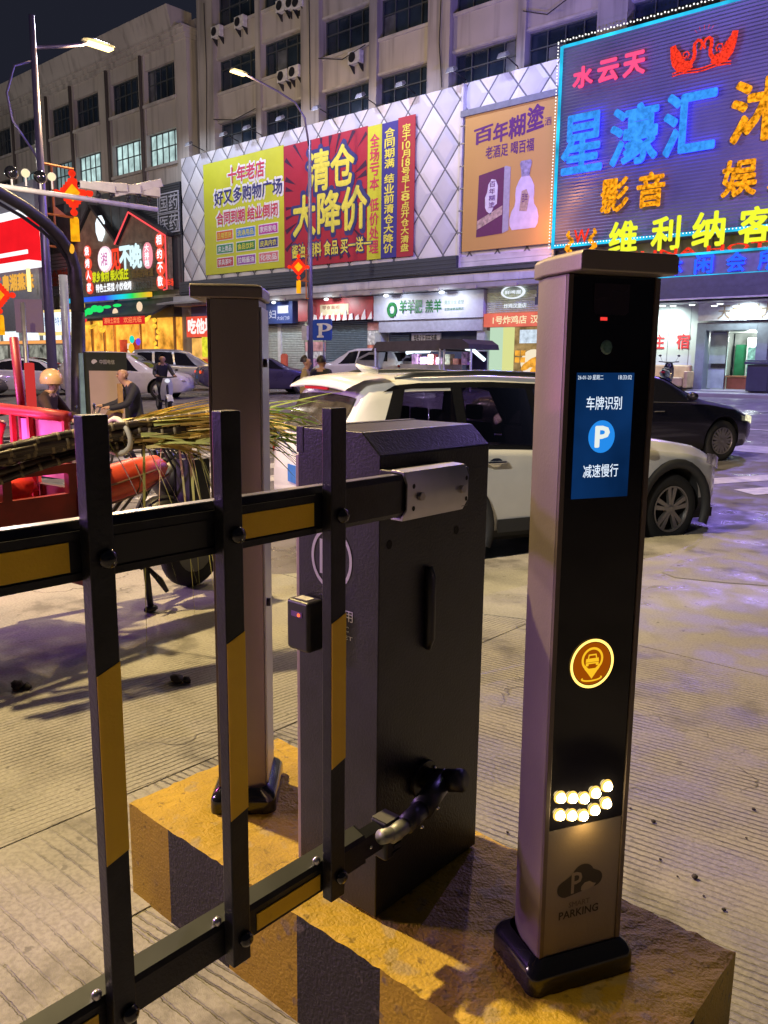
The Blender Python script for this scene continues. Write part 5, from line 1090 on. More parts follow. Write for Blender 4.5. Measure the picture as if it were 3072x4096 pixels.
# dark trim strips along the window edges and pillars
TRIM = P('gloss_black', (.012, .012, .014), .12, coat=.5)
suv.side_glass([(-.60, 2.16, -.56, 2.10, .0, .06), (-.50, 1.66, -.38, 1.56, .88, .96), (.155, .27, .155, .27, .05, .90), (1.005, 1.11, .94, 1.04, .05, .90), (-.62, -.45, -.40, -.29, .05, .90), (1.97, 2.12, 1.49, 1.60, .04, .90)], 'window_surround', TRIM, off=.004)
SEATM = P('seat_cloth', (.014, .012, .018), .8)
for x, ys in ((.32, (-.36, 0, .36)), (1.18, (-.36, .36))):
    for y in ys:
        mb = MB(); mb.prism([(x, .72), (x+.16, .72), (x+.02, 1.20), (x-.12, 1.20)], lambda u, v, d: (u, d, v), y-.2, y+.2); mb.box(x-.12, x-.03, y-.11, y+.11, 1.22, 1.37); mb.build('seat', SEATM, suv.t, .02)
mb = MB(); mb.tube([(1.72+.03*math.sin(a*.5236), .36+.18*math.cos(a*.5236), .98+.17*math.sin(a*.5236)) for a in range(13)], .016, 6, False); mb.build('steering_wheel', BLACK, suv.t)
suv.top_patch(-.90, -.70, 'rear_window', P('rear_glass', (.055, .048, .036), .10, var=.5, scale=5), .88, .90)
suv.top_patch(1.62, 2.42, 'windscreen', CARGLASS, .93, .93)
T = suv.t
mb = MB(); mb.smooth = True; mb.grid([[Vector((x, f*.68*w_, z-.03*abs(f)**2)) for f in [-1+k/6 for k in range(13)]] for x, z, w_ in ((-.42, 1.695, 1), (-.66, 1.665, .99), (-.80, 1.60, .95), (-.82, 1.575, .93), (-.70, 1.575, .93))]); sp_ = mb.build('spoiler', PEARL, T, fixn=False)
mb = MB(); mb.box(-.815, -.795, -.26, .26, 1.545, 1.572); mb.build('brake_light', P('brake_red', (.35, .015, .03), .2, coat=.5), sp_)
for sy in (1, -1):
    mb = MB(); mb.tube([(-.34, sy*.60, 1.655), (-.14, sy*.615, 1.685), (.5, sy*.625, 1.705), (1.1, sy*.62, 1.69), (1.40, sy*.61, 1.64)], [.012, .024, .024, .024, .012], 8); mb.build('roof_rail', P('rail_silver', (.10, .11, .12), .35, .7), T)
    mb = MB(); mb.grid([[Vector((x, sy*(.912), z)) for z in (.30, .42)] for x in (.55, 1.3, 2.1)]); mb.build('sill_trim', CLAD, T, fixn=False)
    # wheel arch lips
    for wx in (0, 2.70):
        P_ = []
        for k in range(19):
            a = R(-22+k*224/18); P_.append([Vector((wx+rr_*math.cos(a), sy*yy, .36+rr_*math.sin(a))) for rr_, yy in ((.425, .88), (.425, .935), (.50, .938), (.515, .912))])
        mb = MB(); mb.smooth = True; mb.grid(P_); mb.build('wheel_arch', CLAD, T, fixn=False)
    for hx in (.38, 1.42):
        mb = MB(); mb.tube([(hx, sy*.925, .93), (hx+.03, sy*.955, .935), (hx+.2, sy*.957, .935), (hx+.23, sy*.925, .93)], .016, 8); mb.ball((hx+.13, sy*.912, .93), (.08, .02, .045), 10, 6); mb.build('door_handle', CHROME, T)
    for dx in ((.20, .20, .20, 1.02), (1.06, 1.05, 1.0, .95)):
        mb = MB(); x = dx[0]; mb.grid([[Vector((x+o+(.02 if z < .5 else 0), sy*(.921 if z < .95 else .893), z)) for z in (.36, .5, .65, .8, .95, 1.03)] for o in (0, .007)]); mb.build('door_gap', BLACK, T, fixn=False)
    mb = MB(); mb.grid([[Vector((2.28+o-.06*(z-.5), sy*.924, z)) for z in (.36, .5, .65, .8, .92)] for o in (0, .007)]); mb.build('door_gap', BLACK, T, fixn=False)
    mb = MB(); mb.tube([(1.95, sy*.93, 1.10), (1.95, sy*1.02, 1.12)], .02, 6); mb.ball((1.93, sy*1.06, 1.15), (.06, .1, .075), 10, 7); mb.build('wing_mirror', PEARL, T)
    mb = MB(); mb.smooth = True; mb.grid([[Vector((x, sy*(hw+.008), z)) for x, hw in ((-.94, .785), (-.86, .85), (-.70, .875), (-.55, .888))] for z in (.92, 1.0, 1.07)]); mb.build('tail_light', P('tail_red', (.30, .01, .015), .15, coat=.6), T, fixn=False)
    mb = MB(); mb.smooth = True; mb.grid([[Vector((x, sy*hw, z)) for x, hw, z in ((3.16, .872, .86+d*.05), (3.36, .81, .82+d*.06), (3.52, .71, .77+d*.06), (3.60, .605, .74+d*.05))] for d in (-1, 0, 1)]); mb.build('headlight', P('headlamp_glass', (.5, .5, .55), .08, .4, var=.6, scale=20, coat=.6), T, fixn=False)
mb = MB(); mb.tube([(-.22, 0, 1.69), (-.34, 0, 1.72), (-.42, 0, 1.76)], [.05, .035, .012], 8); mb.build('antenna_fin', PEARL, T)
mb = MB(); mb.box(-.995, -.982, -.24, .24, .70, .86); mb.build('number_plate', P('plate_blue', (.04, .16, .50), .4, var=.2, scale=9), T)
mb = MB(); mb.box(-.99, -.95, -.55, .55, .30, .42); mb.build('bumper_trim', CLAD, T)
mb = MB(); mb.box(2.4, 3.5, -.7, .7, .2, .3); mb.box(-.8, 3.3, -.62, .62, .16, .24); mb.build('underbody', BLACK, T)
# interior glow seen through the far windows (reflection of red sign)
# ---- dark saloon
SED = dict(x0=-1.02, x1=3.76, wb=2.80, r=.33, w=1.82, clad=.0, spokes=9,
    top=[(-1.02, .72), (-.99, .92), (-.9, 1.0), (-.45, 1.05), (-.2, 1.12), (.35, 1.38), (.75, 1.44), (1.3, 1.44), (1.7, 1.36), (2.4, 1.02), (2.6, .98), (3.2, .88), (3.55, .76), (3.7, .62), (3.76, .5)],
    bot=[(-1.02, .42), (-.8, .26), (0, .18), (2.8, .18), (3.4, .2), (3.76, .34)],
    half=[(-1.02, .6), (-.9, .8), (-.4, .89), (.5, .91), (2.4, .91), (3.0, .88), (3.4, .78), (3.6, .66), (3.76, .46)],
    belt=[(-1.02, .7), (-.9, .93), (0, .97), (1.2, .95), (2.4, .92), (3.0, .84), (3.5, .7), (3.76, .48)],
    roofhw=[(-1.02, .5), (-.4, .70), (.3, .60), (.9, .58), (1.6, .60), (2.4, .74), (3.0, .72), (3.5, .58), (3.76, .38)])
NAVY = carpaint('midnight_paint', (.012, .012, .022), .3, .2)
h = onroad(2870, 1843)
def put_front_wheel(pt, heading, spec, side):
    """origin (rear axle centre) such that the front wheel on `side` touches the road at pt"""
    c, s = math.cos(heading), math.sin(heading); wb, hw = spec['wb'], spec['w']/2-.1
    return (pt.x-c*wb+s*hw*side, pt.y-s*wb-c*hw*side, rz(pt.y))
hd = R(64)
sd = Car('sedan_car', 'black saloon car with alloy wheels standing behind the right kiosk', put_front_wheel(h, hd, SED, -1), hd, NAVY, SED)
sd.side_glass([(-.15, .9, .28, .9, .04, .9), (.97, 2.15, .97, 1.66, .04, .9)]); sd.top_patch(1.72, 2.36, 'windscreen', CARGLASS, .93, .93); sd.top_patch(-.2, .38, 'rear_window', CARGLASS, .9, .9)
T = sd.t
for sy in (1, -1):
    mb = MB(); mb.tube([(1.98, sy*.92, 1.0), (1.98, sy*1.0, 1.02)], .02, 6); mb.ball((1.95, sy*1.05, 1.05), (.07, .11, .07), 10, 7); mb.build('wing_mirror', NAVY, T)
    mb = MB(); mb.tube([(-.3, sy*.875, .985), (.8, sy*.878, .975), (2.2, sy*.878, .945)], .008, 6); mb.build('chrome_strip', CHROME, T)
    mb = MB(); mb.smooth = True; mb.grid([[Vector((x, sy*hw, z+d*.05)) for x, hw, z in ((3.30, .822, .70), (3.5, .738, .67), (3.64, .63, .64), (3.72, .53, .61))] for d in (-1, 0, 1)]); mb.build('headlight', E('headlamp_on', (1, .93, .62), .95, var=.4, scale=14), T, fixn=False)
    for hx in (.3, 1.35):
        mb = MB(); mb.tube([(hx, sy*.915, .82), (hx+.03, sy*.935, .825), (hx+.17, sy*.935, .825), (hx+.2, sy*.915, .82)], .013, 6); mb.build('door_handle', CHROME, T)
# ---- parked cars across the road
def far_car(kind, paint, label, px, py, heading_deg, side=-1, name=None, D=None, Y=None, light=None, grp='cars parked along the shops'):
    spec = SED if kind == 'sedan' else SUV; pt = aty(px, py, Y) if Y else (onroad(px, py) if D is None else atd(px, py, D)); hdg = R(heading_deg)
    loc = put_front_wheel(pt, hdg, spec, side); sp2 = dict(spec); sp2['clad'] = 0
    c = Car(name or ('sedan_car' if kind == 'sedan' else 'suv_car'), label, loc, hdg, paint, sp2, grp, detail=1)
    if kind == 'sedan':
        c.side_glass([(-.15, .9, .28, .9, .04, .9), (.97, 2.15, .97, 1.66, .04, .9)]); c.top_patch(1.72, 2.36, 'windscreen', CARGLASS, .93, .93); c.top_patch(-.2, .38, 'rear_window', CARGLASS, .9, .9)
        tz, ty, tx, fx = .80, .78, -.985, 3.7
    else:
        c.side_glass([(-.5, .16, -.42, .16, .10, .84), (.26, 1.02, .26, .95, .06, .88), (1.10, 1.98, 1.03, 1.50, .04, .88)]); c.top_patch(-.90, -.70, 'rear_window', CARGLASS, .9, .9); c.top_patch(1.62, 2.42, 'windscreen', CARGLASS, .93, .93); tz, ty, tx, fx = .95, .74, -.965, 3.6
    for sy in (1, -1):
        mb = MB(); mb.ball((tx, sy*(ty-.12), tz), (.03, .16, .06), 8, 6); mb.build('tail_light', light or MATS['tail_red'], c.t)
        mb = MB(); mb.ball((fx-.12, sy*.6, .68), (.14, .12, .06), 8, 6); mb.build('headlight', MATS['headlamp_glass'], c.t)
    mb = MB(); mb.box(tx-.04, tx-.01, -.24, .24, .55, .68); mb.build('number_plate', MATS['plate_blue'], c.t)
    return c
W1 = carpaint('white_paint_gloss', (.62, .62, .66)); SIL = carpaint('silver_paint', (.34, .35, .38), .5); BLK = carpaint('black_paint', (.012, .012, .014)); PUR_ = carpaint('plum_paint', (.06, .05, .10), .3)
TL_ON = E('tail_on', (1, .10, .03), 1.3)
far_car('suv', W1, 'white car with glowing red tail light beside the notice board', 640, 1600, 40, -1, D=None, light=TL_ON)
far_car('suv', SIL, 'silver grey car parked beside the white one, half hidden by the left kiosk', 862, 1562, 52, -1)
far_car('sedan', PUR_, 'dark plum saloon with orange reflection on its boot, right of the left kiosk', 1205, 1500, 62, -1, light=TL_ON, Y=21.5)
far_car('suv', W1, 'white sport utility car parked before the steel shutter, right of the parking sign', 1300, 1500, 190, 1, Y=25.3)
far_car('sedan', BLK, 'black saloon with amber lights parked at far left behind the cart', 230, 1560, 30, -1, light=TL_ON)
far_car('sedan', W1, 'white car just right of the far left black saloon, mostly behind the poles', 285, 1580, 60, -1)
far_car('sedan', BLK, 'black car roof showing behind the white car and silver car before the restaurant', 735, 1500, 20, -1, Y=25.6)
far_car('sedan', BLK, 'black car cut by the left edge of the photo', -130, 1600, 40, -1)
# ---- covered stall trike (canopy van)
p = onroad(1620, 1540); q = aty(1560, 1470, 26.3); 
st_ = thing('vending_truck', 'vending truck with long dark canopy and white tube lights before the green lettered shop', 'truck', (q.x, 26.3, rz(26.3)))
a = aty(1552, 1370, 26.3); b_ = aty(1826, 1350, 26.3); c = aty(1946, 1352, 26.3); z1 = a.z; z0 = aty(1700, 1405, 26.3).z; g0 = rz(26.3)
CV = P('canopy_cloth', (.085, .075, .075), .8, var=.15)
mb = MB(); mb.prism([(a.x-.15, z0-.02), (a.x+.15, z1), (b_.x, z1+.05), (b_.x, z0)], lambda u, v, d: (u, d, v), 25.4, 27.2); mb.build('canopy', CV, st_)
mb = MB(); mb.prism([(b_.x+.02, z0+.06), (b_.x+.02, z1+.08), (c.x-.35, z1+.06), (c.x-.05, z1-.12), (c.x, z0+.06)], lambda u, v, d: (u, d, v), 25.2, 27.2); mb.build('canopy', P('canopy_brown', (.05, .042, .045), .7, var=.3, scale=2), st_)
mb = MB()
for x in (a.x+.1, b_.x-.1, b_.x+.1, c.x-.05): mb.tube([(x, 25.4, g0), (x, 25.4, z0+.1)], .04, 6)
mb.build('post', P('stall_white', (.6, .6, .65), .4), st_)
TB = E('tube_white', (.75, .92, 1), 1.8, True)
for (x0, y0), (x1, y1) in (((1627, 1411), (1660, 1404)), ((1662, 1406), (1718, 1404)), ((1864, 1394), (1890, 1398)), ((1890, 1398), (1938, 1440))):
    A_ = aty(x0, y0, 25.6); B2 = aty(x1, y1, 25.6); mb = MB(); mb.tube([A_, B2], .075, 8); mb.build('tube_light', TB, st_)
lamp('stall_light', 'POINT', (aty(1700, 1440, 25.9)), 70, (.8, .92, 1), size=.05)
mb = MB(); mb.box(a.x+1.2, b_.x-.2, 25.7, 27.0, g0+.35, g0+1.0); mb.build('counter', P('stall_panel', (.45, .45, .5), .5, var=.3, scale=2), st_)
for k in range(7):
    x = a.x+1.4+k*.42; mb = MB(); mb.box(x, x+.28, 26.2, 26.5, g0+1.0, g0+1.0+rnd.uniform(.2, .5)); mb.build('goods', rnd.choice(pm), st_)
x = a.x-.7; mb = MB(); mb.prism([(x-.5, g0+.4), (x+.9, g0+.4), (x+.9, z0-.05), (x+.35, z0-.05), (x-.35, g0+1.2)], lambda u, v, d: (u, d, v), 25.5, 27.1); mb.build('cab', P('cab_grey', (.30, .30, .36), .4), st_)
mb = MB(); mb.fprism([(x-.2, g0+1.15), (x+.75, g0+1.15), (x+.75, z0-.15), (x+.38, z0-.15)], 25.47, 25.495); mb.build('cab_window', CARGLASS, st_)
for x in (a.x-.7, a.x+1.2, b_.x+.8):
    mb = MB(); mb.lathe([(.08, 25.45), (.26, 25.45), (.28, 25.5), (.28, 25.62), (.08, 25.65)], lambda u, v, d: (x+u, d, g0+.28+v), 18); mb.build('wheel', RUBBER, st_)
mb = MB(); mb.box(b_.x+.3, c.x-.2, 26.6, 26.7, g0+.3, z0); mb.build('back_panel', P('stall_navy', (.02, .02, .05), .5), st_)
# ================================================================ people and two-wheelers
SKIN = P('skin', (.42, .25, .17), .5, var=.08); HAIRB = P('hair_black', (.012, .010, .010), .5)
def person(label, loc, rz_, J, cloth, hair=None, group=None, extra=None, scale=1.0, helmet=None):
    """J: joint positions (local, metres). One skinned body mesh; cloth = list of (joint set, material)"""
    t = thing('person', label, 'person', loc, rz_, group, local=True)
    verts, edges, rad, own = [], [], [], []
    idx = {}
    def v(n, p, r, o):
        idx[n] = len(verts); verts.append(Vector(p)*scale); rad.append(r*scale); own.append(o)
    def e(a, b_): edges.append((idx[a], idx[b_]))
    v('pelvis', J['pelvis'], .135, 'legs'); v('waist', J['waist'], .125, 'top'); v('chest', J['chest'], .155, 'top'); v('neck', J['neck'], .058, 'skin'); v('head', J['head'], .100, 'skin'); v('crown', Vector(J['head'])+Vector((0, 0, .085)), .085, 'skin')
    v('chin', Vector(J['head'])+Vector((0, -.035, -.075)), .055, 'skin')
    for a, b_ in (('pelvis', 'waist'), ('waist', 'chest'), ('chest', 'neck'), ('neck', 'chin'), ('chin', 'head'), ('head', 'crown')): e(a, b_)
    for s in 'lr':
        v('sh'+s, J['sh'+s], .07, 'top'); v('el'+s, J['el'+s], .06, 'top'); v('wr'+s, J['wr'+s], .042, 'top'); hp = Vector(J['ha'+s]); v('ha'+s, hp, .036, 'skin')
        e('chest', 'sh'+s); e('sh'+s, 'el'+s); e('el'+s, 'wr'+s); e('wr'+s, 'ha'+s)
        d = (hp-Vector(J['wr'+s])).normalized(); up = Vector((0, 0, 1)); sd_ = d.cross(up).normalized()
        for k in range(4):
            o = sd_*(.024*(k-1.5)); ln = (.045, .052, .05, .038)[k]
            v('f%s%da' % (s, k), hp+o*.9+d*.035, .009, 'skin'); v('f%s%db' % (s, k), hp+o+d*(.035+ln*.7)-up*.012, .0085, 'skin'); v('f%s%dc' % (s, k), hp+o+d*(.04+ln*.75)-up*.045, .008, 'skin')
            e('ha'+s, 'f%s%da' % (s, k)); e('f%s%da' % (s, k), 'f%s%db' % (s, k)); e('f%s%db' % (s, k), 'f%s%dc' % (s, k))
        v('t%s1' % s, hp+sd_*(-.035 if s == 'l' else .035)+d*.01-up*.012, .010, 'skin'); v('t%s2' % s, hp+sd_*(-.04 if s == 'l' else .04)+d*.045-up*.03, .009, 'skin'); e('ha'+s, 't%s1' % s); e('t%s1' % s, 't%s2' % s)
        v('hip'+s, J['hip'+s], .095, 'legs'); v('kn'+s, J['kn'+s], .065, 'legs'); v('an'+s, J['an'+s], .045, 'legs'); v('toe'+s, J['toe'+s], .038, 'shoe')
        e('pelvis', 'hip'+s); e('hip'+s, 'kn'+s); e('kn'+s, 'an'+s); e('an'+s, 'toe'+s)
    me = bpy.data.meshes.new('body'); me.from_pydata([tuple(q) for q in verts], edges, []); o = bpy.data.objects.new('body', me); col.objects.link(o); o.parent = t
    sk = o.modifiers.new('skin', 'SKIN'); sk.use_smooth_shade = True
    for i, r in enumerate(rad): me.skin_vertices[0].data[i].radius = (r, r)
    me.skin_vertices[0].data[idx['pelvis']].use_root = True
    sb = o.modifiers.new('sub', 'SUBSURF'); sb.levels = 2; sb.render_levels = 2
    dg = bpy.context.evaluated_depsgraph_get(); m2 = bpy.data.meshes.new_from_object(o.evaluated_get(dg)); o.modifiers.clear(); o.data = m2
    ml = [SKIN, cloth['top'], cloth['legs'], cloth.get('shoe', BLACK)]
    m2.materials.clear()
    for q in ml: m2.materials.append(q)
    km = {'skin': 0, 'top': 1, 'legs': 2, 'shoe': 3}
    for p in m2.polygons:
        best = min(range(len(verts)), key=lambda i: (verts[i]-p.center).length-rad[i]*.8); p.material_index = km[own[best]]; p.use_smooth = True
    h = Vector(J['head'])*scale
    if hair:
        mb = MB(); mb.smooth = True; P_ = []
        for i in range(7):
            a = i/6*1.75; P_.append([h+Vector((.098*math.sin(a)*math.cos(b_), .02+.108*math.sin(a)*math.sin(b_), .03+.12*math.cos(a))) for b_ in [R(-15+k*210/12) for k in range(13)]])
        mb.grid(P_); mb.build('hair', hair, t)
    # face: nose, eyes, ears
    mb = MB(); mb.ball(h+Vector((0, -.092, -.02)), (.012, .018, .02), 6, 5)
    for s in (-1, 1): mb.ball(h+Vector((s*.088, .0, -.01)), (.012, .022, .032), 6, 5)
    mb.build('nose_and_ears', SKIN, t); mb = MB()
    for s in (-1, 1): mb.ball(h+Vector((s*.032, -.082, .012)), (.013, .008, .008), 6, 5)
    mb.build('eyes', BLACK, t)
    if helmet:
        mb = MB(); mb.smooth = True; P_ = []
        for i in range(9):
            a = i/8*1.95; P_.append([h+Vector((.130*math.sin(a)*math.cos(b_), .01+.150*math.sin(a)*math.sin(b_), .035+.145*math.cos(a))) for b_ in [R(k*15) for k in range(25)]])
        mb.grid(P_); mb.build('helmet', helmet, t)
    return t
RIDE = dict(pelvis=(0, .12, .80), waist=(0, .10, .98), chest=(0, .03, 1.22), neck=(0, -.01, 1.41), head=(0, -.04, 1.53),
    shl=(.19, .02, 1.33), ell=(.27, -.12, 1.10), wrl=(.27, -.34, 1.04), hal=(.26, -.42, 1.05), shr=(-.19, .02, 1.33), elr=(-.27, -.12, 1.10), wrr=(-.27, -.34, 1.04), har=(-.26, -.42, 1.05),
    hipl=(.10, .08, .78), knl=(.17, -.30, .68), anl=(.15, -.28, .32), toel=(.16, -.42, .26), hipr=(-.10, .08, .78), knr=(-.17, -.30, .68), anr=(-.15, -.28, .32), toer=(-.16, -.42, .26))
STAND = dict(pelvis=(0, 0, .92), waist=(0, 0, 1.06), chest=(0, .0, 1.28), neck=(0, .0, 1.46), head=(0, -.02, 1.59),
    shl=(.19, .0, 1.40), ell=(.25, .03, 1.13), wrl=(.24, -.05, .90), hal=(.24, -.07, .82), shr=(-.19, .0, 1.40), elr=(-.25, .03, 1.13), wrr=(-.24, -.05, .90), har=(-.24, -.07, .82),
    hipl=(.09, 0, .88), knl=(.10, -.02, .50), anl=(.10, .02, .09), toel=(.10, -.14, .04), hipr=(-.09, 0, .88), knr=(-.10, -.03, .50), anr=(-.10, .03, .09), toer=(-.10, -.13, .04))
def scooter(label, loc, rz_, paint, cat='scooter', group=None, light=None):
    """faces local -Y"""
    t = thing('scooter', label, cat, loc, rz_, group, local=True)
    def wh(y):
        mb = MB(); mb.smooth = True; g = lambda u, v, d: (d, y+u, .23+v)
        mb.lathe([(.13, -.05), (.21, -.05), (.23, -.02), (.23, .02), (.21, .05), (.13, .05)], g, 24); w_ = mb.build('wheel', RUBBER, t); mb = MB(); mb.lathe([(.0, -.04), (.13, -.045), (.13, .045), (0, .04)], g, 16); mb.build('rim', GREY, w_)
    wh(-.62); wh(.55)
    mb = MB(); mb.smooth = True
    mb.grid([[Vector((w_*math.cos(a), y, z+hh*math.sin(a))) for a in [R(k*30) for k in range(13)]] for y, z, w_, hh in ((.02, .55, .13, .10), (.15, .58, .17, .15), (.4, .62, .17, .15), (.65, .66, .13, .10), (.80, .70, .06, .04))]); mb.build('rear_body', paint, t, fixn=False)
    mb = MB(); mb.box(-.15, .15, -.42, .12, .28, .34); mb.build('footboard', BLACK, t, .01)
    mb = MB(); mb.smooth = True; mb.grid([[Vector((x*w_, y-.06*(1-x*x), z)) for x in (-1, -.5, 0, .5, 1)] for y, z, w_ in ((-.38, .32, .14), (-.44, .55, .19), (-.50, .80, .17), (-.52, .98, .11))]); mb.build('leg_shield', paint, t, fixn=False)
    mb = MB(); mb.ball((0, .18, .76), (.14, .32, .055), 12, 7); mb.build('seat', BLACK, t)
    mb = MB(); mb.tube([(0, -.62, .23), (0, -.50, .95)], .035, 8); mb.tube([(.33, -.38, 1.02), (.1, -.50, 1.0), (-.1, -.50, 1.0), (-.33, -.38, 1.02)], .018, 8); mb.tube([(.22, -.44, 1.02), (.30, -.46, 1.2)], .006, 5); mb.tube([(-.22, -.44, 1.02), (-.30, -.46, 1.2)], .006, 5); mb.ball((.31, -.46, 1.22), (.055, .01, .035), 8, 5); mb.ball((-.31, -.46, 1.22), (.055, .01, .035), 8, 5); mb.build('handlebar', BLACK, t)
    mb = MB(); mb.smooth = True; mb.grid([[Vector((x*.09, -.62+.29*math.cos(a), .23+.29*math.sin(a)-.03*x*x)) for x in (-1, 0, 1)] for a in [R(20+k*20) for k in range(8)]]); mb.build('mudguard', paint, t, fixn=False)
    mb = MB(); mb.ball((0, -.57, .90), (.08, .05, .06), 10, 7); mb.build('headlight', light or MATS['headlamp_glass'], t)
    mb = MB(); mb.ball((0, .80, .66), (.08, .04, .04), 8, 6); mb.build('tail_light', MATS['tail_red'], t)
    return t
def face_dir(px, py, toward_deg):  # heading helper: local -Y points along world angle toward_deg
    return R(toward_deg+90)
JKT = P('jacket_navy', (.018, .02, .035), .75, var=.2, scale=12); TROU = P('trousers_dark', (.02, .02, .024), .8, var=.2); BROWN = P('vest_brown', (.045, .022, .018), .85, var=.3, scale=10); MUST = P('shirt_mustard', (.30, .19, .06), .8, var=.2, scale=12); BEIGE = P('sleeve_beige', (.36, .24, .18), .8, var=.2)
# scooter rider crossing the road
p = onroad(655, 1642); hdg = -20
scooter('white scooter ridden across the road toward the camera side', p, R(hdg+90), P('scooter_white', (.55, .60, .62), .3, var=.1, coat=.4), light=E('scoot_lamp', (.9, .9, 1), .9))
person('person in a dark jacket riding the white scooter', p, R(hdg+90), RIDE, dict(top=JKT, legs=TROU), HAIRB)
# old man with a bicycle
q = atd(528, 1700, 12.6); q.z = rz(q.y)
OLD = dict(RIDE); OLD.update(pelvis=(0, .10, .86), waist=(0, .06, 1.02), chest=(0, -.02, 1.24), neck=(0, -.06, 1.42), head=(0, -.10, 1.53), anl=(.12, -.05, .35), toel=(.12, -.18, .28), anr=(-.14, .1, .12), toer=(-.14, -.04, .06), knl=(.14, -.22, .62), knr=(-.14, -.10, .50))
ho = R(252+90)
pm_ = person('elderly person with bald crown, navy coat and mustard jumper riding a bicycle', q, ho, OLD, dict(top=JKT, legs=TROU))
mb = MB(); mb.smooth = True; mb.grid([[Vector((x, y-.015, z)) for x, y, z in ((-w_, -.12, z_), (-w_*.5, -.17, z_), (0, -.185, z_), (w_*.5, -.17, z_), (w_, -.12, z_))] for z_, w_ in ((.95, .08), (1.1, .09), (1.3, .08), (1.4, .05))]); mb.build('jumper', MUST, pm_, fixn=False)
mb = MB(); mb.ball((.0, -.26, .92), (.2, .12, .1), 10, 7); mb.build('waist_bag', P('bag_tan', (.22, .14, .06), .7), pm_)
bk = thing('bicycle', 'bicycle with curved bright handlebar under the elderly rider', 'bicycle', q, ho, local=True)
for y in (-.62, .45):
    mb = MB(); mb.tube([(0, y+.31*math.cos(a*.349), .33+.31*math.sin(a*.349)) for a in range(19)], .02, 6, False); w_ = mb.build('wheel', RUBBER, bk)
    mb = MB()
    for k in range(8): mb.tube([(0, y, .33), (0, y+.3*math.cos(k*.785), .33+.3*math.sin(k*.785))], .003, 4)
    mb.build('spokes', GREY, w_)
mb = MB(); mb.tube([(0, .45, .33), (0, -.02, .34), (0, .12, .75)], .016, 6); mb.tube([(0, .12, .72), (0, -.48, .74), (0, -.02, .34)], .016, 6); mb.tube([(0, -.62, .33), (0, -.48, .92)], .016, 6); mb.build('frame', DARK, bk)
mb = MB(); mb.ball((0, .13, .80), (.09, .14, .04), 10, 6); mb.build('saddle', BLACK, bk)
mb = MB(); mb.tube([(.30, -.38, 1.03), (.22, -.5, 1.05), (.08, -.52, .94), (-.08, -.52, .94), (-.22, -.5, 1.05), (-.30, -.38, 1.03)], .014, 8); mb.build('handlebar', CHROME, bk)
mb = MB(); mb.box(-.17, .17, -.86, -.6, .62, .86); mb.build('basket', P('basket_wire', (.22, .23, .23), .5, .4, var=.4, scale=30), bk)
# helmeted rider close behind the cart
q = atd(196, 1520, 10.6); gz = q.z-1.56; ho = R(41+90)
person('rider seen from behind with a beige helmet and brown vest passing behind the red cart', (q.x, q.y, gz), ho, RIDE, dict(top=BROWN, legs=BEIGE), None, helmet=P('helmet_beige', (.66, .42, .22), .3, coat=.4, var=.05), scale=1.0)
scooter('dark scooter under the helmeted rider, hidden behind the red cart', (q.x, q.y, gz), ho, carpaint('scooter_dark', (.02, .02, .025)))
# dark scooter at the left edge
q = onroad(0, 1640); q = atd(-5, 1600, 15); scooter('dark blue scooter cut by the left edge of the photo', (q.x, q.y, rz(q.y)), R(150), carpaint('scooter_navy', (.012, .014, .05)), group=None)
# two walkers behind the white car
for px, D, lab, tp_ in ((1222, 16.0, 'person with black hair in a tan coat walking behind the white car', P('coat_tan', (.28, .22, .10), .8)), (1285, 16.6, 'person in a dark navy coat walking behind the white car, right of the tan coat', JKT)):
    a = atd(px, 1448, D); person(lab, (a.x, a.y, a.z-1.60), R(41+90 if px < 1250 else 200), STAND, dict(top=tp_, legs=TROU), HAIRB)
# motor scooter parked by the hotel wall
q = aty(2665, 1500, 27.6); scooter('dark motor scooter parked on the pavement beside the tan sofa', (q.x, q.y, .80), R(195), carpaint('scooter_black', (.015, .016, .03)))
# ================================================================ red cargo tricycle with sugar cane
# local frame: x forward (towards the right of the photo), y left (away), z up
ct = thing('cargo_tricycle', 'red cargo tricycle with open bed and black handlebar end, parked left of the island', 'tricycle', (-4.61, 1.59, 0), R(97), local=True)
Mi = (Matrix.Rotation(R(97), 4, 'Z')).inverted(); O_ = Vector((-4.61, 1.59, 0))
def loc_(px, py, D): return Mi @ (atd(px, py, D)-O_)
REDP = P('cart_red', (.42, .025, .03), .45, .2, var=.3, scale=6); REDD = P('cart_red_dark', (.20, .02, .015), .55, .2, var=.35, scale=5); ENG = P('engine_black', (.02, .02, .022), .4, .4, var=.3)
mb = MB(); mb.box(-1.6, .55, -.48, -.44, .50, .885); mb.box(-1.6, .55, .28, .32, .50, .9); mb.box(-1.6, .55, -.44, .28, .48, .53); mb.build('bed', REDD, ct)
mb = MB()
for x in (-1.55, -.85, -.2, .12, .50): mb.box(x, x+.05, -.49, -.45, .886, 1.0)
mb.box(-1.6, .56, -.495, -.445, 1.001, 1.05); mb.build('side_rail', REDD, ct)
mb = MB()
mb.tube([(.53, .30, .5), (.53, .30, 1.20), (.53, .26, 1.29), (.53, .18, 1.32), (.53, -.2, 1.31), (.53, -.47, 1.30)], .032, 8); mb.tube([(.53, .22, .5), (.53, .22, 1.15), (.53, .17, 1.24)], .026, 8)
for y in (.05, -.12, -.45): mb.tube([(.53, y, .5), (.53, y, 1.3)], .022, 6)
mb.build('front_frame', REDP, ct)
pz = loc_(89, 1640, 4.75); p1z = loc_(55, 1351, 4.75); mb = MB(); mb.tube([(pz.x, pz.y, .5), pz, p1z], .026, 8); mb.build('flag_pole', P('pole_maroon', (.30, .02, .06), .4, .3), ct)
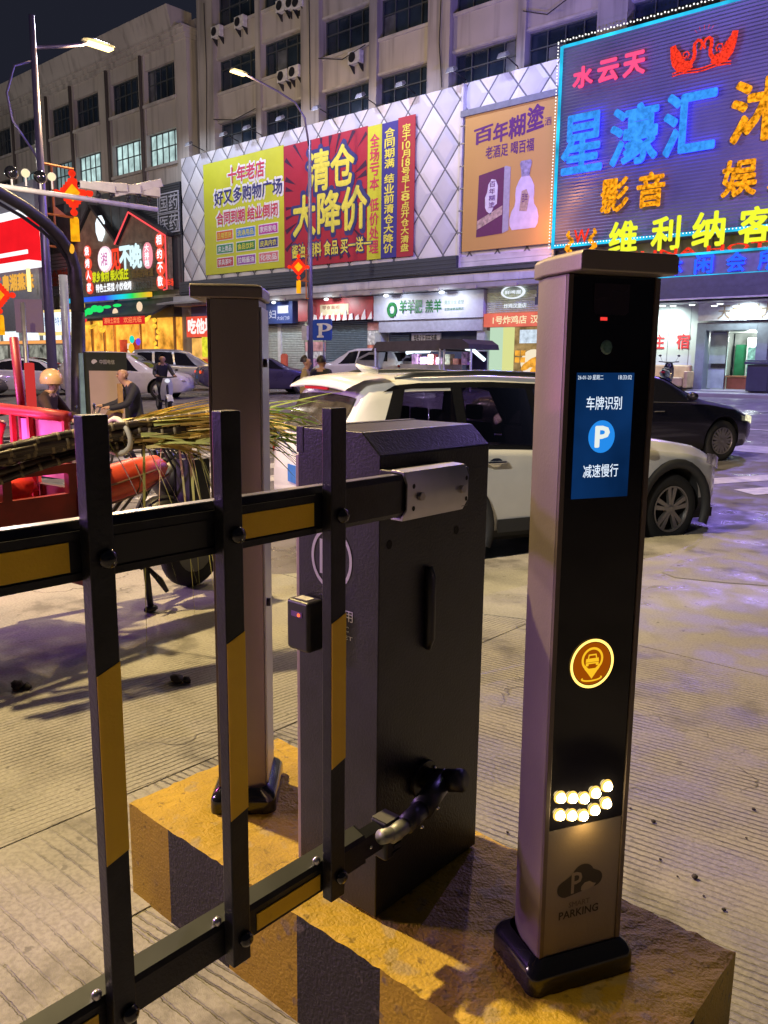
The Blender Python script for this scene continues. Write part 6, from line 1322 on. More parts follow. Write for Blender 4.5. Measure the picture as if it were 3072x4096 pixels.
mb = MB(); mb.box(.545, .555, -.42, .0, .95, 1.27); mb.build('pink_panel', P('pink_sheet', (.62, .22, .36), .5, var=.3, scale=8), ct)
pz = loc_(128, 1640, 4.7); p1z = loc_(116, 1454, 4.7); mb = MB(); mb.tube([(pz.x, pz.y, .5), pz, p1z], .028, 8); mb.build('red_pole', E('red_lit_pole', (.75, .05, .045), .8), ct)
# front: tank/seat wrapped in red, engine, fork, wheel, handlebar
mb = MB(); mb.smooth = True; rows = []
for x, r1, z in ((.60, .06, .84), (.66, .105, .85), (.82, .115, .87), (1.05, .11, .91), (1.22, .085, .94), (1.29, .03, .95)): rows.append([Vector((x, -.34+r1*1.1*math.cos(R(a)), z+r1*math.sin(R(a)))) for a in range(0, 361, 20)])
mb.grid(rows); tk = mb.build('red_tank', P('tank_red', (.62, .06, .02), .4, var=.3, scale=6), ct)
mb = MB()
for dz in (-.075, .03): mb.tube([(.62, -.45, .85+dz), (.82, -.465, .87+dz), (1.05, -.46, .91+dz), (1.26, -.41, .945+dz*.5)], .007, 5)
for x, z in ((.76, .865), (1.0, .905)): mb.tube([(x, -.43, z-.09), (x, -.47, z), (x, -.43, z+.09)], .006, 5)
mb.build('tank_strap', P('strap_brown', (.20, .09, .04), .5), tk)
mb = MB(); mb.box(.56, .60, -.5, .3, .35, .90); mb.tube([(.5, -.3, .42), (1.45, -.06, .40), (1.72, 0, .62)], .035, 8); mb.tube([(.5, .3, .42), (1.45, .06, .40)], .035, 8); mb.build('chassis', REDD, ct)
mb = MB(); mb.ball((.95, -.05, .48), (.2, .16, .14), 12, 8); mb.tube([(.85, -.12, .5), (1.1, -.16, .42), (1.15, -.16, .40)], .05, 8)
for k in range(5): mb.box(1.06+k*.03, 1.075+k*.03, -.14, .14, .44, .62)
mb.tube([(1.2, -.1, .55), (1.35, -.08, .75), (1.5, -.1, .95)], .02, 6); mb.tube([(1.1, .1, .5), (1.4, .1, .8), (1.6, .05, .95)], .015, 6); mb.tube([(1.05, -.14, .62), (1.3, -.2, .9), (1.55, -.22, 1.02)], .010, 5); mb.build('engine', ENG, ct)
mb = MB(); mb.tube([(1.78, -.09, .30), (1.62, -.09, .72), (1.55, -.08, 1.0)], .03, 8); mb.tube([(1.78, .09, .30), (1.62, .09, .72), (1.55, .08, 1.0)], .03, 8)
mb.tube([(1.40, -.38, 1.06), (1.52, -.2, 1.04), (1.55, 0, 1.02), (1.52, .2, 1.04), (1.40, .38, 1.06)], .016, 8); mb.ball((1.40, -.38, 1.06), (.06, .025, .025), 8, 6); mb.box(1.60, 1.70, -.10, .10, .78, .98); mb.ball((1.72, 0, .90), (.05, .10, .10), 12, 8); mb.box(1.50, 1.62, -.32, -.22, .72, 1.0); mb.ball((1.55, -.10, .82), (.13, .17, .15), 12, 8); mb.box(1.42, 1.6, -.42, -.30, .70, .98); mb.ball((1.38, -.2, .62), (.16, .14, .12), 10, 7)
for k in range(6): mb.tube([(1.3+k*.05, -.3+.03*(k % 3), 1.08), (1.36+k*.05, -.36, .92), (1.42+k*.04, -.28, .72)], .009, 5)
mb.build('front_fork', ENG, ct)
for x, y in ((1.80, 0), (-.95, -.40), (-.95, .40)):
    mb = MB(); mb.smooth = True; g = lambda u, v, d, x=x, y=y: (x+u, y+d, .28+v); mb.lathe([(.17, -.05), (.25, -.055), (.28, -.02), (.28, .02), (.25, .055), (.17, .05)], g, 28); w_ = mb.build('wheel', RUBBER, ct)
    mb = MB(); mb.lathe([(.0, -.03), (.17, -.045), (.17, .045), (0, .03)], g, 16); mb.build('rim', P('rim_dull', (.12, .12, .12), .4, .6), w_)
mb = MB(); mb.smooth = True; mb.grid([[Vector((1.80+.33*math.cos(R(a)), f*.075, .28+.33*math.sin(R(a))-.02*f*f)) for f in (-1, -.5, 0, .5, 1)] for a in range(30, 171, 14)]); mb.build('mudguard', ENG, ct, fixn=False)
ft = Mi @ (atz(604, 2450, 0)-O_); mb = MB(); mb.tube([(ft.x-.02, ft.y+.02, .42), (ft.x, ft.y, .03)], .02, 8); mb.tube([(ft.x-.01, ft.y, .30), (ft.x+.07, ft.y-.02, .20), (ft.x+.12, ft.y-.02, .12)], [.012, .022, .015], 8); mb.tube([(ft.x-.01, ft.y, .33), (ft.x-.08, ft.y-.02, .31)], .010, 6); mb.ball((ft.x, ft.y, .025), (.055, .03, .025), 10, 7); mb.build('stand', ENG, ct)
# cargo lit pink
foam = MB(); foam.box(-1.5, .05, -.40, .12, .54, .96); fo = foam.build('foam_box', P('foam_white', (.75, .70, .74), .7, var=.1), None, loc=(0, 0, 0)); 
def place_(o, lab, cat, grp=None):
    o.matrix_world = Matrix.Translation(O_) @ Matrix.Rotation(R(97), 4, 'Z'); tag(o, lab, cat, grp); return o
place_(fo, 'white foam crate glowing pink inside the bed of the red tricycle', 'crate')
sk = MB(); sk.smooth = True; sk.ball((.28, -.22, .92), (.17, .18, .10), 16, 10); r3 = random.Random(4)
for v in sk.v: v += Vector((r3.uniform(-1, 1), r3.uniform(-1, 1), r3.uniform(-1, 1)))*.025
place_(sk.build('sack', P('red_plastic_sack', (.68, .04, .03), .35, var=.4, scale=10)), 'crumpled red plastic sack beside the foam crate in the tricycle bed', 'sack')
sk = MB(); sk.smooth = True; sk.ball((.72, -.30, 1.03), (.14, .13, .08), 14, 9)
for v in sk.v: v += Vector((r3.uniform(-1, 1), r3.uniform(-1, 1), r3.uniform(-1, 1)))*.03
place_(sk.build('plastic_bag', P('lilac_bag', (.60, .52, .66), .4, var=.3, scale=10)), 'pale lilac plastic bag lying between the cane bundle and the red tank', 'bag')
lamp('cart_lamp', 'POINT', O_+Matrix.Rotation(R(97), 3, 'Z') @ Vector((-.35, .20, 1.14)), 22, (1, .16, .62), size=.04)
lamp('cart_lamp', 'POINT', O_+Matrix.Rotation(R(97), 3, 'Z') @ Vector((.35, .10, 1.12)), 9, (1, .12, .5), size=.04)
# sugar cane bundle: dark jointed stalks, dry leaves and green tips
sc_ = thing('sugar_cane_bundle', 'dark sugar cane stalks with dry yellow leaves and green tips on the tricycle', 'sugar cane', (-4.2, 2.2, 1.0), R(97), local=True); O2 = Vector((-4.2, 2.2, 1.0))
M2 = Matrix.Rotation(R(97), 3, 'Z').inverted()
def L2(px, py, D): return M2 @ (atd(px, py, D)-O2)
cane = P('cane_dark', (.035, .022, .018), .4, var=.6, scale=14); cn2 = P('cane_node', (.22, .17, .10), .6, var=.3)
mb = MB(); nodes = MB(); rr = random.Random(21)
A0, A1 = L2(-60, 1880, 3.9), L2(430, 1748, 4.2); A2 = L2(790, 1712, 4.4)
for k in range(17):
    oy, oz = rr.uniform(-.09, .09), rr.uniform(-.075, .075); q0 = A0+Vector((rr.uniform(-.3, .1), oy*1.2, oz*1.3)); q1 = A1+Vector((0, oy, oz*.8)); q2 = A2+Vector((rr.uniform(-.15, .1), oy, oz*1.1)); pts = [q0, q0.lerp(q1, .5)+Vector((0, 0, .01)), q1, q1.lerp(q2, .5), q2]
    mb.tube(pts, .019, 7)
    for j in range(13):
        f = (j+rr.random()*.5)/13; seg_ = f*4; i_ = int(seg_); p = pts[i_].lerp(pts[i_+1], seg_-i_); d = (pts[i_+1]-pts[i_]).normalized(); nodes.tube([p-d*.007, p+d*.007], .0222, 7)
k_ = len(mb.v); mb.v += nodes.v; mb.f += [[k_+i for i in f] for f in nodes.f]; mb.mi += [1]*len(nodes.f); mb.sm += nodes.sm; mb.build('stalks', [cane, cn2], sc_)
c0 = A1.lerp(A2, .10); mb = MB(); mb.tube([c0+Vector((.01*math.sin(a*.7), .105*math.cos(a*.349), .09*math.sin(a*.349))) for a in range(19)], .014, 7, False); mb.build('tie_cord', P('cord_white', (.62, .56, .46), .7), sc_)
def leaf(mb, p, d, ln, wd, droop, tw=0):
    n = 7; d = d.normalized(); sd_ = d.cross(Vector((0, 0, 1))).normalized(); sd_ = (sd_*math.cos(tw)+Vector((0, 0, 1))*math.sin(tw)); P_ = []
    for i in range(n+1):
        t = i/n; c = p+d*(ln*t)+Vector((0, 0, -droop*t*t)); w_ = wd*(1-t*.9)*(.6+.4*math.sin(t*3.1)); P_.append([c-sd_*w_, c+Vector((0, 0, -w_*.3)), c+sd_*w_])
    mb.grid(P_)
dry = MB(); dry.smooth = True; grn = MB(); grn.smooth = True
DL = [P('leaf_straw', (.78, .60, .24), .6, var=.3, scale=9), P('leaf_brown', (.46, .31, .13), .65, var=.3, scale=9), P('leaf_olive', (.46, .45, .13), .6, var=.3, scale=9)]
Xd = (A2-A1).normalized()
for k in range(210):
    f = rr.random(); p = A1.lerp(A2, .18+f*.95)+Vector((0, rr.uniform(-.12, .12), rr.uniform(-.07, .08))); d = Xd+Vector((0, rr.uniform(-.22, .22), rr.uniform(-.08, .13))); dry.mat(rr.choice((0, 0, 1, 2))); leaf(dry, p, d, rr.uniform(.35, .62), rr.uniform(.010, .022), rr.uniform(0, .16), rr.uniform(-1.2, 1.2))
for k in range(9):
    p = A1.lerp(A2, .1+.2*rr.random())+Vector((0, rr.uniform(-.05, .05), .05)); dry.mat(2 if k % 2 else 0); leaf(dry, p, Xd+Vector((0, rr.uniform(-.05, .2), .16+.12*rr.random())), .55, .013, .05, .8)
for k in range(16):
    p = A2+Xd*rr.choice((rr.uniform(-.14, -.02), rr.uniform(-.5, .0)))+Vector((0, 0, rr.uniform(-.05, .05))); dry.mat(rr.choice((0, 2))); leaf(dry, p, Xd*rr.uniform(.0, .35)+Vector((rr.uniform(-.1, .1), rr.uniform(-.1, .1), -.5)), rr.uniform(.4, .8), .014, rr.uniform(.2, .5), rr.uniform(-1, 1))
dry.build('dry_leaves', DL, sc_, fixn=False)
GL = [P('leaf_green', (.12, .22, .04), .5, var=.35, scale=9), P('leaf_lime', (.22, .28, .06), .5, var=.3, scale=9)]
for k in range(48):
    p = A2+Xd*rr.uniform(.25, .5)+Vector((0, rr.uniform(-.15, .15), rr.uniform(-.12, .1))); grn.mat(k % 2); leaf(grn, p, Xd+Vector((0, rr.uniform(-.5, .5), rr.uniform(-.8, .25))), rr.uniform(.25, .5), rr.uniform(.009, .016), rr.uniform(.0, .25), rr.uniform(-1.2, 1.2))
grn.build('green_leaves', GL, sc_, fixn=False)
# ================================================================ foreground: island, barrier, kiosks, cart
def rough_paint(name, c, wear_c, wear=.55, bump=1.0):
    m_ = bpy.data.materials.new(name); m_.use_nodes = True; t = m_.node_tree; b = t.nodes['Principled BSDF']; L = t.links.new; N = t.nodes.new
    tc = N('ShaderNodeTexCoord')
    def noise(s, d=6):
        n = N('ShaderNodeTexNoise'); n.inputs['Scale'].default_value = s; n.inputs['Detail'].default_value = d; L(tc.outputs['Object'], n.inputs['Vector']); return n.outputs['Fac']
    a, f, bg_ = noise(14, 9), noise(120, 5), noise(2.2, 4)
    r = N('ShaderNodeValToRGB'); r.color_ramp.elements[0].position = .34; r.color_ramp.elements[1].position = .66; r.color_ramp.elements[0].color = (*[x*.68 for x in c], 1); r.color_ramp.elements[1].color = (*[min(1, x*1.15) for x in c], 1); L(bg_, r.inputs['Fac'])
    mr = N('ShaderNodeMapRange'); mr.inputs['From Min'].default_value = wear; mr.inputs['From Max'].default_value = wear+.07; L(a, mr.inputs['Value'])
    mx = N('ShaderNodeMix'); mx.data_type = 'RGBA'; L(mr.outputs['Result'], mx.inputs[0]); L(r.outputs['Color'], mx.inputs[6]); mx.inputs[7].default_value = (*wear_c, 1)
    sp = N('ShaderNodeMapRange'); sp.inputs['From Min'].default_value = .30; sp.inputs['From Max'].default_value = .38; sp.inputs['To Min'].default_value = .75; sp.inputs['To Max'].default_value = 0; L(noise(38, 4), sp.inputs['Value'])
    mx2 = N('ShaderNodeMix'); mx2.data_type = 'RGBA'; L(sp.outputs['Result'], mx2.inputs[0]); L(mx.outputs[2], mx2.inputs[6]); mx2.inputs[7].default_value = (*[x*.35 for x in c], 1)
    L(mx2.outputs[2], b.inputs['Base Color']); b.inputs['Roughness'].default_value = .62
    h = N('ShaderNodeMath'); h.operation = 'MULTIPLY_ADD'; L(a, h.inputs[0]); h.inputs[1].default_value = 1.0; L(f, h.inputs[2])
    bp = N('ShaderNodeBump'); bp.inputs['Strength'].default_value = bump; bp.inputs['Distance'].default_value = .006; L(h.outputs[0], bp.inputs['Height']); L(bp.outputs['Normal'], b.inputs['Normal']); MATS[name] = m_; return m_
YP = rough_paint('kerb_yellow', (.56, .36, .022), (.30, .22, .10), .60, .6); YP_T = rough_paint('kerb_yellow_top', (.54, .35, .022), (.40, .29, .09), .58, .8); BP = rough_paint('kerb_black', (.022, .019, .018), (.10, .085, .07), .63)
X0, X1, Y0, Y1, HI = -2.045, -.475, 1.18, 1.765, .30
isl = MB(); rr = random.Random(11)
nx, ny = 70, 26
def topz(i, j): return HI+rr.uniform(-.0022, .0022)
isl.mat(0); isl.grid([[Vector((X0+(X1-X0)*i/nx, Y0+(Y1-Y0)*j/ny, topz(i, j)-(rr.uniform(.0, .006) if i in (0, nx) or j in (0, ny) else 0))) for j in range(ny+1)] for i in range(nx+1)])
top = [[isl.v[i*(ny+1)+j] for j in range(ny+1)] for i in range(nx+1)]
SK = {0: None}
def skirt(pts, cls):
    for a, b_ in zip(pts, pts[1:]):
        m_ = (a+b_)/2; isl.mat(cls(m_)); k = 6
        isl.grid([[Vector((q.x, q.y, q.z*(1-t/k)-.02*(t/k))) for t in range(k+1)] for q in (a, b_)])
fb = lambda p: 2 if (-1.84 < p.x < -1.585) or (-1.30 < p.x < -1.035) or (-.76 < p.x < -.49) else 1
skirt([top[i][0] for i in range(nx+1)], fb); skirt([top[i][ny] for i in range(nx+1)], fb)
skirt(top[0], lambda p: 1); skirt(top[nx], lambda p: 2 if p.y < 1.52 else 1)
ISL = tag(isl.build('traffic_island', [YP_T, YP, BP], loc=(-1.26, 1.47, 0)), 'long concrete kerb island painted yellow and black under the barrier and both kiosks', 'island')
# ---- barrier cabinet
CAB = P('cabinet_charcoal', (.024, .024, .030), .34, .1, var=.35, scale=9, bump=.16, bscale=150, detail=9); 
cab = thing('barrier_cabinet', 'charcoal barrier gate cabinet with slanted shoulders standing in the middle of the island', 'cabinet', (-1.29, 1.49, .3))
cx0, cx1, cy0, cy1 = -1.41, -1.15, 1.29, 1.70; zt = 1.455
mb = MB(); mb.prism([(cx0, .305), (cx1, .305), (cx1, zt-.048), (cx1-.055, zt), (cx0, zt)], lambda u, v, d: (u, d, v), cy0, cy1); mb.build('housing', CAB, cab, .003)
mb = MB(); mb.box(cx0-.004, cx0+.02, cy0-.0015, cy1, zt-.06, zt+.002); mb.build('lid_edge', CAB, cab, .002)
mb = MB(); mb.box(cx0-.012, cx0-.0005, cy0+.003, cy1-.01, .33, zt-.065); mb.build('side_door', P('cabinet_door', (.42, .34, .31), .4, .2), cab, .002)
PRT = P('printed_white', (.62, .60, .64), .5, var=.06)
# printed emblem and lettering on the face towards the road
yy = cy0-.0018; f2 = lambda u, v, d: (u, d, v)
mb = MB(); ec = (-1.297, 1.158); rx_, rz2 = .066, .074
ring = [(ec[0]+rx_*math.cos(R(a)), ec[1]+rz2*math.sin(R(a))) for a in range(0, 361, 8)]; inn = [(ec[0]+(rx_-.008)*math.cos(R(a)), ec[1]+(rz2-.009)*math.sin(R(a))) for a in range(0, 361, 8)]
mb.grid([[Vector((u, yy, v)) for u, v in ring], [Vector((u, yy, v)) for u, v in inn]]); mb.box(-1.335, -1.319, yy, yy+.0005, 1.118, 1.20); mb.build('printed_emblem', PRT, cab, fixn=False)
text('小区专用', 'lettering', PRT, cab, -1.352, -1.228, 1.018, 1.046, yy, .004); text('AUTOMATIC', 'lettering', PRT, cab, -1.352, -1.24, .993, 1.006, yy, .004); text('BRAKE JET', 'lettering', PRT, cab, -1.337, -1.228, .972, .984, yy, .004)
mb = MB(); mb.fprism([(-1.312+.013*math.cos(a*.45), 1.326+.017*math.sin(a*.45)) for a in range(14)], yy, yy+.0008); mb.build('green_sticker', P('sticker_green', (.10, .28, .10), .5), cab)
# details of the face with the pivot
HOLE = P('dark_hole', (.004, .004, .004), .8)
fx = lambda u, v, d: (d, u, v)
mb = MB()
for y_, z_ in ((1.322, 1.209), (1.57, 1.206)):
    mb = MB(); mb.prism([(y_+.009*math.cos(a*.628), z_+.011*math.sin(a*.628)) for a in range(10)], fx, cx1+.0003, cx1+.0012); mb.build('bolt_hole', HOLE, cab)
mb = MB(); mb.tube([(cx1+.006, 1.46, .935), (cx1+.012, 1.46, .96), (cx1+.012, 1.459, 1.11), (cx1+.006, 1.459, 1.135)], [.009, .013, .013, .009], 10); mb.build('door_handle', BLACK, cab)
# receiver box on the road face
mb = MB(); mb.box(-1.392, -1.315, 1.232, 1.286, .935, 1.058); rb = mb.build('receiver_box', P('receiver_black', (.018, .017, .02), .38), cab, .010, 3)
mb = MB(); mb.box(-1.372, -1.336, 1.2305, 1.2318, 1.019, 1.031); mb.build('indicator_window', P('indicator_violet', (.16, .06, .30), .3), rb)
mb = MB(); mb.ball((-1.346, 1.230, 1.0245), (.0055, .002, .0045), 10, 6); mb.build('indicator_light', E('indicator_red', (1, .16, .05), 1.6), rb)
mb = MB(); mb.box(-1.375, -1.335, 1.245, 1.270, 1.0582, 1.0590); mb.build('sticker', P('sticker_pale', (.6, .58, .5), .5, var=.5, scale=60), rb)
# lower pivot: flange, T-pipe, telescopic strut
pv = thing('support_strut', 'black pipe hinge with telescopic strut joining the cabinet to the lower rail', 'strut', (-1.1, 1.45, .55))
STR = P('strut_black', (.022, .022, .025), .38, .3)
pc = atx(1690, 3112, -1.146); mb = MB(); mb.tube([pc, pc+Vector((.012, 0, 0))], .048, 24); mb.build('flange', STR, pv, .002)
e1 = atx(1850, 3122, -1.03); p1_ = pc+Vector((.012, 0, 0))
mb = MB(); mb.tube([p1_, p1_.lerp(e1, .62)], [.028, .026], 16); mb.tube([p1_.lerp(e1, .6), e1], [.027, .027], 16); mb.build('hinge_pipe', STR, pv)
j0 = p1_.lerp(e1, .45); j1 = atx(1660, 3270, -1.045); j2 = atx(1560, 3345, -1.05)
mb = MB(); mb.tube([j0, j0.lerp(j1, .8)], [.027, .027], 16); mb.build('outer_tube', STR, pv); mb = MB(); mb.tube([j0.lerp(j1, .8), j1.lerp(j2, .4)], .022, 16); mb.build('inner_tube', P('strut_grey', (.05, .05, .055), .4, .4), pv)
mb = MB(); mb.tube([j1.lerp(j2, .35), j2], .018, 14); mb.tube([j2+Vector((.0, -.03, .012)), j2+Vector((.0, .028, -.004))], .016, 14); mb.build('knuckle', P('knuckle_grey', (.30, .31, .27), .45, .5), pv)
mb = MB()
for p in (pc+Vector((.014, .03, .022)), pc+Vector((.014, -.028, -.028)), j1+Vector((.02, 0, -.015)), j0.lerp(j1, .6)+Vector((.025, .01, -.01))): mb.ball(p, .0045, 8, 6)
mb.build('screw', CHROME, pv)
# ---- barrier fence
FEN = P('fence_charcoal', (.020, .021, .026), .36, .35, var=.35, scale=14, bump=.1, bscale=160, detail=9); YREF = P('reflective_yellow', (.95, .58, .02), .42, var=.06, scale=5, bump=.1, bscale=200); ALU = P('bare_aluminium', (.42, .41, .45), .35, .85, var=.12, scale=12); EDG = P('pale_metal', (.55, .54, .58), .28, .85, var=.1)
fen = thing('barrier_fence', 'lowered charcoal and yellow fence arm of the barrier gate reaching to the left', 'barrier', (-1.08, 1.1, .3))
xf, xb = -1.068, -1.108
ya, yb = -.35, 1.29
arm_prof = [(xf, 1.298), (xf, 1.366), (xf-.008, 1.376), (xb+.008, 1.376), (xb, 1.366), (xb, 1.298), (xb+.008, 1.288), (xf-.008, 1.288)]
mb = MB(); mb.prism(arm_prof, lambda u, v, d: (u, d, v), ya, yb+.18); mb.build('upper_arm', FEN, fen)
mb = MB(); mb.box(xb+.01, xf-.01, ya, 1.26, 1.3763, 1.3772); mb.build('arm_lit_top', EDG, fen)  # light along the top of the arm put into a pale strip
mb = MB(); mb.box(xf+.0003, xf+.004, ya, 1.018, 1.352, 1.364); mb.box(xf+.0003, xf+.004, ya, 1.018, 1.292, 1.303); mb.build('strip_frame', FEN, fen)
for a, b_, m_ in ((.30, .541, YREF), (.605, .775, P('strip_black', (.022, .022, .025), .4)), (.835, 1.014, YREF), (-.05, .28, MATS['strip_black'])):
    mb = MB(); mb.box(xf+.0004, xf+.0025, a, b_, 1.306, 1.349); mb.build('reflective_strip', m_, fen)
lo = [(xf, .548), (xf, .602), (xf-.004, .612), (xb+.006, .622), (xb, .616), (xb, .548)]
mb = MB(); mb.prism(lo, lambda u, v, d: (u, d, v), ya, 1.165); mb.build('lower_rail', FEN, fen)
mb = MB(); mb.add([(xf-.0035, ya, .6128), (xf-.0035, 1.16, .6128), (xb+.006, 1.16, .6229), (xb+.006, ya, .6229)], [(0, 1, 2, 3)]); mb.build('rail_lit_top', P('rail_lit_grey', (.20, .21, .215), .35, .7), fen, fixn=False)  # lit sloping top of the rail painted as a paler sheet
mb = MB(); mb.prism([(xf-.006, .55), (xf-.006, .60), (xb+.008, .607), (xb+.008, .55)], lambda u, v, d: (u, d, v), 1.166, 1.245); mb.build('rail_end', FEN, fen)
for a, b_ in ((.30, .545), (.865, 1.028)):
    mb = MB(); mb.box(xf+.0004, xf+.0025, a, b_, .556, .590); mb.build('reflective_strip', YREF, fen)
mb = MB()
for y_, z_ in ((1.18, .578), (1.215, .582)): mb.ball((xf+.001, y_, z_), .004, 8, 6)
mb.build('rivet', CHROME, fen)
cl = MB(); cl.box(xb-.004, xf+.006, 1.225, 1.275, .52, .612); ck = cl.build('rail_clamp', STR, fen, .008, 3)
mb = MB()
for k in range(5): mb.box(xf+.0065, xf+.0095, 1.245+k*.004, 1.273, .528+k*.016, .537+k*.016)
mb.build('clamp_rib', BLACK, ck); mb = MB(); mb.tube([(xf+.006, 1.262, .592), (xf+.012, 1.262, .592)], .0075, 10); mb.build('clamp_bolt', CHROME, ck)
mb = MB(); mb.quad((xb, 1.228, .613), (xf+.004, 1.228, .613), (xf+.004, 1.272, .613), (xb, 1.272, .613)); mb.build('clamp_plate', P('clamp_grey', (.22, .22, .2), .4, .5), ck)
posts = [(.558, .597, 1.527, .610-.06, (1.158, .857)), (.790, .829, 1.525, .545, (1.148, .828)), (1.034, 1.073, 1.522, .535, (1.125, .830)), (.322, .361, 1.529, .545, (1.16, .86)), (.086, .125, 1.529, .545, (1.16, .86))]
for y0_, y1_, zt_, zb_, (r1_, r0_) in posts[:3]+posts[3:4]:
    if y1_ < .4: continue
    mb = MB(); mb.box(-1.066, -1.040, y0_, y1_, .535, zt_); po_ = mb.build('post', FEN, fen, .0025)
    s_ = .012; mb = MB(); mb.prism([(y0_+.0005, r0_-.006), (y1_-.0005, r0_+.006), (y1_-.0005, r1_+.008), (y0_+.0005, r1_-.006)], lambda u, v, d: (d, u, v), -1.0399, -1.0390); mb.build('reflective_band', YREF, po_)
    for z_ in (1.323, .583):
        mb = MB(); ym = (y0_+y1_)/2; mb.ball((-1.036, ym+.006, z_), (.011, .0145, .0145), 16, 10); mb.build('bolt_cap', P('bolt_black', (.012, .012, .014), .18, coat=.3), po_)
    mb = MB(); mb.ball((-1.070, y0_-.012, .622), (.008, .009, .009), 10, 6); mb.build('rail_knob', EDG, po_)
# silver clamp plate holding the arm
BR = [(1.272, 1.288), (1.272, 1.374), (1.30, 1.382), (1.478, 1.382), (1.492, 1.362), (1.494, 1.298), (1.478, 1.276), (1.284, 1.280)]
mb = MB(); zl = [(xf+.010, 1.303), (xf+.010, 1.358), (xf-.001, 1.382), (xb+.004, 1.384), (xb+.004, 1.379), (xf-.006, 1.377), (xf+.004, 1.356), (xf+.004, 1.305), (xf-.008, 1.285), (xb+.004, 1.282), (xb+.004, 1.278), (xf-.004, 1.278)]
mb.prism(zl, lambda u, v, d: (u, d, v), 1.272, 1.486); br_ = mb.build('arm_bracket', ALU, fen, .0015)
mb = MB(); mb.box(cx1+.0005, xb+.0, 1.285, 1.50, 1.275, 1.38); mb.box(xb+.0005, xf+.002, 1.470, 1.497, 1.285, 1.376); mb.build('pivot_block', STR, fen, .004)
mb = MB()
for y_, z_ in ((1.292, 1.352), (1.292, 1.305), (1.478, 1.352), (1.478, 1.305)): mb.prism([(y_+.0045*math.cos(a*.628), z_+.0055*math.sin(a*.628)) for a in range(10)], fx, xf+.0102, xf+.0107)
mb.build('plate_hole', HOLE, br_)
for y_, z_ in ((1.312, 1.329), (1.458, 1.329)):
    mb = MB(); mb.prism([(y_+.0095*math.cos(a*1.0472), z_+.0095*math.sin(a*1.0472)) for a in range(6)], fx, xf+.0102, xf+.019); mb.build('hex_bolt', P('zinc_bolt', (.34, .32, .31), .4, .8), br_, .0008)
